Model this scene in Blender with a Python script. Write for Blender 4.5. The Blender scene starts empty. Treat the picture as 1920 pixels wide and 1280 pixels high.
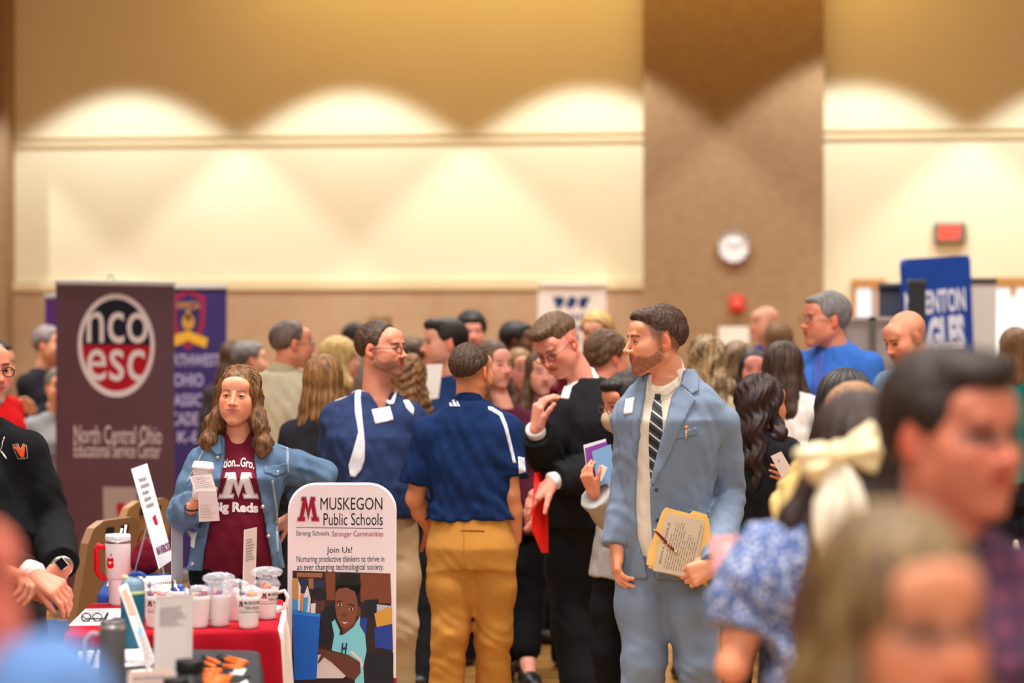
import bpy, math, random
import numpy as np
from mathutils import Vector, Matrix
from mathutils.bvhtree import BVHTree
from mathutils.geometry import delaunay_2d_cdt

FPX, EYE = 4533.33, 1.65
def P(px, py, Y):
    """a point of the room seen at photo position px, py at distance Y"""
    return np.array([(px-960)*Y/FPX, Y, EYE-(py-640)*Y/FPX])
SC = bpy.context.scene
COL = SC.collection
V3 = lambda *a: np.array(a, dtype=float)
def nrm(v):
    v = np.asarray(v, float); return v/max(1e-9, np.linalg.norm(v))

# ------------------------------------------------------------------ materials
MATS = {}
def srgb(c):
    c = np.array(c, float)/255.0
    return np.where(c <= .04045, c/12.92, ((c+.055)/1.055)**2.4)
def nodes(m):
    m.use_nodes = True
    nt = m.node_tree
    return nt, nt.nodes, nt.links, nt.nodes['Principled BSDF']
def mat(name, c, rough=.8, metal=0., emit=None, es=0., trans=0., alpha=1., spec=.3, coat=0., bump=None, vary=None, weave=None, grid=None, streak=None, dots=None):
    """flat procedural material: bump=(scale,strength), vary=(scale,colour2,amount), streak=(colour2,scale)"""
    if name in MATS: return MATS[name]
    m = bpy.data.materials.new(name); MATS[name] = m
    nt, N, L, b = nodes(m)
    c = tuple(srgb(c))+(1,)
    b.inputs['Base Color'].default_value = c
    b.inputs['Roughness'].default_value = rough
    b.inputs['Metallic'].default_value = metal
    b.inputs['Specular IOR Level'].default_value = spec
    b.inputs['Transmission Weight'].default_value = trans
    b.inputs['Alpha'].default_value = alpha
    b.inputs['Coat Weight'].default_value = coat
    if emit is not None:
        b.inputs['Emission Color'].default_value = tuple(srgb(emit))+(1,)
        b.inputs['Emission Strength'].default_value = es
    tc = N.new('ShaderNodeTexCoord')
    src = None
    def mixc(a, cb, fac):
        mx = N.new('ShaderNodeMix'); mx.data_type = 'RGBA'
        if a is None: mx.inputs[6].default_value = c
        else: L.new(a, mx.inputs[6])
        mx.inputs[7].default_value = tuple(srgb(cb))+(1,)
        L.new(fac, mx.inputs[0]); return mx.outputs[2]
    if vary:
        n = N.new('ShaderNodeTexNoise'); n.inputs['Scale'].default_value = vary[0]; n.inputs['Detail'].default_value = 4
        L.new(tc.outputs['Object'], n.inputs['Vector'])
        r = N.new('ShaderNodeMapRange'); r.inputs[1].default_value = .35; r.inputs[2].default_value = .65; r.inputs[4].default_value = vary[2]
        L.new(n.outputs[0], r.inputs[0]); src = mixc(src, vary[1], r.outputs[0])
    if streak:
        mp = N.new('ShaderNodeMapping'); mp.inputs['Scale'].default_value = streak[2] if len(streak) > 2 else (1, 1, .12)
        n = N.new('ShaderNodeTexNoise'); n.inputs['Scale'].default_value = streak[1]; n.inputs['Detail'].default_value = 3; n.inputs['Distortion'].default_value = .6
        L.new(tc.outputs['Object'], mp.inputs[0]); L.new(mp.outputs[0], n.inputs['Vector'])
        r = N.new('ShaderNodeMapRange'); r.inputs[1].default_value = .38; r.inputs[2].default_value = .62
        L.new(n.outputs[0], r.inputs[0]); src = mixc(src, streak[0], r.outputs[0])
        bp = N.new('ShaderNodeBump'); bp.inputs['Strength'].default_value = .5; bp.inputs['Distance'].default_value = .004
        L.new(n.outputs[0], bp.inputs['Height']); L.new(bp.outputs[0], b.inputs['Normal'])
    if grid:   # fine woven check lines: (period m, colour, amount)
        sx = N.new('ShaderNodeSeparateXYZ'); L.new(tc.outputs['Object'], sx.inputs[0])
        outs = []
        for k in (0, 2):
            a = N.new('ShaderNodeMath'); a.operation = 'PINGPONG'; a.inputs[1].default_value = grid[0]/2
            L.new(sx.outputs[k], a.inputs[0])
            g = N.new('ShaderNodeMath'); g.operation = 'LESS_THAN'; g.inputs[1].default_value = grid[0]*grid[3] if len(grid) > 3 else grid[0]*.04
            L.new(a.outputs[0], g.inputs[0]); outs.append(g)
        mx = N.new('ShaderNodeMath'); mx.operation = 'MAXIMUM'; L.new(outs[0].outputs[0], mx.inputs[0]); L.new(outs[1].outputs[0], mx.inputs[1])
        sc = N.new('ShaderNodeMath'); sc.operation = 'MULTIPLY'; sc.inputs[1].default_value = grid[2]; L.new(mx.outputs[0], sc.inputs[0])
        src = mixc(src, grid[1], sc.outputs[0])
    if dots:   # small flowers / flecks: (scale, colour, threshold)
        v = N.new('ShaderNodeTexVoronoi'); v.inputs['Scale'].default_value = dots[0]
        L.new(tc.outputs['Object'], v.inputs['Vector'])
        g = N.new('ShaderNodeMath'); g.operation = 'LESS_THAN'; g.inputs[1].default_value = dots[2]; L.new(v.outputs['Distance'], g.inputs[0])
        src = mixc(src, dots[1], g.outputs[0])
    if src is not None: L.new(src, b.inputs['Base Color'])
    if bump:
        n = N.new('ShaderNodeTexNoise'); n.inputs['Scale'].default_value = bump[0]; n.inputs['Detail'].default_value = 5
        L.new(tc.outputs['Object'], n.inputs['Vector'])
        bp = N.new('ShaderNodeBump'); bp.inputs['Strength'].default_value = bump[1]; bp.inputs['Distance'].default_value = .0025
        L.new(n.outputs[0], bp.inputs['Height']); L.new(bp.outputs[0], b.inputs['Normal'])
    return m
def vcol_mat(name, rough=.5, spec=.35, bump=None):
    if name in MATS: return MATS[name]
    m = bpy.data.materials.new(name); MATS[name] = m
    nt, N, L, b = nodes(m)
    a = N.new('ShaderNodeAttribute'); a.attribute_name = 'Col'
    L.new(a.outputs[0], b.inputs['Base Color'])
    b.inputs['Roughness'].default_value = rough
    b.inputs['Specular IOR Level'].default_value = spec
    tc = N.new('ShaderNodeTexCoord'); n = N.new('ShaderNodeTexNoise'); n.inputs['Scale'].default_value = 260
    L.new(tc.outputs['Object'], n.inputs['Vector'])
    bp = N.new('ShaderNodeBump'); bp.inputs['Strength'].default_value = .12; bp.inputs['Distance'].default_value = .002
    L.new(n.outputs[0], bp.inputs['Height']); L.new(bp.outputs[0], b.inputs['Normal'])
    return m
def cloth(name, c, c2=None, **k):
    if c2 is None: c2 = [max(0, x*.86) for x in c]
    k.setdefault('bump', (160, .25)); k.setdefault('rough', .9); k.setdefault('spec', .15)
    return mat(name, c, vary=(9, c2, .5), **k)

# ------------------------------------------------------------------ mesh output
def mesh_obj(name, verts, faces, material, parent=None, smooth=True, origin=None, col=None, mi=None):
    """verts in world metres; faces array (n,4)/(n,3) or list; ONE mesh object"""
    me = bpy.data.meshes.new(name)
    verts = np.asarray(verts, float)
    org = np.array(origin if origin is not None else (parent['_o'] if parent is not None and '_o' in parent.keys() else (0, 0, 0)), float)
    v = verts-org
    if isinstance(faces, np.ndarray) and faces.ndim == 2:
        n, k = faces.shape
        me.vertices.add(len(v)); me.vertices.foreach_set('co', v.astype(np.float32).ravel())
        me.loops.add(n*k); me.loops.foreach_set('vertex_index', faces.astype(np.int32).ravel())
        me.polygons.add(n); me.polygons.foreach_set('loop_start', np.arange(0, n*k, k, dtype=np.int32))
        me.update(calc_edges=True); me.validate()
    else:
        me.from_pydata([tuple(p) for p in v], [], [tuple(int(i) for i in f) for f in faces]); me.update()
    if smooth: me.polygons.foreach_set('use_smooth', [True]*len(me.polygons))
    ms = material if isinstance(material, (list, tuple)) else [material]
    for m in ms: me.materials.append(m)
    if mi is not None: me.polygons.foreach_set('material_index', np.asarray(mi, dtype=np.int32))
    if col is not None:
        at = me.attributes.new('Col', 'FLOAT_COLOR', 'POINT')
        c4 = np.ones((len(v), 4), np.float32); c4[:, :3] = col
        at.data.foreach_set('color', c4.ravel())
    o = bpy.data.objects.new(name, me); COL.objects.link(o)
    if parent is not None:
        o.parent = parent
        if origin is None: pass
    else: o.location = org
    return o
def tag(o, label=None, cat=None, group=None, kind=None):
    if label: o['label'] = label
    if cat: o['category'] = cat
    if group: o['group'] = group
    if kind: o['kind'] = kind
    return o
def thing(name, loc, label, cat, group=None):
    o = bpy.data.objects.new(name, None); COL.objects.link(o)
    o.location = tuple(loc); o['_o'] = [float(x) for x in loc]; o.empty_display_size = .1
    return tag(o, label, cat, group)
def child(name, verts, faces, m, root, **k):
    return mesh_obj(name, verts, faces, m, parent=root, **k)

class MB:
    """collects simple shapes into one mesh"""
    def __init__(s): s.v = []; s.f = []; s.m = []
    def add(s, v, f, mi=0):
        o = len(s.v); s.v += [tuple(p) for p in v]; s.f += [tuple(i+o for i in q) for q in f]; s.m += [mi]*len(f); return s
    def box(s, c, size, R=None, mi=0, bev=0):
        hx, hy, hz = [q/2 for q in size]
        if bev:
            b = min(bev, hx*.9, hy*.9, hz*.9)
            vs = []; 
            for z, q in ((-hz, b), (-hz+b, 0), (hz-b, 0), (hz, b)):
                for (x, y) in ((-1, -1), (1, -1), (1, 1), (-1, 1)):
                    vs.append((x*(hx-q), y*(hy-q) if True else 0, z))
            # chamfered vertical corners too
            vs = []
            for z, q in ((-hz, b), (-hz+b*.3, b*.3), (-hz+b, 0), (hz-b, 0), (hz-b*.3, b*.3), (hz, b)):
                X, Y = hx-q, hy-q; cc = b
                for (x, y) in ((-X+cc, -Y), (X-cc, -Y), (X, -Y+cc), (X, Y-cc), (X-cc, Y), (-X+cc, Y), (-X, Y-cc), (-X, -Y+cc)): vs.append((x, y, z))
            f = [tuple(range(7, -1, -1)), tuple(range(40, 48))]
            for k in range(5):
                for i in range(8): f.append((k*8+i, k*8+(i+1) % 8, (k+1)*8+(i+1) % 8, (k+1)*8+i))
        else:
            vs = [(x, y, z) for z in (-hz, hz) for (x, y) in ((-hx, -hy), (hx, -hy), (hx, hy), (-hx, hy))]
            f = [(3, 2, 1, 0), (4, 5, 6, 7), (0, 1, 5, 4), (1, 2, 6, 5), (2, 3, 7, 6), (3, 0, 4, 7)]
        vs = np.array(vs)
        if R is not None: vs = vs @ np.asarray(R).T
        return s.add(vs+np.array(c), f, mi)
    def lathe(s, prof, c=(0, 0, 0), n=28, R=None, mi=0, cap=True):
        vs = []
        for r, z in prof:
            for i in range(n):
                a = 2*math.pi*i/n; vs.append((r*math.cos(a), r*math.sin(a), z))
        f = []
        for k in range(len(prof)-1):
            for i in range(n): f.append((k*n+i, k*n+(i+1) % n, (k+1)*n+(i+1) % n, (k+1)*n+i))
        if cap: f.append(tuple(range(n-1, -1, -1))); f.append(tuple((len(prof)-1)*n+i for i in range(n)))
        vs = np.array(vs)
        if R is not None: vs = vs @ np.asarray(R).T
        return s.add(vs+np.array(c), f, mi)
    def tube(s, pts, r, n=8, mi=0, closed=False):
        pts = [np.array(p, float) for p in pts]; m = len(pts)
        rs = r if isinstance(r, (list, tuple, np.ndarray)) else [r]*m
        vs = []; prev = None
        for i, p in enumerate(pts):
            if closed: t = pts[(i+1) % m]-pts[i-1]
            else: t = pts[min(i+1, m-1)]-pts[max(i-1, 0)]
            t = nrm(t)
            if prev is None:
                u = nrm(np.cross(t, (0, 0, 1) if abs(t[2]) < .9 else (1, 0, 0)))
            else: u = nrm(prev-t*np.dot(prev, t))
            prev = u; w = np.cross(t, u)
            for k in range(n):
                a = 2*math.pi*k/n; vs.append(p+rs[i]*(math.cos(a)*u+math.sin(a)*w))
        f = []
        for i in range(m if closed else m-1):
            j = (i+1) % m
            for k in range(n): f.append((i*n+k, i*n+(k+1) % n, j*n+(k+1) % n, j*n+k))
        if not closed: f += [tuple(range(n-1, -1, -1)), tuple((m-1)*n+k for k in range(n))]
        return s.add(vs, f, mi)
    def ball(s, c, r, n=14, mi=0, sc=(1, 1, 1), R=None):
        prof = [(max(1e-4, r*math.sin(math.pi*k/n)), -r*math.cos(math.pi*k/n)) for k in range(n+1)]
        vs = []
        for q, z in prof:
            for i in range(n*2):
                a = math.pi*i/n; vs.append((q*math.cos(a)*sc[0], q*math.sin(a)*sc[1], z*sc[2]))
        f = []
        for k in range(n):
            for i in range(n*2): f.append((k*n*2+i, k*n*2+(i+1) % (n*2), (k+1)*n*2+(i+1) % (n*2), (k+1)*n*2+i))
        vs = np.array(vs)
        if R is not None: vs = vs @ np.asarray(R).T
        return s.add(vs+np.array(c), f, mi)
    def poly(s, pts, th=None, mi=0, n=None):
        """polygon given in 3D; extruded by vector th when given"""
        pts = [np.array(p, float) for p in pts]; k = len(pts)
        if th is None: return s.add(pts, [tuple(range(k))], mi)
        th = np.array(th, float)
        f = [tuple(range(k)), tuple(range(2*k-1, k-1, -1))]+[(i, i+k, (i+1) % k+k, (i+1) % k) for i in range(k)]
        return s.add(pts+[p+th for p in pts], f, mi)
    def build(s, name, m, root=None, smooth=False, origin=None):
        o = mesh_obj(name, np.array(s.v), s.f, m, parent=root, smooth=smooth, origin=origin, mi=s.m)
        return o
def rotz(a): c, s = math.cos(a), math.sin(a); return np.array([[c, -s, 0], [s, c, 0], [0, 0, 1]])
def rotx(a): c, s = math.cos(a), math.sin(a); return np.array([[1, 0, 0], [0, c, -s], [0, s, c]])
def roty(a): c, s = math.cos(a), math.sin(a); return np.array([[c, 0, s], [0, 1, 0], [-s, 0, c]])
D2R = math.pi/180

# ------------------------------------------------------------------ signed distance fields -> one continuous surface
def axis(lo, hi, h, fine=()):
    pts = [lo]
    while pts[-1] < hi:
        x = pts[-1]; st = h
        for a, b, hf in fine:
            if a-h <= x <= b: st = min(st, hf)
        pts.append(x+st)
    return np.array(pts, np.float32)
class Field:
    def __init__(s, lo, hi, h, fine=()):
        """fine: list of (lo3, hi3, hf) boxes"""
        s.ax = [axis(lo[i], hi[i], h, [(f[0][i], f[1][i], f[2]) for f in fine]) for i in range(3)]
        s.V = np.full([len(a) for a in s.ax], .2, np.float32)
    def reg(s, lo, hi):
        sl = []
        for i in range(3):
            a = s.ax[i]; i0 = max(0, int(np.searchsorted(a, lo[i]))-2); i1 = min(len(a), int(np.searchsorted(a, hi[i]))+2)
            if i1 <= i0: return None
            sl.append(slice(i0, i1))
        return tuple(sl), s.ax[0][sl[0]][:, None, None], s.ax[1][sl[1]][None, :, None], s.ax[2][sl[2]][None, None, :]
    def op(s, f, lo, hi, k=0., mode='u'):
        m = k+.01
        r = s.reg([q-m for q in lo], [q+m for q in hi])
        if r is None: return
        sl, x, y, z = r
        if min(x.size, y.size, z.size) == 0: return
        d = f(x, y, z).astype(np.float32); A = s.V[sl]
        d = np.broadcast_to(d, A.shape)
        if mode == 'u':
            if k > 0:
                h = np.clip(.5+.5*(A-d)/k, 0, 1); s.V[sl] = A+(d-A)*h-k*h*(1-h)
            else: s.V[sl] = np.minimum(A, d)
        else:
            if mode == 's': d = -d
            if k > 0:
                h = np.clip(.5-.5*(A-d)/k, 0, 1); s.V[sl] = A+(d-A)*h+k*h*(1-h)
            else: s.V[sl] = np.maximum(A, d)
    def cone(s, a, b, ra, rb, k=.02, mode='u', flat=None):
        a = np.array(a, float); b = np.array(b, float); ba = b-a; L2 = max(1e-9, float(ba@ba)); R = max(ra, rb)*(1 if flat is None else max(1, 1/flat[1]))
        def f(x, y, z):
            px, py, pz = x-a[0], y-a[1], z-a[2]
            h = np.clip((px*ba[0]+py*ba[1]+pz*ba[2])/L2, 0, 1)
            qx, qy, qz = px-h*ba[0], py-h*ba[1], pz-h*ba[2]
            if flat is not None:
                n, kf = flat; dn = qx*n[0]+qy*n[1]+qz*n[2]; g = dn*(kf-1)
                qx = qx+g*n[0]; qy = qy+g*n[1]; qz = qz+g*n[2]
            return np.sqrt(qx*qx+qy*qy+qz*qz)-(ra+(rb-ra)*h)
        s.op(f, np.minimum(a, b)-R, np.maximum(a, b)+R, k, mode)
    def chain(s, pts, rs, k=.02, mode='u', flat=None):
        for i in range(len(pts)-1): s.cone(pts[i], pts[i+1], rs[i], rs[i+1], k, mode, flat)
    def ell(s, c, r, k=.02, mode='u', R=None):
        c = np.array(c, float); r = np.array(r, float); M = np.eye(3) if R is None else np.asarray(R).T
        ext = r if R is None else np.sqrt((np.asarray(R)**2) @ (r*r))
        def f(x, y, z):
            px, py, pz = x-c[0], y-c[1], z-c[2]
            if R is not None:
                px, py, pz = [M[i, 0]*px+M[i, 1]*py+M[i, 2]*pz for i in range(3)]
            k0 = np.sqrt((px/r[0])**2+(py/r[1])**2+(pz/r[2])**2)
            k1 = np.sqrt((px/r[0]**2)**2+(py/r[1]**2)**2+(pz/r[2]**2)**2)
            return k0*(k0-1)/np.maximum(k1, 1e-6)
        s.op(f, c-ext, c+ext, k, mode)
    def loft(s, keys, yaw, k=.02, e=2.3, mode='u', cap=.015):
        """keys rows: z, cx, cy, a (half width), b (half depth), dv (offset forward); frame turned by yaw"""
        K = np.array(sorted(keys, key=lambda q: q[0]), float)
        cr, sr = math.cos(yaw), math.sin(yaw); mr = K[:, 3:5].max()+.05
        zl, zh = K[0, 0], K[-1, 0]
        def f(x, y, z):
            g = [np.interp(z, K[:, 0], K[:, i]) for i in range(1, 6)]
            dx, dy = x-g[0], y-g[1]
            u = dx*cr+dy*sr; v = dx*sr-dy*cr-g[4]
            q = ((np.abs(u)/g[2])**e+(np.abs(v)/g[3])**e)**(1/e)
            d = (q-1)*np.minimum(g[2], g[3])
            return np.maximum(d, np.maximum(z-zh, zl-z))
        s.op(f, (K[:, 1].min()-mr, K[:, 2].min()-mr, zl), (K[:, 1].max()+mr, K[:, 2].max()+mr, zh), k, mode)
    def disp(s, fn):
        x, y, z = s.ax[0][:, None, None], s.ax[1][None, :, None], s.ax[2][None, None, :]
        s.V += fn(x, y, z).astype(np.float32)
    def mesh(s, smooth=1):
        V = s.V.copy(); V[0], V[-1] = .2, .2; V[:, 0], V[:, -1] = .2, .2; V[:, :, 0], V[:, :, -1] = .2, .2
        ins = V < 0
        nx, ny, nz = V.shape
        cnt = np.zeros((nx-1, ny-1, nz-1), np.int8)
        for dx in (0, 1):
            for dy in (0, 1):
                for dz in (0, 1): cnt += ins[dx:nx-1+dx, dy:ny-1+dy, dz:nz-1+dz]
        I, J, K = np.nonzero((cnt > 0) & (cnt < 8))
        n = len(I)
        idx = np.full(cnt.shape, -1, np.int32); idx[I, J, K] = np.arange(n)
        acc = np.zeros((n, 3), np.float32); num = np.zeros(n, np.float32)
        X = [s.ax[0], s.ax[1], s.ax[2]]
        for axn in range(3):
            o1, o2 = [a for a in range(3) if a != axn]
            for p in (0, 1):
                for q in (0, 1):
                    off = [0, 0, 0]; off[o1] = p; off[o2] = q; off2 = list(off); off2[axn] = 1
                    a = V[I+off[0], J+off[1], K+off[2]]; b = V[I+off2[0], J+off2[1], K+off2[2]]
                    m = (a < 0) != (b < 0)
                    t = np.where(m, a/np.where(m, a-b, 1), 0)
                    g = [X[0][I+off[0]], X[1][J+off[1]], X[2][K+off[2]]]; g2 = [X[0][I+off2[0]], X[1][J+off2[1]], X[2][K+off2[2]]]
                    for c in range(3): acc[:, c] += m*(g[c]+t*(g2[c]-g[c]))
                    num += m
        vs = acc/num[:, None]
        F = []
        for axn in range(3):
            sl = [slice(1, -1)]*3; sl[axn] = slice(0, -1); sh = [slice(1, -1)]*3; sh[axn] = slice(1, None)
            A = ins[tuple(sl)]; B = ins[tuple(sh)]
            i, j, k = np.nonzero(A != B); fl = A[i, j, k]
            g = [i+1, j+1, k+1]; g[axn] = g[axn]-1
            o1, o2 = [(1, 2), (2, 0), (0, 1)][axn]
            def cell(d1, d2):
                h = [g[0].copy(), g[1].copy(), g[2].copy()]; h[o1] = h[o1]+d1; h[o2] = h[o2]+d2; return idx[h[0], h[1], h[2]]
            q = np.stack([cell(-1, -1), cell(0, -1), cell(0, 0), cell(-1, 0)], 1)
            q[~fl] = q[~fl][:, ::-1]; F.append(q)
        F = np.concatenate(F); F = F[(F >= 0).all(1)]
        for _ in range(smooth):
            E = np.concatenate([F[:, [0, 1]], F[:, [1, 2]], F[:, [2, 3]], F[:, [3, 0]]])
            dg = np.bincount(E[:, 0], minlength=n)+np.bincount(E[:, 1], minlength=n)
            ns = np.stack([np.bincount(E[:, 0], vs[E[:, 1], c], n)+np.bincount(E[:, 1], vs[E[:, 0], c], n) for c in range(3)], 1)
            vs = vs*.5+.5*ns/np.maximum(dg, 1)[:, None]
        return vs.astype(float), F
def bvh_of(vs, F): return BVHTree.FromPolygons([tuple(p) for p in vs], [tuple(int(i) for i in f) for f in F])
def fbm(x, y, z, f=1., seed=0.):
    """cheap smooth noise, about -1..1"""
    a = np.sin(f*(1.7*x+2.3*z)+seed+1.3*np.sin(f*1.9*y+seed*2)); b = np.sin(f*(2.9*y-1.3*x)+seed*1.7+1.1*np.sin(f*2.3*z+seed)); c = np.sin(f*(2.1*z+1.1*y)+seed*.6+1.2*np.sin(f*1.7*x))
    return (a+b+c)/3
# ------------------------------------------------------------------ people
ORIGIN = V3(0, 0, EYE)
class Xf:
    """local frame of a head, hand ...: world = c + s*R*p"""
    def __init__(s, c, R, sc=1.): s.c = np.array(c, float); s.R = np.asarray(R, float); s.s = sc
    def w(s, *p): return s.c+s.s*(s.R @ np.array(p, float))
    def loc(s, v): return ((v-s.c) @ s.R)/s.s
    def lx(s, x, y, z):
        dx, dy, dz = x-s.c[0], y-s.c[1], z-s.c[2]; M = s.R.T/s.s
        return [M[i, 0]*dx+M[i, 1]*dy+M[i, 2]*dz for i in range(3)]
def hcone(G, T, a, b, ra, rb, k=.01, mode='u', flat=None):
    G.cone(T.w(*a), T.w(*b), ra*T.s, rb*T.s, k*T.s, mode, None if flat is None else (T.R @ np.array(flat[0], float), flat[1]))
def hell(G, T, c, r, k=.01, mode='u', R=None):
    RR = T.R if R is None else T.R @ R
    G.ell(T.w(*c), np.array(r)*T.s, k*T.s, mode, RR)
def head_shape(G, T, fem, fine, jaw=1., smile=0., nose=1., age=0., nosel=.002):
    w = .95 if fem else 1.
    hell(G, T, (0, .022, .034), (.076, .095, .084), 0)
    hell(G, T, (0, -.022, -.022), (.063*w, .070, .086), .03)
    jw = .050*w*jaw
    for sg in (-1, 1):
        hcone(G, T, (sg*jw, .004, -.052), (sg*.017*w, -.060, -.097), .021, .015 if fem else .018, .025)
        hell(G, T, (sg*.041*w, -.056, -.022), (.024, .026, .026), .03); hell(G, T, (sg*.034*w, -.044, -.056), (.024, .028, .028), .03)
    hell(G, T, (0, -.070, -.099), (.021 if fem else .026, .020, .017), .018)
    hell(G, T, (0, -.074, -.058), (.034, .020, .026), .02)            # muzzle
    hell(G, T, (0, -.066, .05), (.056, .024, .034), .03)              # forehead
    if not fem: hcone(G, T, (-.034, -.084, .026), (.034, -.084, .026), .0075, .0075, .015)
    for sg in (-1, 1): hell(G, T, (sg*.031, -.102, .004), (.019, .017, .013), .014, 's')
    n = nose
    hcone(G, T, (0, -.087, .016), (0, -.107-nosel, -.027), .0068, .0085*n, .009)
    hell(G, T, (0, -.110-nosel, -.030), (.0095*n, .0095, .0085), .006)
    for sg in (-1, 1): hell(G, T, (sg*.0120*n, -.096-nosel*.3, -.032), (.0068, .012+nosel*.5, .0068), .008)
    if fine:
        for sg in (-1, 1):
            hell(G, T, (sg*.031, -.0765, .004), (.0150, .0150, .0125), .004)     # lids
            hell(G, T, (sg*.031, -.0915, .0035), (.0118, .0090, .0042), .0015, 's')
            hell(G, T, (sg*.007, -.105-nosel, -.0365), (.0035, .005, .003), .002, 's')
    up = smile*.006
    lr = 1. if fem else .82; ly_ = 0. if fem else .0025
    for (z, r, zz) in ((-.0535, .0050*lr, up), (-.0630, .0058*lr, up*.7)):
        pts = [(-.024, -.082, z+zz-.001), (-.011, -.0900+ly_, z+.001), (0, -.0918+ly_, z), (.011, -.0900+ly_, z+.001), (.024, -.082, z+zz-.001)]
        for i in range(4): hcone(G, T, pts[i], pts[i+1], r*(.6 if i in (0,) else 1), r*(.6 if i == 3 else 1), .004)
    if fine:
        pts = [(-.025, -.090, -.058+up), (0, -.101, -.0585), (.025, -.090, -.058+up)]
        for i in range(2): hcone(G, T, pts[i], pts[i+1], .0016, .0016, .002, 's')
        hcone(G, T, (0, -.1, -.041), (0, -.1, -.046), .002, .003, .003, 's')
    for sg in (-1, 1):                                                       # ears
        Re = rotz(-sg*.35) @ rotx(.15)
        hell(G, T, (sg*.0775, .014, -.004), (.0075, .018, .031), .006, R=Re)
        hell(G, T, (sg*.074, .006, -.026), (.007, .010, .012), .006)
        if fine:
            hell(G, T, (sg*.0865, .008, .001), (.0080, .0085, .0175), .003, 's', R=Re); hell(G, T, (sg*.0865, .006, -.006), (.0120, .006, .008), .003, 's', R=Re)
def paint_face(vs, T, skin, o):
    l = T.loc(vs); x, y, z = l[:, 0], l[:, 1], l[:, 2]; ax = np.abs(x)
    c = np.tile(srgb(skin), (len(vs), 1)); near = (np.abs(z) < .16) & (ax < .12) & (np.abs(y) < .16)
    def blend(m, colr, a=1.):
        m = np.clip(m, 0, 1)[:, None]*a*near[:, None]; c[:] = c*(1-m)+srgb(colr)*m
    g = lambda dx, dy, sx, sy: np.exp(-((dx/sx)**2+(dy/sy)**2))
    red = (min(255, skin[0]*1.02), skin[1]*.74, skin[2]*.68)
    fr = (y < -.03)
    blend(g(ax-.042, z+.024, .024, .020)*fr, red, .34*o.get('blush', 1))
    blend(g(x, z+.03, .014, .014)*fr, red, .5); blend((ax > .072)*(np.abs(z) < .035)*(y > -.01), red, .6)
    blend(g(ax-.031, z-.004, .018, .012)*fr, (skin[0]*.72, skin[1]*.58, skin[2]*.52), .55)
    n1 = .5+.5*fbm(x, y, z, 150., 1.); n2 = .5+.5*fbm(x, y, z, 420., 3.)
    if 'beard' in o:
        bc, st = o['beard']
        low = np.clip((-.036-z+.30*np.clip(-y-.055, 0, .1)*-1)/.012, 0, 1)
        jawl = np.clip((-.008-z-np.interp(-y, [0, .03, .05, .07, .09], [0, .030, .038, .034, .034]))/.012, 0, 1)
        sb = np.clip(1.3-np.abs(y+.004)/.016, 0, 1)*np.clip((.035-z)/.02, 0, 1)*(z > -.06)*(ax > .055)
        mus = (y < -.08)*(z < -.038)*(z > -.05)*(ax < .03)
        m = np.maximum(np.maximum(jawl, mus*.8), sb*.8)
        m = m*np.clip((z-(-.078+y*.62))/.012, 0, 1)*np.clip((.014-y)/.02, 0, 1)*(1-g(x, z+.059, .02, .0075)*(y < -.08))*(.55+.6*n2*n1)
        blend(m, bc, st)
    if o.get('lips', True):
        lc = o.get('lipc', (skin[0]*.82, skin[1]*.52, skin[2]*.52))
        blend(np.clip(1.8*g(x, z+.0585, .021, .0085), 0, 1)*(y < -.076), lc, .9)
    bw = o.get('brow', (90, 62, 45))
    zb = .0225+.004*np.exp(-((ax-.034)/.012)**2)-(.10 if not o.get('fem') else .06)*np.clip(ax-.042, 0, 1)
    blend(np.clip(1.5-np.abs(z-zb)/(.0036 if not o.get('fem') else .0026), 0, 1)*(ax > .012)*(ax < .05)*(y < -.05), bw, .8*o.get('brows', 1))
    if o.get('eyepaint', True):
        es_ = o.get('eyescale', 1.); blend(np.clip(1.8*g(ax-.031, z-.0035, .0115*es_, .0038*es_), 0, 1)*(y < -.06), (60, 42, 36), .9)
    if o.get('fine'):
        blend(np.clip(1.6-np.abs(z-(.0080-((ax-.031)/.0135)**2*.0045))/.0019, 0, 1)*(ax > .017)*(ax < .046)*(y < -.06), (52, 32, 26), .85)
        blend(np.clip(1-(((x))/.02)**4, 0, 1)*np.clip(1.3-np.abs(z+.058)/.0014, 0, 1)*(y < -.08), (95, 38, 36), .8)
    if 'fade' in o:   # clipped hair on the sides of the skull
        fc, st, z0 = o['fade']
        lim = np.interp(y, [-.07, -.045, -.03, -.005, .02, .04, .12], [.055, .03, -.005, -.01, .03, -.045, -.085])
        blend(np.clip((z-lim)/.034, 0, 1)*(y > -.075+.0*z)*(.7+.4*n2), fc, st)
    if 'scalp' in o: # bald man's stubble ring
        fc, st = o['scalp']; blend((y > -.02)*np.clip((.06-z)/.03, 0, 1)*(z > -.05), fc, st)
    return c
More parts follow.
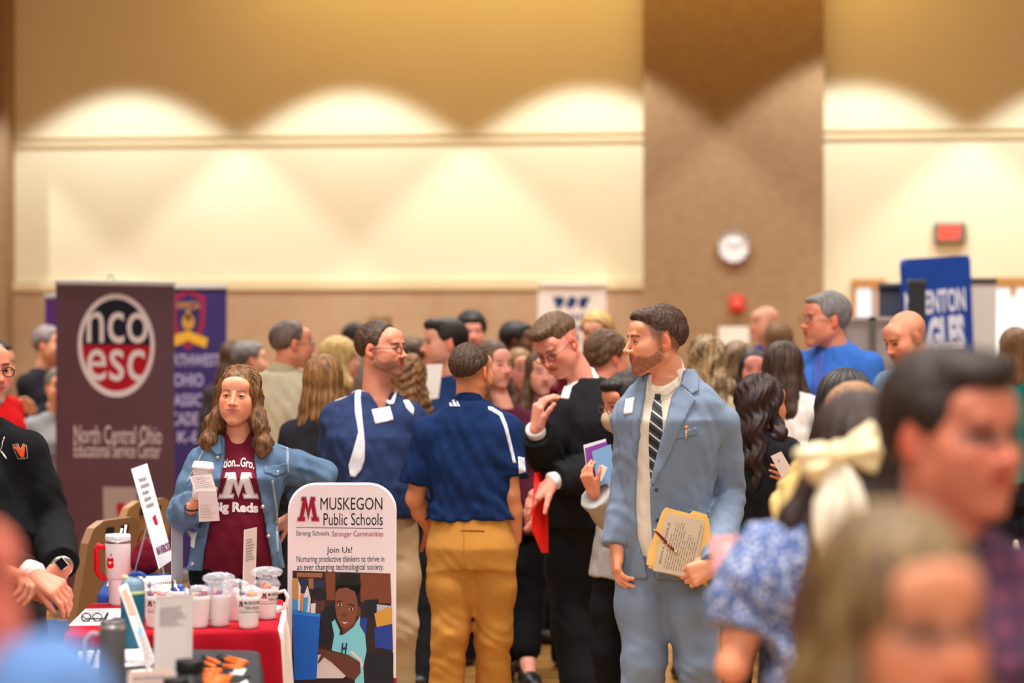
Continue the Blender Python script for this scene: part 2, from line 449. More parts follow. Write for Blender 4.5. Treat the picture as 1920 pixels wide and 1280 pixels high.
def hand(G, wr, d, n, side, s=1., curl=(.3, .35, .4, .45), thumb=.5, spread=.06, k=.004, tcurl=.3):
    """wr wrist point, d direction of the fingers, n palm normal (out of the palm), side = +1/-1 picks the thumb side"""
    d = nrm(d); n = nrm(np.array(n, float)-d*np.dot(n, d)); t = np.cross(d, n)*side
    W = lambda a, b, c: wr+s*(a*d+b*t+c*n)
    for b0, b1 in ((-.012, -.030), (-.004, -.010), (.006, .010), (.014, .028)):
        G.cone(W(.0, b0, 0), W(.086 if b1 < .02 else .084, b1, 0), .0165*s, .0125*s, .012*s)
    G.cone(W(.02, .022, .010), W(.055, .024, .010), .015*s, .011*s, .012*s)
    G.cone(W(.02, -.02, .008), W(.06, -.026, .008), .014*s, .010*s, .012*s)
    tips = []
    for i, (b, L) in enumerate(((.0275, (.040, .026, .021)), (.0095, (.045, .030, .023)), (-.0095, (.041, .028, .022)), (-.0275, (.033, .021, .019)))):
        p = W(.086 - .003*abs(i-1.2), b, 0); a = 0.; sp = (1.3-i)*spread
        rr = (.0090, .0086, .0078, .0068)
        for j in range(3):
            a += curl[i]*(1., 1.25, .8)[j]
            dd = math.cos(a)*(math.cos(sp)*d+math.sin(sp)*t)+math.sin(a)*n
            q = p+s*L[j]*dd; G.cone(p, q, rr[j]*s, rr[j+1]*s, k*s); p = q
        tips.append(p)
    a = thumb
    p = W(.018, .020, .006); dirs = []
    dd = nrm(math.cos(a)*d+math.sin(a)*t+.25*n)
    for j, (L, r0, r1) in enumerate(((.046, .0155, .0115), (.032, .0110, .0095), (.026, .0095, .0078))):
        q = p+s*L*dd; G.cone(p, q, r0*s, r1*s, (.008 if j == 0 else k)*s); p = q
        dd = nrm(dd+tcurl*(n*.7+d*.5-t*.3*j))
    return tips+[p]
HK = {}
def hair_shape(G, T, kind, o):
    th = o.get('th', .012); body = o.get('tilt', 0)
    def cap(zl_y, zl_z, th=th, sc=1., top=0.):
        fs_ = .005 if kind in ('crew', 'short') else 0.; c = (0, .022+fs_, .036+top*.5); r = (.076+th, .096+th-fs_, .084+th+top*.5)
        lo = T.c-.17*T.s; hi = T.c+.17*T.s
        def f(x, y, z):
            lx, ly, lz = T.lx(x, y, z)
            px, py, pz = lx-c[0], ly-c[1], lz-c[2]
            k0 = np.sqrt((px/r[0])**2+(py/r[1])**2+(pz/r[2])**2); k1 = np.sqrt((px/r[0]**2)**2+(py/r[1]**2)**2+(pz/r[2]**2)**2)
            d = k0*(k0-1)/np.maximum(k1, 1e-6)
            zl = np.interp(ly, zl_y, zl_z); cut = (zl-lz)*.8
            cut = cut+.004*fbm(lx, ly, lz, 90., 2.)
            if kind != 'long': d = d+th*(.4 if kind == 'short' else .85)*np.clip(1-(lz-zl)/.034, 0, 1)
            return np.maximum(d, cut)*T.s
        G.op(f, lo, hi, 0)
    if kind == 'crew':
        hl = o.get('hl', .072)
        cap([-.12, -.075, -.055, -.035, -.02, 0, .022, .04, .07, .13], [hl, hl-.004, hl-.02, .048, .040, .034, .036, .020, -.01, -.035], top=o.get('top', .004))
        if o.get('quiff'): hell(G, T, (0, -.036, .092+o['quiff']*.3), (.054, .047, .022+o['quiff']), .02)
    elif kind == 'short':
        hl = o.get('hl', .072)
        cap([-.12, -.075, -.055, -.035, -.02, 0, .022, .04, .07, .13], [hl, hl-.004, hl-.03, .01, .0, .015, .03, -.02, -.055, -.06], top=o.get('top', .004))
        hell(G, T, (0, -.036, .088), (.057, .054, .025), .015)
        if o.get('quiff'): hell(G, T, (0, -.045, .095+o['quiff']*.3), (.056, .055, .022+o['quiff']), .02)
    elif kind == 'flattop':
        cap([-.12, -.075, -.055, -.03, 0, .03, .07, .13], [.07, .066, .05, .045, .045, .045, .03, .015], top=.006)
        hell(G, T, (0, -.015, .105), (.062, .085, .030), .02)
        hell(G, T, (0, -.062, .092), (.048, .034, .022), .015)
    elif kind == 'ring':     # balding
        cap([-.12, -.06, -.03, 0, .022, .04, .13], [.2, .2, .02, .01, .03, -.03, -.055])
        hell(G, T, (0, -.02, .13), (.06, .09, .05), .02, 's')
    elif kind == 'receding':
        cap([-.12, -.05, -.035, -.02, 0, .022, .04, .13], [.11, .105, .06, .01, .015, .03, -.03, -.055])
    elif kind == 'curly':
        cap([-.12, -.07, -.05, -.02, 0, .03, .06, .13], [.065, .055, .03, 0, .0, .02, -.04, -.055], th=.024, top=.01)
    elif kind == 'afro':
        cap([-.12, -.06, -.04, 0, .13], [.06, .045, .0, -.02, -.06], th=.034, top=.01)
    else:
        # long hair
        L = o.get('len', .25); fl = o.get('flare', .02); th = o.get('th', .016)
        cap([-.13, -.09, -.05, .0, .13], [-.05, -.05, -.06, -.09, -.09], th=th, top=.002)
        sh = o.get('shoulder', 0.)
        zs = [.03, -.06, -.12, -.12-(L-.12)*.5, -L]
        dn = T.R.T @ V3(0, 0, -1)       # hair hangs along real down, not along the head's axis
        dn = dn/max(.3, -dn[2])
        def HP(x, y, z): # position hung from the head at ear height
            q = T.w(x, y, min(z, .0) if z > -.02 else -.02); 
            if z < -.02: q = q+T.s*V3(0, 0, z+.02)
            return q
        for sg in (-1, 1):
            if o.get('sides', True) and (o.get('only', 0) in (0, sg)):
                yy = o.get('front', -.03)
                xs = [.070, .074, .078+fl*.6, .080+fl, .078+fl*o.get('tipf', 1.)]
                ys = [.0, -.005, yy*.4, yy, yy*1.2]
                rs = [.022, .026, .030, .032, .016]
                pts = [HP(sg*xs[i]*o.get('wx', 1), ys[i], zs[i]) for i in range(5)]
                for i in range(4): G.cone(pts[i], pts[i+1], rs[i]*T.s, rs[i+1]*T.s, .02, flat=None)
            if o.get('backx', True):
                xs = [.045, .05, .055+fl*.3, .06+fl*.4, .055+fl*.5]; ys = [.07, .075, .078, .082+sh, .085+sh]
                rs = [.034, .036, .036, .034, .018]
                pts = [HP(sg*xs[i]*o.get('wx', 1), ys[i], zs[i]) for i in range(5)]
                for i in range(4): G.cone(pts[i], pts[i+1], rs[i]*T.s, rs[i+1]*T.s, .03)
        if o.get('backx', True):
            pts = [HP(0, .09, .02), HP(0, .098, -.08), HP(0, .10+sh, -L*.6), HP(0, .10+sh, -L)]
            for i in range(3): G.cone(pts[i], pts[i+1], (.03, .034, .034)[i]*T.s, (.034, .034, .018)[i]*T.s, .03)
        # opening for the face
        pw = o.get('face', .060)
        hell(G, T, (o.get('part', 0.), -.110, -.018), (pw*.84, .085, o.get('fh', .099)), .014, 's'); hell(G, T, (0, -.108, -.046), (pw, .085, .098), .03, 's')
        hell(G, T, (0, -.06, -.13), (pw*.85, .07, .07), .012, 's')
    am = o.get('curl', 0.)
    if am:
        f = o.get('cf', 60.)
        lo = T.c-.5; 
        def g(x, y, z):
            lx, ly, lz = T.lx(x, y, z); return am*(fbm(lx, ly, lz, f, 1.)+.5*fbm(lx, ly, lz, f*2.3, 4.))
        G.disp(g)
    elif kind not in ('short', 'crew', 'flattop', 'ring', 'receding'):
        def g(x, y, z):
            lx, ly, lz = T.lx(x, y, z); an = np.arctan2(lx, ly)
            wv = o.get('wave', .25)
            mk = np.clip((ly+.055)/.03, 0, 1)+np.clip((.0-lz)/.04, 0, 1); mk = np.clip(mk, .06, 1)
            return mk*(.0032*np.sin(an*26+3*wv*np.sin(lz*48+an*3)+lz*8)+wv*.006*np.sin(lz*52+an*5))
        G.disp(g)
    else:
        def g(x, y, z):
            lx, ly, lz = T.lx(x, y, z); return .0012*np.sin(lx*260+4*np.sin(ly*60)+lz*80)+.0012*fbm(lx, ly, lz, 170., 1.)
        G.disp(g)
def strands(vs, F, T, n, L, w, flow, seed=1, lift=.002, jit=.35, seg=5, wave=0.):
    """thin tapering locks lying along a hair surface"""
    rng = np.random.RandomState(seed)
    bv = bvh_of(vs, F)
    tri = vs[F[:, 0]]; cen = vs[F].mean(1)
    ids = rng.randint(0, len(F), n); oV = []; oF = []
    for i in ids:
        p = Vector(cen[i]); hit = bv.find_nearest(p)
        if hit[0] is None: continue
        p = hit[0]; nn = hit[1]
        l = T.loc(np.array(p)); dv = flow(l, rng)
        if dv is None: continue
        d = Vector(tuple(T.R @ dv)); ww = w*rng.uniform(.6, 1.3)*T.s; LL = L*rng.uniform(.6, 1.3)*T.s; ph = rng.uniform(0, 6)
        b0 = len(oV); d = d+Vector(rng.normal(0, jit*.3, 3))
        for j in range(seg+1):
            t = j/seg
            d2 = (d-nn*d.dot(nn)); 
            if d2.length < 1e-4: d2 = Vector((0, 0, -1))
            d2.normalize(); sd = nn.cross(d2)
            q = p+nn*(lift*(.3+1.2*t)*T.s)+sd*(wave*math.sin(ph+t*5)*T.s)
            r = ww*(1-t**2*.95)*.5
            oV += [q-sd*r, q+nn*r*.8, q+sd*r]
            if j:
                k = b0+3*(j-1)
                oF += [(k, k+1, k+4, k+3), (k+1, k+2, k+5, k+4)]
            p2 = p+d2*(LL/seg); h = bv.find_nearest(p2)
            if h[0] is None: break
            p, nn = h[0], h[1]
    oV = np.array([tuple(v) for v in oV]); oF = np.array(oF)
    return np.concatenate([vs, oV]), np.concatenate([F, oF+len(vs)])
EYEM = None
def eye_parts(T, root, iris=(70, 50, 35), look=(0, 0)):
    for sg in (-1, 1):
        mb = MB(); n = 12
        c = T.w(sg*.031, -.0758, .0038); r = .0132*T.s
        Rl = T.R @ rotz(look[0]) @ rotx(look[1]+math.pi/2)
        prof = [(0.0001, r)]+[(r*math.sin(a), r*math.cos(a)) for a in (.20, .21, .50, .51, .8, 1.2, 1.57)]+[(r, -.001), (.0001, -r)]
        # bands: pupil, iris, white
        vs = []; f = []; m = []; N = 16
        for q, z in prof:
            for i in range(N): vs.append((q*math.cos(2*math.pi*i/N), q*math.sin(2*math.pi*i/N), z))
        for kk in range(len(prof)-1):
            for i in range(N): f.append((kk*N+i, (kk+1)*N+i, (kk+1)*N+(i+1) % N, kk*N+(i+1) % N)); m.append(0 if kk < 1 else 1 if kk < 3 else 2)
        vs = np.array(vs) @ Rl.T+c
        mb.add(vs, f); mb.m = m
        mb.build('eye', [mat('pupil', (12, 10, 10), .1, spec=.6), mat('iris_%d' % iris[0], iris, .2, spec=.6), mat('eye_white', (188, 172, 162), .25, spec=.5)], root, smooth=True)
ARMSEG = {}
class Body: pass
def person(label, Y, hx, hy, yaw=0, pitch=0, roll=0, s=1., tyaw=None, fem=False, skin=(224, 168, 138), face=None, hair=None, hairc=((70, 48, 34), (40, 26, 18)),
           top=None, bottom=None, arms=None, nb=None, pc=None, sw=None, wm=1., belly=0., H=None, fine=False, hr=None, res=None, legs=None, group=None, eyes=None, shoes=(40, 32, 28), handk=None, neck=None, jaw=1., nose=1., smile=0., headonly=False, extra_parts=None, low=False, foot=0.):
    B = Body(); face = dict(face or {}); face['fem'] = fem; face['fine'] = fine; face.setdefault('eyepaint', not fine)
    c = P(hx, hy, Y) if not isinstance(hx, np.ndarray) else hx
    yaw *= D2R; pitch *= D2R; roll *= D2R; ty = yaw if tyaw is None else tyaw*D2R
    R = rotz(yaw) @ rotx(pitch) @ roty(roll); T = Xf(c, R, s)
    f = V3(math.sin(ty), -math.cos(ty), 0); r = V3(math.cos(ty), math.sin(ty), 0)
    hf = V3(math.sin(yaw), -math.cos(yaw), 0)
    px = Y/FPX; res = res or max(.006, min(.02, 2.6*px+abs(Y-8.5)*.0009)); hr = hr or res*.75
    top_z = c[2]+.118*s
    if nb is None: nb = c-hf*.015*s-f*.03*s+V3(0, 0, -.160*s)
    else: nb = P(nb[0], nb[1], Y+nb[2])
    H = H or top_z; bs = s*1.0
    if pc is None: pc = V3(nb[0], nb[1], 0)+f*.02
    else: pc = P(pc[0], 640, Y+pc[1])
    sw = (sw or (.140 if fem else .165))*bs
    hz = .515*H; kz = .275*H; az = .05*H
    S = {'a': nb-r*sw+V3(0, 0, -.082*bs), 'b': nb+r*sw+V3(0, 0, -.082*bs)}
    fr = [(c-.16*s, c+.16*s, hr)]
    A = {}
    def pt(q):
        return None if q is None else (P(q[0], q[1], Y+q[2]) if len(q) == 3 else np.array(q[:3], float))
    arms = arms or {}
    for k_, sg in (('a', -1), ('b', 1)):
        sp = dict(arms.get(k_, {}))
        if 'S' in sp: S[k_] = pt(sp['S'])
        E = pt(sp['E']) if 'E' in sp else S[k_]+sg*r*.04+V3(0, 0, -.285*bs)-f*.02
        W_ = pt(sp['W']) if 'W' in sp else E+f*.06+V3(0, 0, -.245*bs)-sg*r*.01
        d = nrm(sp['d']) if 'd' in sp else nrm(nrm(W_-E)+.0*f)
        n_ = np.array(sp['n'], float) if 'n' in sp else -sg*r+f*.3
        A[k_] = (S[k_], E, W_, d, n_, sp)
        if fine or sp.get('hand', 0): fr.append((np.minimum(W_, W_+d*.2)-.07, np.maximum(W_, W_+d*.2)+.07, handk or (.0042 if not fine else .0036)))
        elif not low: fr.append((np.minimum(W_, W_+d*.18)-.04, np.maximum(W_, W_+d*.18)+.04, max(.0055, res*.6)))
    root = thing('person', (float(pc[0]), float(pc[1]), foot), label, 'person', group)
    # legs
    LG = {}
    for k_, sg in (('a', -1), ('b', 1)):
        hip = V3(pc[0], pc[1], hz-.01)+r*sg*.085*bs
        sp = (legs or {}).get(k_)
        if sp: kn, an, fd = pt(sp[0]), pt(sp[1]), nrm(V3(math.sin(sp[2]*D2R), -math.cos(sp[2]*D2R), 0))
        else:
            kn = V3(pc[0], pc[1], kz)+r*sg*.10+f*.02; an = V3(pc[0], pc[1], az+.02)+r*sg*.11-f*.03; fd = nrm(f+sg*r*.25)
        LG[k_] = (hip, kn, an, fd)
    allp = [c, nb, V3(pc[0], pc[1], 0)]+[q for a in A.values() for q in a[:3]]+[a[2]+a[3]*.2 for a in A.values()]+[q for l in LG.values() for q in l[:3]]+[l[2]+l[3]*.22 for l in LG.values()]
    allp = np.array(allp); lo = allp.min(0)-.17; hi = allp.max(0)+.17; lo[2] = foot-.01
    zcut = None
    # ---- skin: one continuous surface
    G = Field(lo, hi, res*1.35, fr)
    head_shape(G, T, fem, fine, jaw=jaw, nose=nose, smile=smile, nosel=face.get('nosel', .002))
    nr = (neck or (.049 if fem else .058))*s
    hcone(G, T, (0, .022, -.05), tuple(T.loc(nb+V3(0, 0, -.01))), nr/s, nr/s*1.08, .022)
    cl = {'off': .0}
    tb = .9*bs
    ub = wm
    G.loft([(hz-.06, pc[0], pc[1], .12*ub, .08, 0), (hz+.12, pc[0]*.7+nb[0]*.3, pc[1]*.7+nb[1]*.3, .115*ub, .075, 0), (nb[2]-.17*bs, nb[0], nb[1], .13*bs, .085*bs, 0), (nb[2]-.09*bs, nb[0], nb[1], .12*bs, .07*bs, 0), (nb[2]-.03, nb[0], nb[1], .06*bs, .05*bs, 0)], ty, .03)
    for k_, sg in (('a', -1), ('b', 1)):
        Sx, E, W_, d, n_, sp = A[k_]
        G.cone(nb+V3(0, 0, -.05), Sx, .038*bs, .04*bs, .03)
        ar = .88 if fem else 1.
        tk = sp.get('thick', 1.)
        G.chain([Sx, Sx*.5+E*.5, E], [.046*ar*bs*tk, .043*ar*bs*tk, .036*ar*bs*tk], .02)
        G.chain([E, E*.62+W_*.38, W_], [.036*ar*bs*tk, .040*ar*bs*tk, .0255*ar*bs*tk], .015)
        if sp.get('hand', 1) is not None:
            hs = sp.get('hs', .93 if fem else 1.02)*s
            B.tips = hand(G, W_, d, n_, sp.get('side', sg), hs, sp.get('curl', (.3, .35, .4, .45)), sp.get('thumb', .5), sp.get('spread', .05), tcurl=sp.get('tcurl', .3))
            setattr(B, 'tips_'+k_, B.tips)
        hip, kn, an, fd = LG[k_]
        G.chain([hip, kn, kn*.6+an*.4, an], [.07*bs, .05*bs, .05*bs, .034*bs], .03)
        G.cone(an, an+fd*.05-V3(0, 0, an[2]-foot-.045), .034, .03, .02)
    vs, F = G.mesh(1)
    colr = paint_face(vs, T, skin, face)
    B.body = child('body', vs, F, vcol_mat('skin'), root, col=colr)
    B.root, B.T, B.A, B.S, B.nb, B.pc, B.f, B.r, B.hz, B.ty, B.LG, B.bs = root, T, A, S, nb, pc, f, r, hz, ty, LG, bs
    B.bvh = {'body': bvh_of(vs, F)} if fine else {}
    B.res = res; B.H = H; B.lo, B.hi = lo, hi; B.foot = foot
    if fine or eyes: eye_parts(T, root, *(eyes if isinstance(eyes, tuple) else ()))
    # ---- hair
    if hair:
        kind, ho = hair if isinstance(hair, tuple) else (hair, {})
        ext = ho.get('len', .1)+.12
        Gh = Field(c-V3(.19, .19, ext)*s, c+V3(.19, .19, .19)*s, max(hr*1.0, .0032 if fine else .005))
        hair_shape(Gh, T, kind, ho)
        hv, hF = Gh.mesh(1)
        if ho.get('strands'):
            n_, L_, w_, fl_ = ho['strands']; hv, hF = strands(hv, hF, T, n_, L_, w_, fl_, wave=ho.get('swave', 0.), lift=ho.get('lift', .002))
        hm = mat('hair_%d_%d_%d_%d' % (*hairc[0], hairc[1][0]), hairc[0], .55, spec=.35, streak=(hairc[1], 70 if kind not in ('short', 'crew', 'flattop') else 110, ho.get('sdir', (1, 1, .12))))
        B.hair = child('hair', hv, hF, hm, root)
    # ---- trousers / skirt
    bt = dict(bottom or {'c': (35, 35, 40)})
    btm = bt.get('m') or cloth('trousers_%d_%d_%d' % tuple(bt['c']), bt['c'])
    rise = bt.get('rise', .075)
    Gb = Field((lo[0], lo[1], foot+.0), (hi[0], hi[1], hz+rise+.03), res)
    wz = hz+rise
    hw = bt.get('hw', .165 if not fem else .170)*ub*bs; hd = bt.get('hd', .115)*bs+belly*.3
    mx = lambda t: pc*(1-t)+V3(nb[0], nb[1], 0)*t
    tz = (wz-hz)/max(.1, nb[2]-hz)
    q = mx(tz)
    Gb.loft([(hz-.10, pc[0], pc[1], hw*.90, hd*.95, -.01), (hz-.02, pc[0], pc[1], hw, hd*1.05, -.012), (hz+.04, pc[0], pc[1], hw*.95, hd, -.005), (wz, q[0], q[1], hw*.88, hd*.92, 0)], ty, .03)
    tr = bt.get('leg', 1.)*bs; lz = bt.get('hem', None)
    if bt.get('skirt'):
        sk = bt['skirt']
        Gb.loft([(sk, pc[0], pc[1], hw*1.2, hd*1.3, 0), (hz-.05, pc[0], pc[1], hw*1.02, hd*1.05, 0)], ty, .03)
    else:
        for k_, sg in (('a', -1), ('b', 1)):
            hip, kn, an, fd = LG[k_]
            kb = .072*tr; ab = bt.get('cuff', .058)*tr
            hem = an-V3(0, 0, an[2]-foot-.035) if lz is None else an+(kn-an)*lz
            Gb.chain([hip-V3(0, 0, .02), hip*.5+kn*.5, kn, kn*.5+hem*.5], [.098*tr, .092*tr, kb, (kb+ab)/2], .035)
            Gb.cone(kn*.5+hem*.5, hem, (kb+ab)/2, ab, .02)
            if lz is None:
                pass
        # cut a flat hem
        Gb.op(lambda x, y, z: z-(foot+.03) + 0*x+0*y, (lo[0], lo[1], foot-.05), (hi[0], hi[1], foot+.05), 0, 's')
    fa = bt.get('fold', .004)*.75
    def fold(x, y, z):
        zz = z-kz
        a = np.exp(-((z-kz)/.13)**2)+.5*np.exp(-((z-foot-.12)/.12)**2)+.6*np.exp(-((z-(hz-.09))/.06)**2)
        return fa*a*(.55*np.sin(z*78+5*fbm(x, y, z, 11., 3.)+x*44)+1.1*fbm(x*.8, y*.8, z*1.2, 26., 2.))+fa*.9*fbm(x, y, z*.6, 15., 5.)
    Gb.disp(fold)
    Gb.op(lambda x, y, z: z-wz+0*x+0*y, (lo[0], lo[1], wz-.02), (hi[0], hi[1], wz+.1), 0, 'i')
    vb, Fb = Gb.mesh(1)
    B.bottom = child(bt.get('name', 'trousers'), vb, Fb, btm, root); B.bvh['bottom'] = bvh_of(vb, Fb) if fine else None
    # shoes
    for k_ in ('a', 'b'):
        hip, kn, an, fd = LG[k_]; q = V3(an[0], an[1], foot)
        Gs = Field(q-V3(.2, .2, .012), q+V3(.2, .2, .14), max(.008, res*.8))
        Gs.cone(q-fd*.03+V3(0, 0, .045), q+fd*.10+V3(0, 0, .035), .042, .040, .02); Gs.cone(q+fd*.08+V3(0, 0, .032), q+fd*.16+V3(0, 0, .026), .043, .030, .02)
        Gs.cone(q-fd*.02+V3(0, 0, .04), q+V3(0, 0, .075), .040, .038, .02)
        Gs.op(lambda x, y, z: (foot+.002)-z+0*x+0*y, q-V3(.3, .3, .1), q+V3(.3, .3, .03), 0, 'i')
        sv, sF = Gs.mesh(1); child('shoe', sv, sF, mat('shoe_%d_%d_%d' % tuple(shoes), shoes, .4, spec=.5), root)
    # ---- upper garment(s)
    B.tops = []
    for g in ([top] if isinstance(top, dict) else (top or [])):
        B.tops.append(garment(B, g, fem, wm, belly))
    return B
def garment(B, g, fem, wm, belly):
    c, nb, pc, ty, hz, bs, f, r, res = B.T.c, B.nb, B.pc, B.ty, B.hz, B.bs, B.f, B.r, g_res(B, g)
    off = g.get('off', .012); m = g.get('m') or cloth('fabric_%d_%d_%d' % tuple(g['c']), g['c'])
    hem = g.get('hem', hz-.02); lo, hi = B.lo.copy(), B.hi.copy(); lo[2] = min(hem, min(a[2][2] for a in B.A.values()))-.08; hi[2] = nb[2]+.16
    G = Field(lo-.02, hi+.02, res)
    W = wm*bs*g.get('w', 1.); zc = nb[2]
    tz = lambda z: np.clip((z-hz)/max(.1, zc-.15-hz), 0, 1)
    def row(z, a, b, dv=0):
        t = tz(z); q = pc*(1-t)+V3(nb[0], nb[1], 0)*t; return (z, q[0], q[1], a*W+off, b*bs+off, dv)
    if fem: rows = [row(hem, g.get('hw', .165), .105), row(hz+.05, .155, .10+belly*.5, belly*.4), row(hz+.17, .130, .092+belly, belly*.5), row(zc-.24*bs, .150, .105+belly*.3, .012), row(zc-.17*bs, .160, .112, .022), row(zc-.11*bs, .148, .085, .005), row(zc-.06*bs, .115, .068, -.005), row(zc-.03*bs, .085, .058, -.007), row(zc+.0, .062, .052, -.008), row(zc+.012, .05, .045, -.008)]
    else: rows = [row(hem, g.get('hw', .165), .105+belly*.5, belly*.3), row(hz+.05, .160, .108+belly*.8, belly*.5), row(hz+.17, .155, .105+belly, belly*.6), row(zc-.26*bs, .175, .115+belly*.4, .01), row(zc-.17*bs, .185, .118, .012), row(zc-.11*bs, .172, .098, .0), row(zc-.06*bs, .135, .076, -.008), row(zc-.03*bs, .098, .066, -.01), row(zc-.0, .070, .058, -.01), row(zc+.012, .058, .05, -.01)]
    rows = [q for q in rows if q[0] >= hem]
    if g.get('keys'): rows = g['keys'](row, hem, hz, zc)
    G.loft(rows, ty, .02, e=g.get('e', 2.4))
    sl = g.get('sleeve', 1.)     # 1 long, .45 short, 0 none
    ar = (.88 if fem else 1.)*g.get('aw', 1.)
    for k_, sg in (('a', -1), ('b', 1)):
        S, E, Wp, d, n_, sp = B.A[k_]
        G.cone(nb+V3(0, 0, -.055*bs), S+V3(0, 0, -.002), .043*bs+off*.6, .047*bs*ar+off, .045); G.cone(nb+V3(0, 0, -.02*bs), nb*.45+S*.55+V3(0, 0, -.008), .030*bs+off*.5, .034*bs+off*.5, .04)
        if sl <= 0: continue
        r0, r1, r2 = .049*ar*bs+off, .042*ar*bs+off, g.get('cuffr', .031)*ar*bs+off
        if sl < .5: segs = [(S, S+(E-S)*sl*2, r0*1.03, r1*g.get('sflare', 1.22))]; q = S+(E-S)*sl*2; dd = nrm(E-S)
        elif sl < 1: q = E+(Wp-E)*(sl-.5)*2; dd = nrm(Wp-E); segs = [(S, S*.5+E*.5, r0, r0*.97), (S*.5+E*.5, E, r0*.97, r1), (E, q, r1, r1*.9)]
        else:
            dd = nrm(Wp-E); q = Wp-dd*g.get('cuffback', .012); mid = E*.5+q*.5
            segs = [(S, S*.5+E*.5, r0, r0*.98), (S*.5+E*.5, E, r0*.98, r1), (E, mid, r1, (r1+r2)/2+.003), (mid, q, (r1+r2)/2+.003, r2)]
        if 'puff' in g: segs = [(S, S*.6+q*.4, g['puff']*.8, g['puff']), (S*.6+q*.4, q, g['puff'], r1*1.25)]
        for (a0, a1, ra, rb) in segs[:-1]: G.cone(a0, a1, ra, rb, g.get('ak', .016))
        a0, a1, ra, rb = segs[-1]; ba = a1-a0; L2 = float(ba@ba); a1x = a1
        def last(x, y, z, a0=a0, ba=ba, L2=L2, ra=ra, rb=rb, dd=dd, q=q):
            px, py, pz = x-a0[0], y-a0[1], z-a0[2]; h = np.clip((px*ba[0]+py*ba[1]+pz*ba[2])/L2, 0, 1.15)
            d = np.sqrt((px-h*ba[0])**2+(py-h*ba[1])**2+(pz-h*ba[2])**2)-(ra+(rb-ra)*h)
            return np.maximum(d, (x-q[0])*dd[0]+(y-q[1])*dd[1]+(z-q[2])*dd[2])
        G.op(last, np.minimum(a0, a1)-max(ra, rb), np.maximum(a0, a1)+max(ra, rb), g.get('ak', .014))
    fa = g.get('fold', .004); sd = g.get('seed', abs(c[0])*3)
    if fa:
        Es = [B.A[k_][1] for k_ in 'ab']; 
        def fold(x, y, z):
            a = 0
            for E in Es: a = a+np.exp(-((x-E[0])**2+(y-E[1])**2+(z-E[2])**2)/.018)
            return fa*(a*np.sin(z*70+x*50+4*fbm(x, y, z, 12., sd))+.9*fbm(x, y, z, 13., sd)+.6*fbm(x*1.7, y*1.7, z*.7, 34., sd+1))
        G.disp(fold)
    if 'vneck' in g or g.get('neck', 1):       # neck hole
        q = nb+V3(0, 0, .03); rr = g.get('nr', .066 if not fem else .062)*bs
        G.cone(nb+V3(0, 0, g.get('nz', -.012)), nb+V3(0, 0, .12)+f*.02, rr*.85, rr*1.2, .008, 's')
    if 'scoop' in g:
        fw_, dz_, rr_ = g['scoop']; G.ell(nb+f*fw_+V3(0, 0, dz_), (rr_, rr_, rr_), .006, 's')
    if 'vneck' in g:    # V opening: (depth below neck, half width at top, cut depth)
        dp, hw_, cd = g['vneck']; lean = g.get('vshift', 0)
        zt = zc+.03; zb = zc-dp
        def vf(x, y, z):
            t_ = tz(z); cx = pc[0]*(1-t_)+nb[0]*t_; cy = pc[1]*(1-t_)+nb[1]*t_
            u = (x-cx)*r[0]+(y-cy)*r[1]; v = (x-cx)*f[0]+(y-cy)*f[1]
            wd = np.interp(z, [zb, zt], [g.get('vb', .0), hw_]); 
            return np.maximum(np.maximum(np.abs(u-np.interp(z, [zb, zt], [lean, 0]))-wd, zb-z), cd-v)
        G.op(vf, nb-V3(.3, .3, dp+.02), nb+V3(.3, .3, .1), .004, 's')
    if 'cutpoly' in g:     # opening of the front, outline given where the garment hangs
        Yc, poly = g['cutpoly']; pw = [P(a, b, Yc) for a, b in poly]; px_ = np.array([q[0] for q in pw]); pz_ = np.array([q[2] for q in pw])
        def cp(x, y, z):
            X = x+0*z; Z = z+0*x; D = np.full(X.shape, 9., np.float32); ins = np.zeros(X.shape, bool); n = len(pw); j = n-1
            for i in range(n):
                ax_, az_, bx_, bz_ = px_[j], pz_[j], px_[i], pz_[i]; ex, ez = bx_-ax_, bz_-az_
                h = np.clip(((X-ax_)*ex+(Z-az_)*ez)/(ex*ex+ez*ez+1e-12), 0, 1); D = np.minimum(D, np.hypot(X-ax_-h*ex, Z-az_-h*ez))
                ins ^= ((bz_ > Z) != (az_ > Z)) & (X < (ax_-bx_)*(Z-bz_)/(az_-bz_+1e-12)+bx_); j = i
            D = np.where(ins, -D, D)
            v = (x-nb[0])*f[0]+(y-nb[1])*f[1]
            return np.maximum(D, g.get('cutv', .0)-v)
        G.op(cp, (px_.min(), nb[1]-.4, pz_.min()), (px_.max(), nb[1]+.3, pz_.max()), .003, 's')
    if 'cut' in g: g['cut'](G, B)
    vs, F = G.mesh(g.get('sm', 1))
    o = child(g.get('name', 'shirt'), vs, F, m, B.root)
    if g.get('bvh') or g.get('keep'): B.bvh[g.get('name', 'shirt')] = bvh_of(vs, F)
    return o
def g_res(B, g): return g.get('res', B.res)
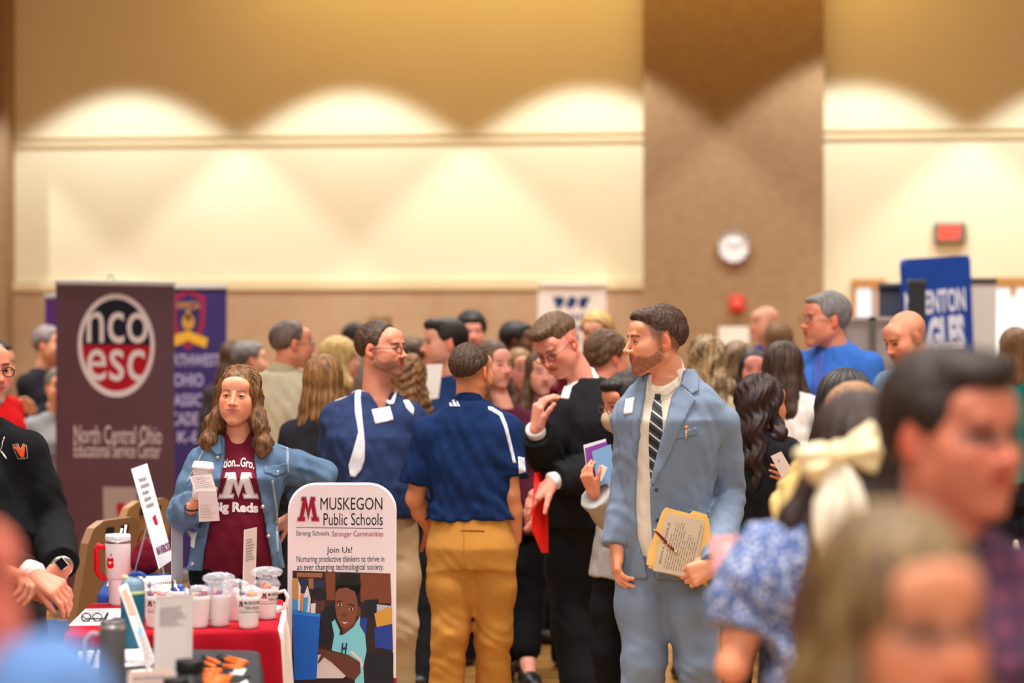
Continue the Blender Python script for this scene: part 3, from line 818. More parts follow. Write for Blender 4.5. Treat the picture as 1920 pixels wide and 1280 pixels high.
# ------------------------------------------------------------------ things lying on a surface
def inside_pts(poly, step):
    P2 = np.array(poly, float); x0, y0 = P2.min(0); x1, y1 = P2.max(0)
    gx = np.arange(x0+step*.5, x1, step); gy = np.arange(y0+step*.5, y1, step); out = []
    n = len(P2)
    for y in gy:
        for x in gx:
            c = False; j = n-1
            for i in range(n):
                if (P2[i, 1] > y) != (P2[j, 1] > y) and x < (P2[j, 0]-P2[i, 0])*(y-P2[i, 1])/(P2[j, 1]-P2[i, 1])+P2[i, 0]: c = not c
                j = i
            if c: out.append((x, y))
    return out
def densify(poly, step):
    out = []
    n = len(poly)
    for i in range(n):
        a = np.array(poly[i], float); b = np.array(poly[(i+1) % n], float); k = max(1, int(np.linalg.norm(b-a)/step))
        for j in range(k): out.append(tuple(a+(b-a)*j/k))
    return out
def cast(bv, px, py, Yg=9.):
    d = Vector(tuple(P(px, py, 10.)-ORIGIN)).normalized()
    for b in (bv if isinstance(bv, (list, tuple)) else [bv]):
        h = b.ray_cast(Vector(ORIGIN), d)
        if h[0] is not None:
            n = h[1] if h[1].dot(d) < 0 else -h[1]
            return np.array(h[0]), np.array(n)
    q = P(px, py, Yg); h = (bv[0] if isinstance(bv, (list, tuple)) else bv).find_nearest(Vector(tuple(q)))
    n = h[1] if h[1].dot(d) < 0 else -h[1]
    return np.array(h[0]), np.array(n)
def patch(name, poly, bv, m, root, th=.004, step=5, Yg=9., smooth=True, smit=6):
    """a piece of cloth / paper with thickness that follows the surface below it; outline from the photo"""
    bp = densify(poly, step); ip = inside_pts(poly, step)
    co, ed, fa, _, _, _ = delaunay_2d_cdt([Vector(p) for p in bp+ip], [(i, (i+1) % len(bp)) for i in range(len(bp))], [], 1, 1e-5)
    top = []; bot = []; hs = []; ns = []
    for p in co:
        h, n = cast(bv, p[0], p[1], Yg); hs.append(h); ns.append(n)
    hs = np.array(hs); ns = np.array(ns); dr = hs-ORIGIN; t = np.linalg.norm(dr, axis=1); dr /= t[:, None]
    t = np.clip(t, np.median(t)-.09, np.median(t)+.09)
    nb_ = [set() for _ in co]
    for f in fa:
        for i in range(len(f)): nb_[f[i]].add(f[i-1]); nb_[f[i-1]].add(f[i])
    for _ in range(smit):
        t = np.array([min(t[i], .5*t[i]+.5*np.mean([t[j] for j in nb_[i]])) if nb_[i] else t[i] for i in range(len(t))])
        ns = np.array([ns[i]*.5+.5*np.mean([ns[j] for j in nb_[i]], axis=0) if nb_[i] else ns[i] for i in range(len(t))])
    hs = ORIGIN+dr*t[:, None]
    for h, n in zip(hs, ns):
        n = nrm(n); top.append(h+n*th); bot.append(h-n*.003)
    n = len(top); top = np.array(top); bot = np.array(bot)
    F = [tuple(f) for f in fa]
    # orient
    cnt = {}
    for f in F:
        for i in range(len(f)):
            a, b = f[i], f[(i+1) % len(f)]; cnt[(a, b)] = cnt.get((a, b), 0)+1
    edges = [(a, b) for (a, b) in cnt if (b, a) not in cnt]
    F2 = list(F)+[(b, a, a+n, b+n) for a, b in edges]
    return child(name, np.concatenate([top, bot]), F2, m, root, smooth=smooth)
# text ----------------------------------------------------------------------------------------
TXT = {}
def text2d(s, bold=0., shear=0., space=1.):
    key = (s, bold, shear, space)
    if key in TXT: return TXT[key]
    cu = bpy.data.curves.new('t', 'FONT'); cu.body = s; cu.offset = bold; cu.shear = shear; cu.space_character = space; cu.resolution_u = 3; cu.align_x = 'LEFT'
    ob = bpy.data.objects.new('t', cu); COL.objects.link(ob)
    dg = bpy.context.evaluated_depsgraph_get(); dg.update()
    me = bpy.data.meshes.new_from_object(ob.evaluated_get(dg))
    v = np.array([tuple(q.co)[:2] for q in me.vertices]); F = [tuple(p.vertices) for p in me.polygons]
    bpy.data.objects.remove(ob); bpy.data.curves.remove(cu); bpy.data.meshes.remove(me)
    v = v-v.min(0); w, h = v.max(0)
    TXT[key] = (v, F, w, h); return TXT[key]
class Plane:
    """flat printed surface: o top-left corner, ux, uy(down) unit vectors, size w,h in metres"""
    def __init__(s, tl, tr, bl):
        s.o = np.array(tl, float); s.u = np.array(tr, float)-s.o; s.v = np.array(bl, float)-s.o
        s.w = np.linalg.norm(s.u); s.h = np.linalg.norm(s.v); s.n = nrm(np.cross(s.v, s.u)); s.n = s.n*(1 if np.dot(s.n, ORIGIN-s.o) > 0 else -1)
    def p(s, a, b, e=.001): return s.o+s.u*a+s.v*b+s.n*e
def put_text(mb, pl, s, a0, b0, a1, b1, e=.0012, bold=0., shear=0., mi=0, space=1., fit=True):
    """text fitted in the box (a0,b0)-(a1,b1) of plane pl (fractions)"""
    v, F, w, h = text2d(s, bold, shear, space)
    pts = [pl.p(a0+(a1-a0)*q[0]/w, b1-(b1-b0)*q[1]/h, e) for q in v]
    mb.add(pts, F, mi)
def put_poly(mb, pl, poly, e=.0012, mi=0, box=None):
    if box: a0, b0, a1, b1 = box; poly = [(a0+(a1-a0)*x, b0+(b1-b0)*y) for x, y in poly]
    co, ed, fa, _, _, _ = delaunay_2d_cdt([Vector(p) for p in poly], [(i, (i+1) % len(poly)) for i in range(len(poly))], [], 1, 1e-7)
    mb.add([pl.p(q[0], q[1], e) for q in co], [tuple(f) for f in fa], mi)
def oval(cx, cy, rx, ry, n=40, a0=0, a1=360):
    return [(cx+rx*math.cos(math.radians(a0+(a1-a0)*i/(n-1 if a1-a0 < 360 else n))), cy+ry*math.sin(math.radians(a0+(a1-a0)*i/(n-1 if a1-a0 < 360 else n)))) for i in range(n)]
BLOCKM = [(.0, .98), (.03, .78), (.10, .78), (.22, .2), (.16, .2), (.19, .0), (.42, .0), (.5, .45), (.58, .0), (.81, .0), (.84, .2), (.78, .2), (.90, .78), (.97, .78), (1., .98), (.63, .98), (.60, .78), (.68, .78), (.62, .42), (.5, .95), (.38, .42), (.32, .78), (.40, .78), (.37, .98)]
# ------------------------------------------------------------------ camera, world, light
cam = bpy.data.cameras.new('camera'); co = bpy.data.objects.new('camera', cam); COL.objects.link(co)
co.location = (0, 0, EYE); co.rotation_euler = (math.pi/2, 0, 0)
cam.sensor_width = 36; cam.lens = FPX*36/1920; cam.clip_end = 200
cam.dof.use_dof = True; cam.dof.focus_distance = 8.55; cam.dof.aperture_fstop = 1.9; cam.dof.aperture_blades = 0
SC.camera = co
SC.view_settings.view_transform = 'Standard'; SC.view_settings.look = 'None'; SC.view_settings.exposure = 0; SC.view_settings.gamma = 1
w = bpy.data.worlds.new('world'); SC.world = w; w.use_nodes = True
w.node_tree.nodes['Background'].inputs[0].default_value = (.97, .98, 1, 1); w.node_tree.nodes['Background'].inputs[1].default_value = .36
def area(loc, rot, size, e, c, sy=None, sp=math.pi):
    l = bpy.data.lights.new('ceiling_or_fill_light', 'AREA'); l.energy = e; l.size = size; l.color = c; l.spread = sp
    if sy: l.shape = 'RECTANGLE'; l.size_y = sy
    o = bpy.data.objects.new('ceiling_or_fill_light', l); COL.objects.link(o); o.location = loc; o.rotation_euler = rot; return o
# ------------------------------------------------------------------ the room
WA = -6.6*D2R                     # the far wall is turned a little: its right end is nearer
WD = 24.3
WY = lambda x: WD+math.tan(WA)*x
def wp(px, py, off=0.):           # point on the far wall seen at px,py ; off = distance in front of it
    # ray (t*(px-960)/F, t) meets y = WD-off' + tan*x
    k = (px-960)/FPX; Y = (WD-off/math.cos(WA))/(1-math.tan(WA)*k)
    return P(px, py, Y)
Rw = rotz(WA)
def wallbox(name, px0, px1, z0, z1, off, th, m, kind='structure', bev=0):
    a = wp(px0, 640, off); b = wp(px1, 640, off); L = np.hypot(b[0]-a[0], b[1]-a[1]); c = (a+b)/2; c[2] = (z0+z1)/2
    c = c+Rw @ V3(0, th/2, 0)
    o = MB().box((0, 0, 0), (L, th, z1-z0), bev=bev)
    v = np.array(o.v) @ Rw.T+c
    q = mesh_obj(name, v, o.f, m, smooth=False, origin=(c[0], c[1], z0))
    if kind: q['kind'] = kind
    return q
def zpx(px, py, off=0): return wp(px, py, off)[2]
cream = mat('cream_wall', (232, 221, 186), .85, bump=(60, .12), vary=(.5, (227, 214, 177), .6))
brown = mat('woven_brown_panel', (156, 126, 92), .95, bump=(90, .6), vary=(14, (145, 114, 80), .8))
wains = mat('brown_wainscot', (180, 152, 120), .9, bump=(120, .3), vary=(6, (176, 136, 104), .6))
trimm = mat('cream_trim', (222, 202, 160), .6)
woodf = mat('pale_wood_trim', (190, 140, 80), .5, vary=(30, (170, 118, 62), .6))
zc_ = zpx(600, 543); CEIL = 5.9
wallbox('wall_back', -1500, 1300, 0, CEIL, 0, .2, cream)
wallbox('wall_back', 1300, 1602, 0, CEIL, 0, .2, cream)
ztop = zpx(1720, 540)
wallbox('wall_back', 1602, 2700, ztop, CEIL, 0, .2, cream)
wallbox('wall_back', 1658, 1868, 0, ztop, 0, .2, cream)
wallbox('wall_back', 2100, 2700, 0, ztop, 0, .2, cream)
wallbox('wainscot_back', -1500, 1207, .12, zc_, .04, .04, wains)
wallbox('baseboard_back', -1500, 1207, 0, .12, .055, .055, mat('dark_base', (70, 52, 40), .5))
wallbox('pillar_back', 1206, 1545, 0, CEIL, .22, .22, brown)
wallbox('pillar_back', -330, 10, 0, CEIL, .3, .3, brown)
zt = zpx(600, 262); 
for a, b in ((10, 1206), (1545, 2700)):
    wallbox('trim_rail', a, b, zt+.035, zt+.06, .022, .022, trimm)
    wallbox('trim_rail', a, b, zt-.045, zt-.02, .022, .022, trimm)
wallbox('trim_wainscot_cap', 10, 1206, zc_, zc_+.09, .06, .06, trimm)
# doors / window on the right
bright = mat('bright_outdoor_light', (240, 246, 252), .5, emit=(232, 243, 255), es=.95)
wallbox('window_1', 1602, 1658, 0, ztop, -.25, .03, bright)
wallbox('window_2', 1868, 2100, 0, ztop, -.25, .03, bright)
wallbox('door_1', 1597, 1606, 0, ztop+.07, .03, .12, woodf)
wallbox('door_1', 1634, 1662, 0, ztop, .03, .12, mat('door_leaf', (176, 150, 132), .6))
wallbox('door_1', 1597, 1662, ztop, ztop+.09, .04, .1, woodf)
wallbox('trim_window_head', 1862, 2110, ztop+.0, ztop+.10, .05, .1, woodf)
o = wallbox('window_blind', 1895, 1905, ztop-.09, ztop, .04, .05, woodf, kind='structure')
# floor, ceiling, side walls
floorm = mat('wood_floor', (160, 120, 66), .22, spec=.5, vary=(2.5, (150, 104, 52), .8))
nt, N, L, b = nodes(floorm)
br = N.new('ShaderNodeTexBrick'); br.inputs['Scale'].default_value = 1.; br.inputs['Brick Width'].default_value = 1.2; br.inputs['Row Height'].default_value = .07; br.inputs['Mortar Size'].default_value = .002
br.inputs['Color1'].default_value = tuple(srgb((184, 136, 74)))+(1,); br.inputs['Color2'].default_value = tuple(srgb((160, 112, 56)))+(1,); br.inputs['Mortar'].default_value = tuple(srgb((96, 62, 30)))+(1,)
L.new(N['Texture Coordinate'].outputs['Object'], br.inputs['Vector']); L.new(br.outputs[0], b.inputs['Base Color'])
def slab(name, x0, x1, y0, y1, z0, z1, m):
    q = MB().box(((x0+x1)/2, (y0+y1)/2, (z0+z1)/2), (x1-x0, y1-y0, z1-z0)).build(name, m); q['kind'] = 'structure'; return q
slab('floor', -12, 14, -4, 28, -.1, 0, floorm)
slab('ceiling', -12, 14, -4, 28, CEIL, CEIL+.1, mat('ceiling_paint', (150, 128, 92), .9))
slab('wall_left', -12.2, -12, -4, 28, 0, CEIL, cream)
slab('wall_right', 14, 14.2, -4, 28, 0, CEIL, cream)
# wall washers: a row of downlights near the far wall
H0, D0 = 5.75, 1.4
for px in (-650, -205, 240, 658, 1100, 1600, 2040, 2480):
    q = wp(px, 640, 0)+Rw @ V3(0, -D0, 0)
    l = bpy.data.lights.new('wall_washer', 'SPOT'); l.energy = 560; l.spot_size = 2*43.4*D2R; l.spot_blend = .22; l.color = (.86, .93, 1.); l.shadow_soft_size = .07
    o = bpy.data.objects.new('wall_washer', l); COL.objects.link(o); o.location = (q[0], q[1], H0)
# added warm area light that tints the upper far wall golden
q = wp(1080, 640, 1.1); a = area((q[0], q[1], 5.75), (70*D2R, 0, WA), 7.0, 46, (1, .68, .2), .5)
# lights over the people
for x in (-4.2, 0, 4.2):
    for y in (3., 8.5, 14.5, 20.):
        area((x, y, 5.7), (0, 0, 0), 2.2, 185, (1, .955, .90), 1.4, 2.1)
area((0, -3.2, 3.9), (62*D2R, 0, 0), 6, 360, (1, .96, .92), 2.5)  # fill light added behind the camera to brighten people from the front
# wall clock, fire alarm pull, exit sign, notice
def wallplane(px0, py0, px1, py1, off=.0):
    return Plane(wp(px0, py0, off), wp(px1, py0, off), wp(px0, py1, off))
c = wp(1376, 463, .22); Rq = Rw @ rotx(math.pi/2)
t = thing('wall_clock', c, 'round white wall clock with a grey rim high on the brown pillar', 'clock')
r_ = 31*c[1]/FPX
MB().lathe([(.001, 0), (r_, 0), (r_*1.02, .01), (r_*1.02, .04), (r_*.93, .045), (r_*.9, .03)], c, 40, R=Rq, cap=False).build('rim', mat('clock_rim', (150, 135, 125), .4), t, smooth=True)
MB().lathe([(.001, .031), (r_*.92, .031), (r_*.92, .02)], c, 40, R=Rq, cap=False).build('dial', mat('clock_dial', (245, 240, 238), .5), t)
mb = MB()
for k in range(12):
    a = k*math.pi/6; mb.box(c+Rw @ V3(math.sin(a)*r_*.78, -.036, math.cos(a)*r_*.78), (.012, .004, .028), R=Rw @ roty(a))
mb.build('hour_marks', mat('clock_ink', (60, 60, 64), .5), t)
for a, L_ in ((math.radians(300), .5), (math.radians(60), .72)):
    MB().box(c+Rw @ V3(math.sin(a)*r_*L_*.5, -.042, math.cos(a)*r_*L_*.5), (.010, .004, r_*L_), R=Rw @ roty(a)).build('hand', mat('clock_ink', (60, 60, 64)), t)
def wallunit(name, px, py, w, h, d, m, label, cat, off=0.):
    q = wp(px, py, off); t = thing(name, q, label, cat)
    MB().box(q+Rw @ V3(0, -d/2, 0), (w, d, h), R=Rw, bev=.012).build('housing', m, t)
    pl = Plane(q+Rw @ V3(-w/2, -d-.001, h/2), q+Rw @ V3(w/2, -d-.001, h/2), q+Rw @ V3(-w/2, -d-.001, -h/2))
    return t, pl
t, pl = wallunit('exit_sign', 1781, 437, .31, .20, .06, mat('exit_housing', (120, 108, 92), .5), 'small glowing red exit sign on the cream wall above the blue banner', 'sign')
mb = MB(); put_poly(mb, pl, [(.15, .12), (.85, .12), (.85, .85), (.15, .85)], .001); mb.build('face_plate', mat('exit_face', (150, 105, 92), .5), t)
mb = MB(); put_text(mb, pl, 'EXIT', .17, .18, .83, .8, .004, bold=.03); mb.build('lettering', mat('exit_red', (240, 70, 50), .5, emit=(255, 70, 45), es=1.1), t)
t, pl = wallunit('fire_alarm', 1382, 569, .14, .16, .05, mat('alarm_red', (225, 62, 45), .5), 'red fire alarm box on the brown pillar below the clock', 'fire alarm', .22)
mb = MB(); put_poly(mb, pl, oval(.5, .4, .25, .22), .003); mb.build('strobe', mat('alarm_strobe', (240, 120, 100), .4), t)
mb = MB(); put_poly(mb, pl, [(.2, .72), (.8, .72), (.8, .88), (.2, .88)], .003); mb.build('grille', mat('alarm_dark', (150, 30, 24), .5), t)
# ------------------------------------------------------------------ banners and stands
def banner(label, px0, px1, pyt, Y, face, group=None, yaw=0, base=True, rail=(200, 200, 205), pad=.0, name='roll_up_banner', tilt=0, zb=.09, skew=0.):
    tl = P(px0, pyt, Y-yaw); tr = P(px1, pyt+skew, Y+yaw)
    zt = (tl[2]+tr[2])/2; 
    bl = V3(tl[0], tl[1], zb)
    if tilt: bl = bl+tilt
    pl = Plane(tl, tr, bl); mid = (tl+tr)/2; mid[2] = 0
    t = thing(name, mid, label, 'banner', group)
    n = pl.n; th = -n*.006
    mb = MB(); mb.poly([pl.p(0, 0, 0), pl.p(1, 0, 0), pl.p(1, 1, 0), pl.p(0, 1, 0)], th); mb.build('fabric_panel', face, t)
    u = nrm(pl.u); Rb = np.stack([u, -n, nrm(-pl.v)], 1)
    if base:
        MB().box(pl.p(.5, 0, 0)+V3(0, 0, .004), (pl.w+.01, .03, .03), R=Rb, bev=.006).build('top_rail', mat('rail_%d' % rail[0], rail, .35, metal=.4), t)
        R0 = np.stack([u, nrm(np.cross((0, 0, 1), u)), V3(0, 0, 1)], 1); cb = pl.p(.5, 1, 0); cb[2] = .045
        MB().box(cb, (pl.w+.04, .16, .09), R=R0, bev=.02).build('base', mat('banner_base', (150, 150, 155), .35, metal=.5), t)
        MB().tube([pl.p(.5, 1, -.03), pl.p(.5, .01, -.02)], .008).build('pole', mat('banner_base', (150, 150, 155)), t)
        for s_ in (-.3, .3): MB().box(cb+u*s_*pl.w*.8+R0[:, 1]*.0+V3(0, 0, -.04), (.03, .30, .01), R=R0).build('foot', mat('banner_base', (150, 150, 155)), t)
    return t, pl
INK = lambda n, c: mat('print_'+n, c, .75)
maroon_f = mat('plum_banner_fabric', (92, 48, 64), .42, spec=.6, vary=(3, (82, 42, 58), .7), bump=(5, .12))
t, pl = banner('plum roll-up banner with round nco esc logo behind the left tables', 104.5, 327, 530, 14.5, maroon_f, skew=3)
def px_frac(pl, x0, y0, x1, y1, x, y): return ((x-x0)/(x1-x0), (y-y0)/(y1-y0))
Hh = 530+(pl.h)*FPX/14.5
fx = lambda x: (x-104.5)/222.5
fy = lambda y: (y-531)/(Hh-530)
mb = MB(); put_poly(mb, pl, oval(fx(218), fy(647), 72/222.5, 97/(Hh-530), 60), .0010); mb.build('logo_ring', INK('logo_white', (240, 236, 248)), t)
mb = MB(); put_poly(mb, pl, oval(fx(218), fy(646), 64/222.5, 86/(Hh-530), 40, 180, 360), .0018)
mb.build('logo_upper_half', INK('logo_navy', (26, 32, 52)), t)
mb = MB(); put_poly(mb, pl, oval(fx(218), fy(646), 64/222.5, 86/(Hh-530), 40, 0, 180), .0018); mb.build('logo_lower_half', INK('logo_red', (186, 14, 44)), t)
mb = MB()
put_text(mb, pl, 'nco', fx(163), fy(584), fx(278), fy(643), .0026, bold=.006)
put_text(mb, pl, 'esc', fx(163), fy(654), fx(272), fy(714), .0026, bold=.006)
mb.build('logo_lettering', INK('logo_white', (240, 236, 248)), t)
mb = MB(); put_text(mb, pl, 'North Central Ohio', fx(139), fy(797), fx(303), fy(831), .0016, bold=.004)
put_text(mb, pl, 'Educational Service Center', fx(139), fy(829), fx(301), fy(857), .0016, bold=.004)
mb.build('lettering', INK('banner_cream', (226, 216, 222)), t)
mb = MB(); put_poly(mb, pl, [(fx(193), fy(912)), (fx(257), fy(912)), (fx(259), fy(1000)), (fx(195), fy(1000))], .0012); mb.build('printed_square', INK('square_grey', (176, 160, 158)), t)
mb = MB(); put_poly(mb, pl, [(fx(218), fy(945)), (fx(227), fy(940)), (fx(236), fy(945)), (fx(234), fy(965)), (fx(227), fy(973)), (fx(220), fy(965))], .002); mb.build('small_crest', INK('logo_red', (186, 14, 44)), t)
MB().tube([P(207+6*math.cos(a), 527-abs(12*math.sin(a)), 14.5) for a in np.linspace(0, math.pi, 9)], .004).build('hanging_loop', mat('banner_base', (150, 150, 155)), t)
# purple academy banner behind it
purple_f = mat('indigo_banner_fabric', (58, 44, 104), .6, spec=.3, vary=(3, (50, 38, 94), .6))
t, pl = banner('indigo roll-up banner with red shield crest beside the plum banner', 282, 425, 539, 16.6, purple_f)
Wp = 143; Hp = pl.h*FPX/16.6
gx = lambda x: (x-282)/Wp
gy = lambda y: (y-539)/Hp
sh = [(353, 541), (385, 556), (383, 610), (372, 640), (353, 655), (334, 640), (323, 610), (321, 556)]
si = [(353, 550), (376, 562), (375, 606), (366, 632), (353, 645), (340, 632), (331, 606), (330, 562)]
mb = MB(); put_poly(mb, pl, [(gx(a), gy(b)) for a, b in sh], .001); mb.build('shield', INK('shield_red', (160, 34, 66)), t)
mb = MB(); put_poly(mb, pl, [(gx(a), gy(b)) for a, b in si], .002); mb.build('shield_field', INK('shield_indigo', (52, 36, 92)), t)
mb = MB(); put_text(mb, pl, 'NWCA', gx(332), gy(565), gx(375), gy(579), .003, bold=.03); put_poly(mb, pl, oval(gx(353), gy(604), 12/Wp, 15/Hp, 20), .003)
put_poly(mb, pl, [(gx(349), gy(580)), (gx(357), gy(580)), (gx(357), gy(600)), (gx(349), gy(600))], .003)
mb.build('crest_lamp', INK('gold', (196, 140, 60)), t)
mb = MB(); put_poly(mb, pl, [(gx(a), gy(b)) for a, b in [(326, 628), (353, 620), (378, 630), (390, 634), (386, 652), (370, 646), (353, 638), (336, 646), (318, 652), (316, 634)]], .0035); mb.build('ribbon', INK('gold_bright', (228, 172, 48)), t)
mb = MB()
for s_, x0, x1, y0, y1 in (('NORTHWEST', 293, 413, 664, 686), ('OHIO', 326, 381, 700, 724), ('CLASSICAL', 302, 404, 738, 761), ('ACADEMY', 306, 400, 773, 797), ('K-8', 333, 373, 808, 830)):
    put_text(mb, pl, s_, gx(x0), gy(y0), gx(x1), gy(y1), .0012, bold=.012)
mb.build('lettering', INK('pale_lilac', (186, 178, 214)), t)
t, pl = banner('purple roll-up banner peeking out left of the plum banner', 84, 170, 556, 18.5, mat('purple_banner_fabric', (92, 44, 128), .6))
# white banner with blue W in the middle
t, pl = banner('white banner with blue lettering in front of the brown pillar', 1009, 1136, 534, 21., mat('white_banner_fabric', (236, 230, 226), .7), rail=(225, 220, 212))
kx = lambda x: (x-1009)/127
ky = lambda y: (y-534)/(pl.h*FPX/21.)
mb = MB()
put_poly(mb, pl, [(kx(a), ky(b)) for a, b in [(1036, 556), (1056, 556), (1062, 572), (1066, 556), (1079, 556), (1084, 572), (1088, 556), (1107, 556), (1097, 578), (1088, 578), (1082, 566), (1073, 578), (1064, 578), (1058, 566), (1050, 578), (1044, 578)]], .002)
mb.build('logo', INK('navy', (34, 56, 112)), t)
mb = MB(); put_text(mb, pl, 'WARREN', kx(1040), ky(594), kx(1104), ky(606), .002, bold=.02) if False else None
for k in range(9): put_poly(mb, pl, [(kx(1036+k*8), ky(588)), (kx(1041+k*8), ky(588)), (kx(1041+k*8), ky(601)), (kx(1036+k*8), ky(601))], .002)
put_poly(mb, pl, [(kx(1052), ky(612)), (kx(1098), ky(612)), (kx(1094), ky(618)), (kx(1056), ky(618))], .002)
put_poly(mb, pl, [(kx(1074), ky(628)), (kx(1086), ky(626)), (kx(1084), ky(650)), (kx(1076), ky(650))], .002)
mb.build('lettering', INK('steel_blue', (92, 104, 140)), t)
# tall blue banner at right, turned away
tl = P(1694, 486, 15.2); tr = P(1819, 478, 15.9); bl = V3(tl[0]+.10, tl[1]-.05, .05)
blue_f = mat('royal_blue_fabric', (12, 66, 158), .55, spec=.4, vary=(4, (8, 56, 144), .6))
t = thing('feather_banner', (tl[0]*.5+tr[0]*.5, 15.5, 0), 'tall royal blue banner with white lettering under the exit sign', 'banner')
pl = Plane(tl, tr, bl); n = pl.n
mb = MB(); cor = []
for k in range(7): a = math.pi+k*math.pi/12; cor.append((.05+.05*math.cos(a), .02+.02*math.sin(a)))
for k in range(7): a = 1.5*math.pi+k*math.pi/12; cor.append((.95+.05*math.cos(a), .02+.02*math.sin(a)))
cor += [(.93, 1), (.0, 1)]
mb.poly([pl.p(a, b, 0) for a, b in cor], -n*.03); mb.build('fabric_panel', blue_f, t)
hx_ = lambda x, y: (x-1694-(y-486)*.02)/125
Hb = pl.h*FPX/15.4
hy_ = lambda y: (y-484)/Hb
mb = MB(); put_text(mb, pl, 'N BENTON', -.02+.0, hy_(545), hx_(1806, 560), hy_(590), .003, bold=.03); put_text(mb, pl, 'EAGLES', .02, hy_(596), hx_(1802, 620), hy_(668), .003, bold=.06)
mb.build('lettering', INK('banner_white', (214, 218, 236)), t)
MB().box(pl.p(.5, 1, -.02)+V3(0, 0, -.02), (pl.w+.1, .3, .06), R=np.stack([nrm(pl.u), nrm(np.cross((0, 0, 1), pl.u)), V3(0, 0, 1)], 1), bev=.01).build('base', mat('banner_base', (150, 150, 155)), t)
# grey banners and pipe-and-drape partitions
t, pl = banner('dark slate roll-up banner left of the tall blue banner', 1648, 1701, 536, 15.6, mat('slate_fabric', (74, 78, 92), .6), rail=(90, 92, 100))
t, pl = banner('dark slate roll-up banner overlapping the tall blue banner', 1703, 1736, 530, 14.0, mat('slate_fabric', (74, 78, 92)), rail=(90, 92, 100))
t, pl = banner('light grey blank banner with black top rail right of the blue banner', 1818, 1868, 526, 16.4, mat('light_grey_fabric', (196, 190, 186), .7), rail=(62, 60, 62))
part_m = mat('partition_grey', (196, 192, 196), .9, bump=(150, .3), vary=(40, (186, 182, 188), .5))
for x0, x1, lab in ((1578, 1634, 'pale grey fabric partition panel behind the man in the blue shirt'), (1636, 1690, 'pale grey fabric partition panel behind the bald man looking down')):
    a = P(x0, 594, 14.9); b = P(x1, 594, 14.9); t = thing('partition_panel', ((a[0]+b[0])/2, 14.9, 0), lab, 'partition')
    MB().box(((a[0]+b[0])/2, 14.9, a[2]/2+.02), (b[0]-a[0]-.01, .03, a[2]-.04)).build('panel', part_m, t)
    for x in (a[0], b[0]): MB().box((x+(.01 if x == a[0] else -.01), 14.9, a[2]/2), (.02, .05, a[2])).build('frame_post', mat('post_grey', (130, 128, 130), .4), t)
    MB().box(((a[0]+b[0])/2, 14.9, a[2]-.01), (b[0]-a[0], .05, .02)).build('top_rail', mat('post_pale', (214, 212, 216), .4), t)
a = wp(1378, 640, .22)
t, pl = wallunit('notice_board', 1376, 636, .30, .25, .02, mat('notice_white', (232, 222, 210), .7), 'white notice sheet on the brown pillar under the fire alarm', 'notice', .22)
# low tables with black skirts behind the crowd
def skirt_table(label, x0, x1, y0, y1, m, mtop=None, group=None, z=.75):
    t = thing('skirted_table', ((x0+x1)/2, (y0+y1)/2, 0), label, 'table', group)
    MB().box(((x0+x1)/2, (y0+y1)/2, z-.015), (x1-x0, y1-y0, .03), bev=.012).build('tabletop', mtop or m, t)
    # gathered skirt
    pts = []; per = []
    for (a, b) in (((x0, y0), (x1, y0)), ((x1, y0), (x1, y1)), ((x1, y1), (x0, y1)), ((x0, y1), (x0, y0))):
        n = max(4, int(math.hypot(b[0]-a[0], b[1]-a[1])/.03)); nv = nrm((b[1]-a[1], -(b[0]-a[0])))
        for i in range(n):
            f_ = i/n; d = .012*math.sin(i*1.9)+.012
            per.append((a[0]+(b[0]-a[0])*f_+nv[0]*d, a[1]+(b[1]-a[1])*f_+nv[1]*d))
    n = len(per); v = [(p[0], p[1], z-.01) for p in per]+[(p[0]+.01*math.sin(i), p[1]+.01*math.cos(i*.7), .012) for i, p in enumerate(per)]
    child('skirt', v, [(i, (i+1) % n, (i+1) % n+n, i+n) for i in range(n)], m, t)
    return t
blk = cloth('black_drape', (22, 20, 22))
skirt_table('black draped table behind the man in mustard trousers', -1.35, .42, 13.4, 14.1, blk)
skirt_table('black draped table right of the man in the light blue suit', 1.0, 2.12, 13.45, 14.0, blk)
# ------------------------------------------------------------------ helpers for dress details
SK = (232, 170, 138)
def collar(B, m, h=.035, r=.062, th=.006, name='collar', dz=-.02, front=-.03, open_=.0, tilt=None, fwd=.0):
    """folded collar band round the neck"""
    n = 26; nb, f, r_ = B.nb, B.f, B.r; bs = B.bs; V = []; F = []
    T = B.T; ax_top = T.w(0, .022, -.10)
    for i in range(n+1):
        a = -math.pi+2*math.pi*i/n if not open_ else -math.pi+open_+(2*math.pi-2*open_)*i/n
        fr = (1+math.cos(a))/2       # 1 at back? a=0 -> back
        d = -math.cos(a)*f*-1*-1
        dirv = math.sin(a)*r_-math.cos(a)*f
        back = (1+math.cos(a))/2
        z0 = nb[2]+dz+front*(1-back)+.012*back; z1 = z0+h*(.75+.35*back)
        c0 = nb-f*.012; c1 = nb*.6+V3(ax_top[0], ax_top[1], nb[2])*.4-f*.006
        c0_, c1_ = c0, c1; c0, c1 = c0+f*fwd*(1-back)*1.25, c1+f*fwd*(1-back)
        for (c_, z, rr) in ((c0, z0, r*1.10*bs), (c1, z1, r*.98*bs), (c1, z1+.003, r*.93*bs), (c1, z1-.003, r*.88*bs), (c0, z0, r*.95*bs)):
            V.append(V3(c_[0], c_[1], 0)+dirv*rr+V3(0, 0, z))
        c0, c1 = c0_, c1_
    for i in range(n):
        for k in range(4): F.append((i*5+k, (i+1)*5+k, (i+1)*5+k+1, i*5+k+1))
    B.bvh[name] = bvh_of(np.array(V), F)
    return child(name, V, F, m, B.root, smooth=True)
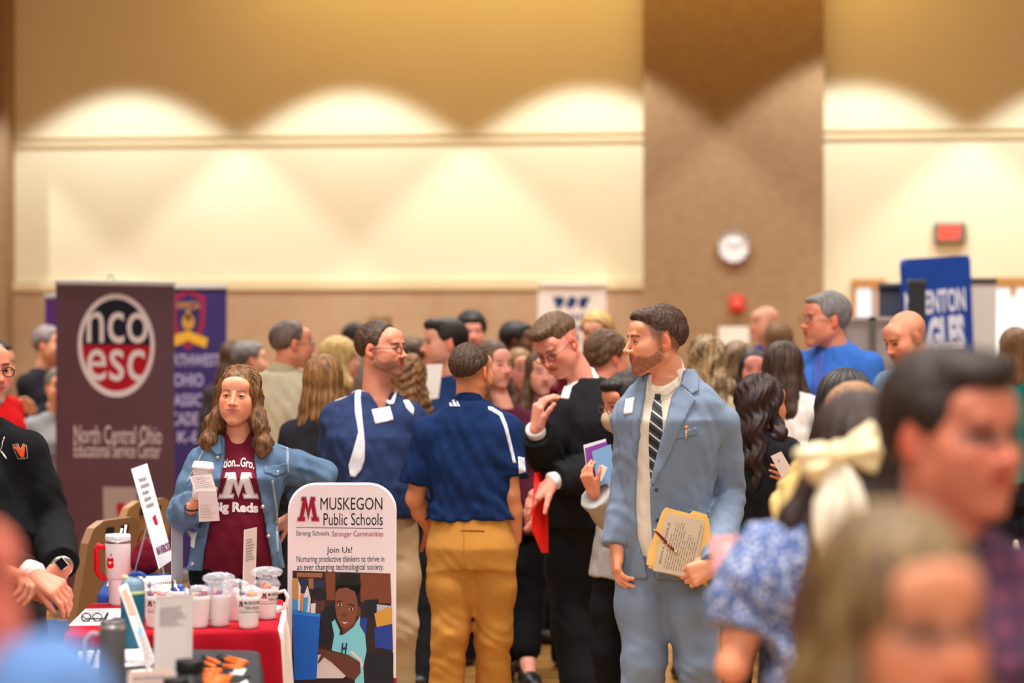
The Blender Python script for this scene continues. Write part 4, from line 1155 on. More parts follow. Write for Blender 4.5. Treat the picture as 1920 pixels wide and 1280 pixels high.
def cuff(B, k, m, L=.03, r=.036, name='shirt_cuff', back=.0):
    S, E, W, d, n_, sp = B.A[k]; dd = nrm(W-E); a = W-dd*(.018+back)
    mb = MB(); mb.tube([a-dd*.03, a, a+dd*L*.5, a+dd*L], [r*.98, r, r*1.02, r*1.02], 18); return mb.build(name, m, B.root, smooth=True)
def glasses(B, c=(40, 30, 30), r=.0014, w=.021, h=.016, lens=False, top=False):
    T = B.T; m = mat('frame_%d_%d' % (c[0], c[1]), c, .3, spec=.6); mb = MB(); R_ = r*T.s*1.3
    for sg in (-1, 1):
        pts = [T.w(sg*(.033+w*math.cos(a)), -.103+.012*abs(.033+w*math.cos(a)-.02), -.002+h*math.sin(a)) for a in np.linspace(0, 2*math.pi, 18)[:-1]]
        mb.tube(pts, R_, 6, closed=True)
        mb.tube([T.w(sg*(.033+w), -.100, .004), T.w(sg*.070, -.075, .005), T.w(sg*.079, 0, .006), T.w(sg*.079, .02, -.006)], R_, 6)
    mb.tube([T.w(-.012, -.104, .003), T.w(0, -.109, .005), T.w(.012, -.104, .003)], R_, 6)
    g = mb.build('glasses', m, B.root, smooth=True)
    if lens:
        gm = mat('lens_glass', (235, 240, 240), .05, alpha=.22, spec=.8)
        for sg in (-1, 1):
            pts = [T.w(sg*(.033+w*math.cos(a)), -.103+.012*abs(.033+w*math.cos(a)-.02), -.002+h*math.sin(a)) for a in np.linspace(0, 2*math.pi, 18)[:-1]]
            MB().poly(pts).build('lens', gm, g, origin=None) if False else None
    return g
def flat_thing(name, pts, th, m, label, cat, parts=None, group=None):
    """a sheet, folder or card: pts = 4 corner points (tl,tr,br,bl), th thickness vector away from us"""
    pts = [np.array(p, float) for p in pts]; c = sum(pts)/len(pts)
    t = thing(name, c, label, cat, group); nn = nrm(np.cross(pts[1]-pts[0], pts[3]-pts[0])); 
    if np.dot(nn, ORIGIN-c) < 0: nn = -nn
    MB().poly(pts, -nn*th).build(parts or 'sheet', m, t)
    return t, Plane(pts[0], pts[1], pts[3])
def textlines(pl, t, n, m, a0=.1, a1=.9, b0=.1, b1=.9, name='print_lines', seed=1, vertical=False, lh=.5):
    rng = random.Random(seed); mb = MB()
    for i in range(n):
        b = b0+(b1-b0)*i/n; h = (b1-b0)/n*lh; a = a0
        e = a0+(a1-a0)*rng.uniform(.6, 1)
        while a < e:
            w_ = rng.uniform(.03, .09)*(a1-a0)*2; w_ = min(w_, e-a)
            q = [(a, b), (a+w_, b), (a+w_, b+h), (a, b+h)]
            if vertical: q = [(y, x) for x, y in q]
            put_poly(mb, pl, q, .0008); a += w_+.02
    o = mb.build(name, m, t); return o
def ptag(B, poly, bv, name='name_tag', Yg=9., m=None):
    return patch(name, poly, bv, m or mat('sticker_white', (245, 243, 240), .6), B.root, th=.003, step=6, Yg=Yg)
def flow_crew(l, rng):
    x, y, z = l
    if z > .06: return V3(x*1.5+.2*rng.normal(), -1, -.05)
    return V3(0, -.15, -1)
def flow_long(l, rng):
    x, y, z = l
    if z > .045: return V3(x*14, .15, -.25)
    return V3(math.sin(z*45)*.35, .05*math.sin(z*30), -1)

# ================================================================== the man in the light blue suit
suitm = cloth('light_blue_suit', (122, 138, 160), (114, 130, 153), grid=(.034, (104, 120, 144), .22, .03), bump=(420, .15))
YS = 8.4
B = person('young man in light blue suit looking left, holding a folder of papers', YS, 1228, 640, yaw=-74, pitch=3, s=.97, tyaw=-22, skin=(230, 158, 122), fine=True, hr=.0024,
    face={'beard': ((104, 60, 38), 1.), 'fade': ((84, 62, 50), .85, 0), 'brow': (58, 38, 28), 'blush': .7, 'nosel': .0035}, smile=1.2, jaw=1.03, nose=1.05,
    hair=('crew', {'th': .0065, 'top': .006, 'quiff': .002, 'hl': .068, 'strands': (5200, .026, .0017, flow_crew), 'lift': .0022}), hairc=((106, 80, 64), (68, 50, 42)),
    nb=(1254, 697, .03), neck=.054, H=1.79, sw=.165, belly=.012,
    arms={'a': {'S': (1190, 782, .02), 'E': (1177, 905, .07), 'W': (1156, 1022, .0), 'd': (-.02, -.22, -1), 'n': (1, .15, -.1), 'curl': (.35, .4, .42, .5), 'thumb': .42, 'side': -1, 'hs': 1.02},
          'b': {'S': (1352, 796, .02), 'E': (1367, 930, .08), 'W': (1342, 1058, -.245), 'd': (-.88, -.10, -.38), 'n': (-.10, .96, -.25), 'curl': (.8, .9, .95, 1.), 'thumb': .55, 'tcurl': .05, 'side': -1, 'hs': 1.04}},
    pc=(1246, .05), legs={'a': ((1207, 1240, .0), (1196, 1400, -.04), -25), 'b': ((1310, 1250, -.02), (1336, 1440, .05), 15)}, handk=.0032,
    top=[{'c': (238, 226, 208), 'name': 'dress_shirt', 'off': .004, 'sleeve': 0, 'fold': .003, 'keep': 1, 'nr': .056, 'nz': .005, 'res': .006, 'scoop': (.075, -.028, .058)},
         {'m': suitm, 'name': 'suit_jacket', 'off': .017, 'hem': .83, 'hw': .178, 'ak': .010, 'fold': .0045, 'cuffback': -.004, 'cuffr': .036, 'keep': 1, 'nr': .074, 'nz': -.02, 'aw': 1.03, 'res': .0065, 'e': 2.3,
          'cutpoly': (YS-.15, [(1222, 690), (1214, 740), (1203, 800), (1198, 870), (1196, 960), (1199, 1010), (1212, 1060), (1224, 1120), (1236, 1120), (1225, 1010), (1222, 960), (1221, 915), (1232, 875), (1250, 800), (1268, 745), (1280, 718), (1290, 684)]), 'cutv': .03}],
    bottom={'m': suitm, 'rise': .105, 'fold': .005, 'leg': 1.04, 'cuff': .07, 'hw': .17}, shoes=(90, 52, 30))
SB = B; jb = B.bvh['suit_jacket']; sb = B.bvh['dress_shirt']; bb = B.bvh['body']
lap = cloth('light_blue_suit_lapel', (124, 140, 162), (115, 131, 154), bump=(420, .15))
patch('lapel', [(1276, 722), (1297, 741), (1304, 750), (1281, 792), (1254, 856), (1226, 910), (1221, 906), (1232, 862), (1250, 795), (1262, 745)], jb, lap, B.root, th=.007, step=5)
patch('collar', [(1289, 684), (1298, 692), (1308, 708), (1309, 734), (1297, 740), (1277, 722), (1284, 702)], jb, lap, B.root, th=.009, step=4)
patch('lapel', [(1219, 712), (1214, 750), (1204, 800), (1198, 868), (1189, 850), (1186, 800), (1192, 752), (1198, 722)], jb, lap, B.root, th=.006, step=5)
patch('breast_pocket', [(1268, 809), (1305, 801), (1306, 815), (1269, 823)], jb, lap, B.root, th=.004, step=5)
patch('pocket_flap', [(1292, 955), (1330, 962), (1330, 970), (1292, 963)], jb, lap, B.root, th=.004, step=5)
ptag(B, [(1174, 748), (1190, 745), (1186, 774), (1169, 777)], [jb, bb])
cm = cloth('cream_collar', (244, 234, 216)); collar(B, cm, h=.054, r=.063, dz=-.010, front=-.082, fwd=.026)
patch('collar_wing', [(1222, 722), (1234, 734), (1230, 748), (1217, 733)], [B.bvh['collar'], sb], cm, B.root, th=.006, step=3)
patch('collar_wing', [(1236, 733), (1262, 716), (1268, 726), (1250, 741), (1243, 742)], [B.bvh['collar'], sb], cm, B.root, th=.006, step=3)
tiem = mat('patterned_tie', (34, 36, 44), .45, spec=.4)
nt, N, L, b_ = nodes(tiem); tc = N['Texture Coordinate']; mp = N.new('ShaderNodeMapping'); mp.inputs['Rotation'].default_value = (0, .9, 0)
wv = N.new('ShaderNodeTexWave'); wv.inputs['Scale'].default_value = 9.5; wv.bands_direction = 'X'; L.new(tc.outputs['Object'], mp.inputs[0]); L.new(mp.outputs[0], wv.inputs[0])
cr = N.new('ShaderNodeValToRGB'); cr.color_ramp.interpolation = 'CONSTANT'; e = cr.color_ramp.elements; e[0].color = tuple(srgb((30, 32, 40)))+(1,); e[1].position = .93; e[1].color = tuple(srgb((205, 208, 214)))+(1,)
for p_, c_ in ((.28, (72, 76, 84)), (.5, (24, 26, 32)), (.72, (88, 92, 100)), (.84, (22, 24, 30))):
    q = e.new(p_); q.color = tuple(srgb(c_))+(1,)
L.new(wv.outputs['Fac'], cr.inputs[0]); L.new(cr.outputs[0], b_.inputs['Base Color'])
tie = patch('necktie', [(1227, 748), (1239, 748), (1242, 775), (1243, 830), (1238, 866), (1228, 902), (1221, 896), (1218, 850), (1219, 795)], [sb], tiem, B.root, th=.008, step=4)
patch('tie_knot', [(1226, 730), (1238, 730), (1241, 739), (1238, 750), (1228, 750)], [sb, bb], tiem, B.root, th=.014, step=3)
bm = mat('suit_button', (52, 60, 74), .4)
for px_, py_ in ((1231, 918), (1233, 975)):
    h, n = cast([jb], px_, py_); MB().ball(h+n*.003, .0065, 6, sc=(1, .45, 1)).build('button', bm, B.root, smooth=True)
patch('belt', [(1196, 978), (1226, 981), (1226, 993), (1196, 990)], [B.bvh['bottom'], sb], mat('black_leather', (18, 16, 18), .35, spec=.5), B.root, th=.006, step=5)
h, n = cast([jb], 1287, 806)
t = thing('pen', h, 'clear pen with orange cap clipped in the light blue breast pocket', 'pen')
MB().tube([h+n*.010+V3(0, 0, .006), h+n*.011-V3(.002, 0, .030)], .0028, 8).build('barrel', mat('pen_clear', (214, 188, 170), .2), t, smooth=True)
MB().ball(h+n*.010+V3(0, 0, .010), .0062, 8).build('cap', mat('orange_plastic', (246, 124, 26), .35), t, smooth=True)
# folder, papers and red pen
yf = YS-.215
fo = [P(x, y, Y_) for x, y, Y_ in ((1248, 951, yf+.02), (1294, 963, yf+.015), (1300, 957, yf+.015), (1326, 965, yf+.01), (1335, 1030, yf), (1322, 1092, yf), (1238, 1065, yf+.01), (1212, 1058, yf+.02), (1214, 1040, yf+.02), (1241, 960, yf+.02))]
t = thing('file_folder', sum(fo)/len(fo), 'manila folder held at an angle by the man in the light blue suit', 'folder')
MB().poly(fo, (0, .004, 0)).build('front_cover', mat('manila', (250, 202, 118), .7), t)
MB().poly([p+V3(.006, .010, -.012) for p in fo[3:8]]+[fo[0]+V3(.006, .01, -.01)], (0, .002, 0)).build('back_cover', mat('manila', (250, 202, 118)), t)
yp = yf-.014
pp = [P(1249, 962, yp+.0), P(1320, 975, yp-.003), P(1300, 1083, yp-.01), P(1224, 1068, yp-.006)]
t = thing('resume_paper', sum(pp)/4, 'printed resume lying on the manila folder under the red pen', 'paper')
MB().poly(pp, (0, .002, 0)).build('sheet', mat('resume_sheet', (222, 204, 178), .7), t)
MB().poly([p+V3(.002, .004, -.004) for p in pp], (0, .002, 0)).build('under_sheet', mat('resume_sheet_2', (228, 226, 222), .7), t)
pl = Plane(pp[3], pp[0], pp[2])     # reading direction runs up the page
dk = mat('print_dark', (92, 78, 72), .8)
mb = MB(); put_text(mb, pl, 'JASON A. BRTHUR JR', .12, .10, .86, .17, .001, bold=.0); mb.build('name_line', dk, t)
textlines(pl, t, 12, mat('print_soft', (140, 124, 112), .8), .06, .94, .24, .95, seed=4, lh=.28)
a, b2 = P(1226, 992, yp-.012), P(1272, 1040, yp-.016)
t = thing('ballpoint_pen', (a+b2)/2, 'dark red ballpoint pen with gold trim lying across the resume', 'pen'); u = (b2-a)
MB().tube([a+u*.08, a+u*.12, a+u*.55], .0048, 10).build('upper_barrel', mat('pen_red', (128, 20, 26), .25, spec=.6), t, smooth=True)
MB().tube([a+u*.58, a+u*.82], [.0048, .0042], 10).build('lower_barrel', mat('pen_red', (128, 20, 26)), t, smooth=True)
gd = mat('gold_metal', (214, 170, 96), .25, metal=.9)
MB().tube([a+u*.82, a+u*.94, a+u*1.0], [.004, .002, .0006], 10).build('tip', gd, t, smooth=True)
MB().tube([a+u*.54, a+u*.585], .0051, 10).build('ring', gd, t, smooth=True)
MB().tube([a, a+u*.09], .0026, 8).build('clicker', gd, t, smooth=True)

# ================================================================== woman in the denim jacket
YW = 9.0
denim = cloth('denim', (96, 122, 150), (68, 94, 124), bump=(300, .4)); tee = cloth('maroon_tee', (112, 28, 48), (98, 22, 40))
def wavy(B_):
    return None
B = person('woman in denim jacket and maroon tee holding a coffee cup', YW, 446, 745, yaw=-5, pitch=-3, roll=3, s=.89, tyaw=4, fem=True, skin=(230, 158, 124), fine=True, hr=.0024,
    face={'lipc': (190, 104, 98), 'brow': (120, 84, 62), 'blush': 1.0}, hair=('long', {'len': .235, 'wave': 1.1, 'th': .013, 'flare': .030, 'front': -.035, 'wx': 1.05, 'face': .073, 'fh': .103, 'part': .004, 'strands': (5200, .075, .0034, flow_long), 'swave': .004, 'lift': .002}), hairc=((150, 106, 64), (92, 62, 42)),
    nb=(447, 817, .03), H=1.56, wm=1.08, belly=.03, sw=.150,
    arms={'a': {'S': (383, 868, .02), 'E': (343, 962, -.02), 'W': (362, 950, -.24), 'd': (.30, -.30, .85), 'n': (.96, -.15, -.1), 'curl': (.55, .6, .62, .7), 'thumb': .5, 'side': -1},
          'b': {'S': (512, 862, .03), 'E': (602, 893, .13), 'W': (548, 968, .16), 'd': (-.8, -.1, -.5), 'n': (0, .5, -1)}},
    pc=(442, .03), handk=.0034,
    top=[{'m': tee, 'name': 'tee_shirt', 'off': .006, 'sleeve': 0, 'hem': .765, 'keep': 1, 'nr': .058, 'nz': -.004, 'res': .0065, 'fold': .004, 'hw': .175, 'scoop': (.058, .014, .042)},
         {'m': denim, 'name': 'denim_jacket', 'off': .022, 'hem': .80, 'hw': .175, 'fold': .006, 'cuffback': .05, 'cuffr': .044, 'keep': 1, 'nr': .08, 'nz': -.03, 'aw': 1.12, 'res': .0065,
          'cutpoly': (YW-.15, [(414, 800), (416, 862), (408, 915), (392, 970), (378, 1040), (370, 1120), (505, 1120), (503, 1050), (493, 985), (484, 930), (471, 862), (470, 800)]), 'cutv': .0}],
    bottom={'c': (20, 20, 24), 'rise': .06, 'hw': .175})
jb = B.bvh['denim_jacket']; tb_ = B.bvh['tee_shirt']; DW = B
ink_w = mat('tee_print_white', (232, 222, 220), .8); ink_m = mat('tee_print_maroon', (96, 16, 34), .8)
def surf_poly(name, polys, bv, m, root, th=.002, Yg=9.):
    mb = MB()
    for poly in polys:
        co, ed, fa, _, _, _ = delaunay_2d_cdt([Vector(p) for p in densify(poly, 5)], [], [], 0, 1e-5) if False else (None,)*6
        bp = densify(poly, 5); co, ed, fa, _, _, _ = delaunay_2d_cdt([Vector(p) for p in bp+inside_pts(poly, 6)], [(i, (i+1) % len(bp)) for i in range(len(bp))], [], 1, 1e-5)
        v = []
        for p in co: h, n = cast(bv, p[0], p[1], Yg); v.append(h+n*th)
        mb.add(v, [tuple(f) for f in fa])
    return mb.build(name, m, root)
def surf_text(name, s_, x0, y0, x1, y1, bv, m, root, th=.0025, bold=0., shear=0., arc=0., Yg=9., rot=0.):
    v, F, w_, h_ = text2d(s_, bold, shear); mb = MB(); P2 = []
    cx, cy = (x0+x1)/2, (y0+y1)/2
    for q in v:
        a = q[0]/w_; x = x0+(x1-x0)*a; y = y1-(y1-y0)*q[1]/h_+arc*(4*(a-.5)**2-1)+rot*(a-.5)
        h, n = cast(bv, x, y, Yg); P2.append(h+n*th)
    mb.add(P2, F); return mb.build(name, m, root)
Mo = [(409+ (485-409)*x, 886+(936-886)*y) for x, y in BLOCKM]
surf_poly('printed_letter', [Mo], [tb_], ink_w, B.root, .0025)
def shrink(poly, k):
    n = len(poly); out = []
    P2 = np.array(poly); A = sum(P2[i][0]*P2[(i+1) % n][1]-P2[(i+1) % n][0]*P2[i][1] for i in range(n)); sg = 1 if A > 0 else -1
    for i in range(n):
        a, b, c = P2[i-1], P2[i], P2[(i+1) % n]; u = (b-a)/np.linalg.norm(b-a); v = (c-b)/np.linalg.norm(c-b)
        n1 = np.array([-u[1], u[0]])*sg; n2 = np.array([-v[1], v[0]])*sg; m = n1+n2; l = max(.35, float(m@m)/2); out.append(tuple(b+k*m/(2*l)*1.0))
    return out
surf_poly('letter_outline', [shrink(Mo, 2.2)], [tb_], ink_m, B.root, .0035); surf_poly('letter_core', [shrink(Mo, 3.6)], [tb_], ink_w, B.root, .0045)
surf_text('printed_words', 'Big Reds', 399, 941, 484, 965, [tb_], ink_w, B.root, bold=.05, rot=3)
surf_text('printed_words', 'ction...Gro.', 413, 862, 476, 880, [tb_], ink_w, B.root, bold=.02, shear=.2, arc=5)
patch('pocket_flap', [(494, 876), (537, 868), (538, 882), (519, 894), (496, 886)], [jb], denim, B.root, th=.005, step=5)
patch('front_placket', [(471, 830), (478, 862), (489, 925), (497, 985), (508, 1045), (500, 1050), (490, 985), (481, 928), (470, 865), (466, 832)], [jb], denim, B.root, th=.005, step=5)
patch('jacket_collar', [(474, 816), (492, 826), (498, 838), (480, 846), (473, 832)], [jb], denim, B.root, th=.012, step=4)
patch('jacket_collar', [(414, 818), (402, 826), (394, 842), (408, 856), (417, 850)], [jb], denim, B.root, th=.010, step=4)
st = mat('denim_stitch', (150, 166, 180), .8)
for poly in ([(536, 822), (541, 850), (541, 885), (537, 885), (537, 852), (532, 824)], [(512, 900), (520, 960), (522, 1035), (519, 1035), (517, 960), (509, 902)], [(387, 838), (352, 905), (349, 905), (384, 838)]):
    patch('seam', poly, [jb], st, B.root, th=.0025, step=5)
for px_, py_ in ((519, 886), (408, 858), (362, 1057), (493, 950), (503, 1005)):
    h, n = cast([jb], px_, py_); MB().ball(h+n*.003, .008, 6, sc=(1, .5, 1)).build('button', mat('metal_button', (206, 190, 170), .3, metal=.7), B.root, smooth=True)
ptag(B, [(354, 993), (369, 997), (364, 1027), (349, 1020)], [jb], Yg=YW)
for sg, px_ in ((-1, 408), (1, 476)):
    q = B.T.w(sg*.078, -.012, -.045); MB().tube([q, q-V3(0, 0, .03)], .0016, 6).build('earring', mat('silver', (200, 196, 190), .2, metal=1), B.root)
S_, E_, W_, d_, n_, _ = B.A['a']; MB().tube([W_+ (np.cos(a)*V3(1, 0, 0)+np.sin(a)*V3(0, 1, .4))*.030-nrm(W_-E_)*.005 for a in np.linspace(0, 6.28, 17)[:-1]], .003, 6, closed=True).build('bracelet', mat('black_band', (24, 22, 24), .6), B.root)
# coffee cup and flyers in her hand
cc = P(379, 893, YW-.30)
t = thing('coffee_cup', cc-V3(0, 0, .09), 'white paper coffee cup with lid held by the woman in denim', 'cup')
tl_ = roty(.10)
MB().lathe([(.0275, -.085), (.029, -.06), (.036, .028), (.038, .030)], cc, 28, R=tl_).build('cup_body', mat('paper_white', (240, 236, 234), .6), t, smooth=True)
MB().lathe([(.039, .026), (.0405, .030), (.0405, .036), (.038, .040), (.036, .050), (.033, .053), (.031, .049), (.001, .049)], cc, 28, R=tl_).build('lid', mat('lid_white', (238, 234, 236), .35, spec=.5), t, smooth=True)
yq = YW-.345
t, pl = flat_thing('flyer', [P(355, 893, yq), P(397, 888, yq), P(406, 921, yq-.01), P(366, 922, yq-.01)], .001, mat('flyer_paper', (228, 214, 212), .7), 'pinkish printed flyer folded over the coffee cup', 'paper')
textlines(pl, t, 6, mat('print_soft2', (168, 146, 144), .8), seed=3, lh=.3)
t, pl = flat_thing('flyer', [P(371, 920, yq-.012), P(406, 920, yq-.012), P(412, 976, yq-.012), P(373, 978, yq-.012)], .001, mat('flyer_paper', (228, 214, 212)), 'lower pinkish leaflet hanging below the folded flyer in her hand', 'paper')
textlines(pl, t, 9, mat('print_soft2', (168, 146, 144)), b0=.45, seed=5, lh=.3)

# ================================================================== man in navy polo and mustard trousers, seen from behind
YK = 9.6
navy = cloth('navy_polo', (20, 44, 88), (14, 34, 74)); must = cloth('mustard_chino', (190, 134, 62), (178, 122, 52))
B = person('man with back turned in navy polo shirt and mustard chinos', YK, 886, 698, yaw=146, pitch=0, s=.90, tyaw=174, skin=(214, 140, 98), fine=True, hr=.003,
    face={'beard': ((72, 46, 34), .9), 'fade': ((100, 76, 60), .6, 0), 'brow': (60, 40, 30)}, hair=('crew', {'th': .008, 'top': .004, 'strands': (4200, .016, .0018, lambda l, rng: V3(l[0]*3, 1, -.4-max(0, l[1])*14)), 'lift': .0015}), hairc=((92, 70, 54), (60, 44, 34)),
    nb=(880, 757, .0), H=1.66, sw=.178, pc=(884, .0), belly=.015,
    arms={'a': {'S': (948, 806, 0), 'E': (957, 925, -.03), 'W': (966, 1010, .03), 'd': (-.15, .25, -1), 'thick': 1.12, 'curl': (.2, .2, .2, .2)}, 'b': {'S': (803, 812, 0), 'E': (778, 935, .03), 'W': (812, 998, .17), 'd': (.5, .5, -.6), 'thick': 1.1}},
    legs={'a': ((925, 1185, .02), (925, 1380, .08), 165), 'b': ((845, 1180, -.02), (830, 1385, .02), 195)},
    top={'m': navy, 'name': 'polo_shirt', 'off': .020, 'sleeve': .38, 'sflare': 1.32, 'hem': .945, 'fold': .006, 'keep': 1, 'nz': .0, 'nr': .060, 'res': .007, 'hw': .178},
    bottom={'m': must, 'rise': .125, 'fold': .006, 'leg': 1.10, 'hw': .190, 'cuff': .068, 'hd': .125}, shoes=(70, 50, 36))
pb = B.bvh['polo_shirt']; tb2 = B.bvh['bottom']
collar(B, navy, h=.034, r=.060, dz=-.002, front=-.01)
ww = mat('piping_white', (214, 220, 232), .7)
patch('sleeve_piping', [(915, 762), (922, 763), (941, 775), (950, 795), (966, 862), (968, 868), (962, 868), (945, 800), (936, 779), (916, 768)], [pb], ww, B.root, th=.003, step=4, Yg=YK)
for k in range(3):
    x = 971+k*4.2; patch('sleeve_stripe', [(x, 856+k), (x+2.8, 856+k), (x+5.5, 886-k), (x+2.3, 888-k)], [pb], ww, B.root, th=.003, step=4, Yg=YK)
surf_poly('shirt_logo', [[(843, 757), (846, 755), (850, 762), (845, 762)], [(848, 752), (852, 750), (858, 762), (851.5, 762)], [(854, 749), (857, 749), (863, 762), (859.5, 762)]], [pb], ww, B.root, .004, Yg=YK)
patch('rear_pocket_welt', [(864, 992), (908, 994), (908, 996), (864, 994)], [tb2], cloth('mustard_dark', (150, 100, 42)), B.root, th=.002, step=4, Yg=YK)
patch('belt_loop', [(925, 966), (930, 966), (931, 978), (926, 978)], [tb2], must, B.root, th=.005, step=3, Yg=YK)
patch('seat_seam', [(869, 975), (870, 975), (871, 1058), (869.5, 1058)], [tb2], cloth('mustard_seam', (172, 118, 52)), B.root, th=.0015, step=5, Yg=YK)

# ================================================================== man in navy pullover with glasses
YN = 9.95
pull = cloth('navy_pullover', (44, 58, 96), (34, 46, 80))
B = person('man in navy pullover with white stripes and glasses, smiling to the right', YN, 716, 656, yaw=62, pitch=-2, s=.98, tyaw=20, skin=(226, 150, 122), fine=True, hr=.0032,
    face={'beard': ((104, 70, 56), .85), 'brow': (80, 56, 44)}, smile=1.2, hair=('receding', {'th': .007}), hairc=((84, 62, 48), (56, 40, 32)),
    nb=(706, 742, .02), H=1.72, sw=.185, wm=1.06, belly=.03, pc=(700, .02), arms={'a': {'S': (640, 786, .03), 'E': (628, 900, .05), 'W': (652, 990, -.1)}, 'b': {'S': (762, 790, .0), 'E': (778, 900, .08), 'W': (806, 985, .14)}},
    top={'m': pull, 'name': 'pullover', 'off': .030, 'fold': .007, 'hem': .93, 'keep': 1, 'aw': 1.15, 'vneck': (.075, .055, .02), 'nr': .066, 'res': .008},
    bottom={'c': (206, 182, 142), 'rise': .06, 'leg': 1.1}, shoes=(60, 44, 34))
pb = B.bvh['pullover']; glasses(B, (46, 38, 40), .0016)
wt = mat('pullover_white', (222, 222, 230), .85)
patch('shoulder_stripe', [(668, 714), (680, 713), (676, 745), (679, 780), (684, 830), (684, 860), (678, 880), (666, 895), (657, 893), (654, 872), (662, 845), (672, 810), (666, 775), (665, 745)], [pb], wt, B.root, th=.003, step=5, Yg=YN)
patch('sleeve_stripe', [(650, 716), (656, 714), (640, 735), (628, 748), (626, 744), (638, 727)], [pb], wt, B.root, th=.003, step=4, Yg=YN)
patch('neck_trim', [(684, 722), (690, 722), (710, 738), (733, 753), (741, 732), (745, 734), (738, 758), (731, 759), (704, 744)], [pb], wt, B.root, th=.006, step=4, Yg=YN)
ptag(B, [(697, 768), (731, 762), (738, 787), (704, 795)], [pb], Yg=YN)
patch('chest_emblem', [(756, 751), (766, 750), (776, 765), (775, 778), (768, 772), (762, 765)], [pb], wt, B.root, th=.003, step=4, Yg=YN)

# ================================================================== tall man in black suit looking down
YB = 10.3
blk_s = cloth('black_suit', (30, 30, 33), (24, 24, 27))
B = person('tall man in black suit and glasses looking down, red folder in hand', YB, 1046, 648, yaw=-38, pitch=32, roll=-10, s=1.02, tyaw=-52, skin=(232, 152, 130), fine=True, hr=.0034,
    face={'brow': (110, 76, 52), 'blush': 1.2}, hair=('flattop', {'th': .012}), hairc=((112, 86, 62), (84, 62, 44)),
    nb=(1092, 712, .05), H=1.84, sw=.180, wm=1.08, belly=.03, pc=(1092, .08),
    arms={'a': {'S': (1052, 770, -.06), 'E': (1022, 855, -.10), 'W': (1004, 806, -.24), 'd': (.12, -.1, 1), 'n': (.9, .3, 0), 'curl': (.5, .55, .6, .6), 'thumb': .4, 'hs': 1.1}, 'b': {'S': (1142, 764, .12), 'E': (1126, 880, -.10), 'W': (1036, 902, -.22), 'd': (-.75, -.15, -.62), 'n': (.4, .3, -.5), 'curl': (.25, .3, .3, .35), 'hs': 1.12, 'thumb': .6}},
    legs={'a': ((1072, 1180, .05), (1100, 1375, .02), -60), 'b': ((1130, 1180, .1), (1140, 1380, .12), -40)},
    top=[{'c': (236, 230, 228), 'name': 'dress_shirt', 'off': .006, 'sleeve': 0, 'res': .01, 'keep': 1, 'nz': .01}, {'m': blk_s, 'name': 'suit_jacket', 'off': .030, 'hem': .86, 'hw': .19, 'keep': 1, 'vneck': (.30, .060, .06), 'cuffr': .038, 'aw': 1.1, 'cuffback': .02, 'nr': .07, 'nz': -.02, 'res': .009}],
    bottom={'m': blk_s, 'rise': .06, 'leg': 1.15, 'cuff': .075}, shoes=(120, 66, 38))
jb = B.bvh['suit_jacket']; glasses(B, (70, 46, 46), .0014)
collar(B, mat('collar_white', (244, 240, 236), .8), h=.045, r=.064, dz=-.01, front=-.03)
patch('necktie', [(1044, 702), (1054, 703), (1050, 725), (1044, 748), (1036, 764), (1034, 745), (1038, 722)], [B.bvh['dress_shirt'], jb], mat('red_tie', (140, 24, 44), .5), B.root, th=.014, step=4, Yg=YB)
ptag(B, [(1058, 724), (1073, 721), (1066, 748), (1051, 746)], [jb], Yg=YB)
cuff(B, 'a', mat('collar_white', (244, 240, 236)), r=.040); cuff(B, 'b', mat('collar_white', (244, 240, 236)), r=.038)
t, pl = flat_thing('red_folder', [P(1004, 886, YB-.26), P(1013, 884, YB-.16), P(1028, 932, YB-.14), P(1028, 1036, YB-.18), P(1017, 1036, YB-.22), P(997, 990, YB-.30)], .004, mat('red_plastic', (238, 34, 26), .35, spec=.5), 'bright red folder held low by the man in the black suit', 'folder', 'cover')

# ================================================================== masked woman behind the blue suit
YM = 9.55
grey_b = cloth('grey_blazer', (168, 164, 160), (156, 152, 148))
B = person('woman in grey blazer with glasses and beige face mask behind the blue suit', YM, 1172, 757, yaw=-62, pitch=12, s=.92, tyaw=-50, fem=True, skin=(222, 142, 112), hr=.0038,
    face={'brow': (50, 36, 30)}, hair=('short', {'th': .016, 'hl': .05, 'quiff': .003}), hairc=((42, 32, 32), (24, 18, 18)),
    nb=(1188, 838, .02), H=1.53, arms={'a': {'S': (1165, 880, -.05), 'E': (1165, 985, -.12), 'W': (1113, 925, -.26), 'd': (-.35, -.1, .9), 'n': (.6, .5, 0), 'curl': (.5, .5, .5, .55)}},
    top={'m': grey_b, 'name': 'blazer', 'off': .024, 'hem': .72, 'hw': .19, 'cuffback': .01, 'cuffr': .05, 'vneck': (.2, .05, .05)}, bottom={'c': (24, 24, 28)})
glasses(B, (120, 60, 60), .0012)
T = B.T; G = Field(T.c-.14, T.c+.14, .004); hell(G, T, (0, -.068, -.058), (.050, .052, .052), 0); hell(G, T, (0, -.09, -.045), (.026, .034, .034), .02); hell(G, T, (0, -.03, .02), (.09, .08, .045), .01, 's')
v, F_ = G.mesh(1); child('face_mask', v, F_, mat('mask_beige', (196, 172, 140), .9, dots=(90, (168, 142, 110), .25)), B.root)
MB().tube([T.w(.048, -.075, -.035), T.w(.072, -.03, -.02), T.w(.079, .008, -.005)], .0018, 6).build('mask_strap', mat('strap_white', (236, 224, 220), .8), B.root)
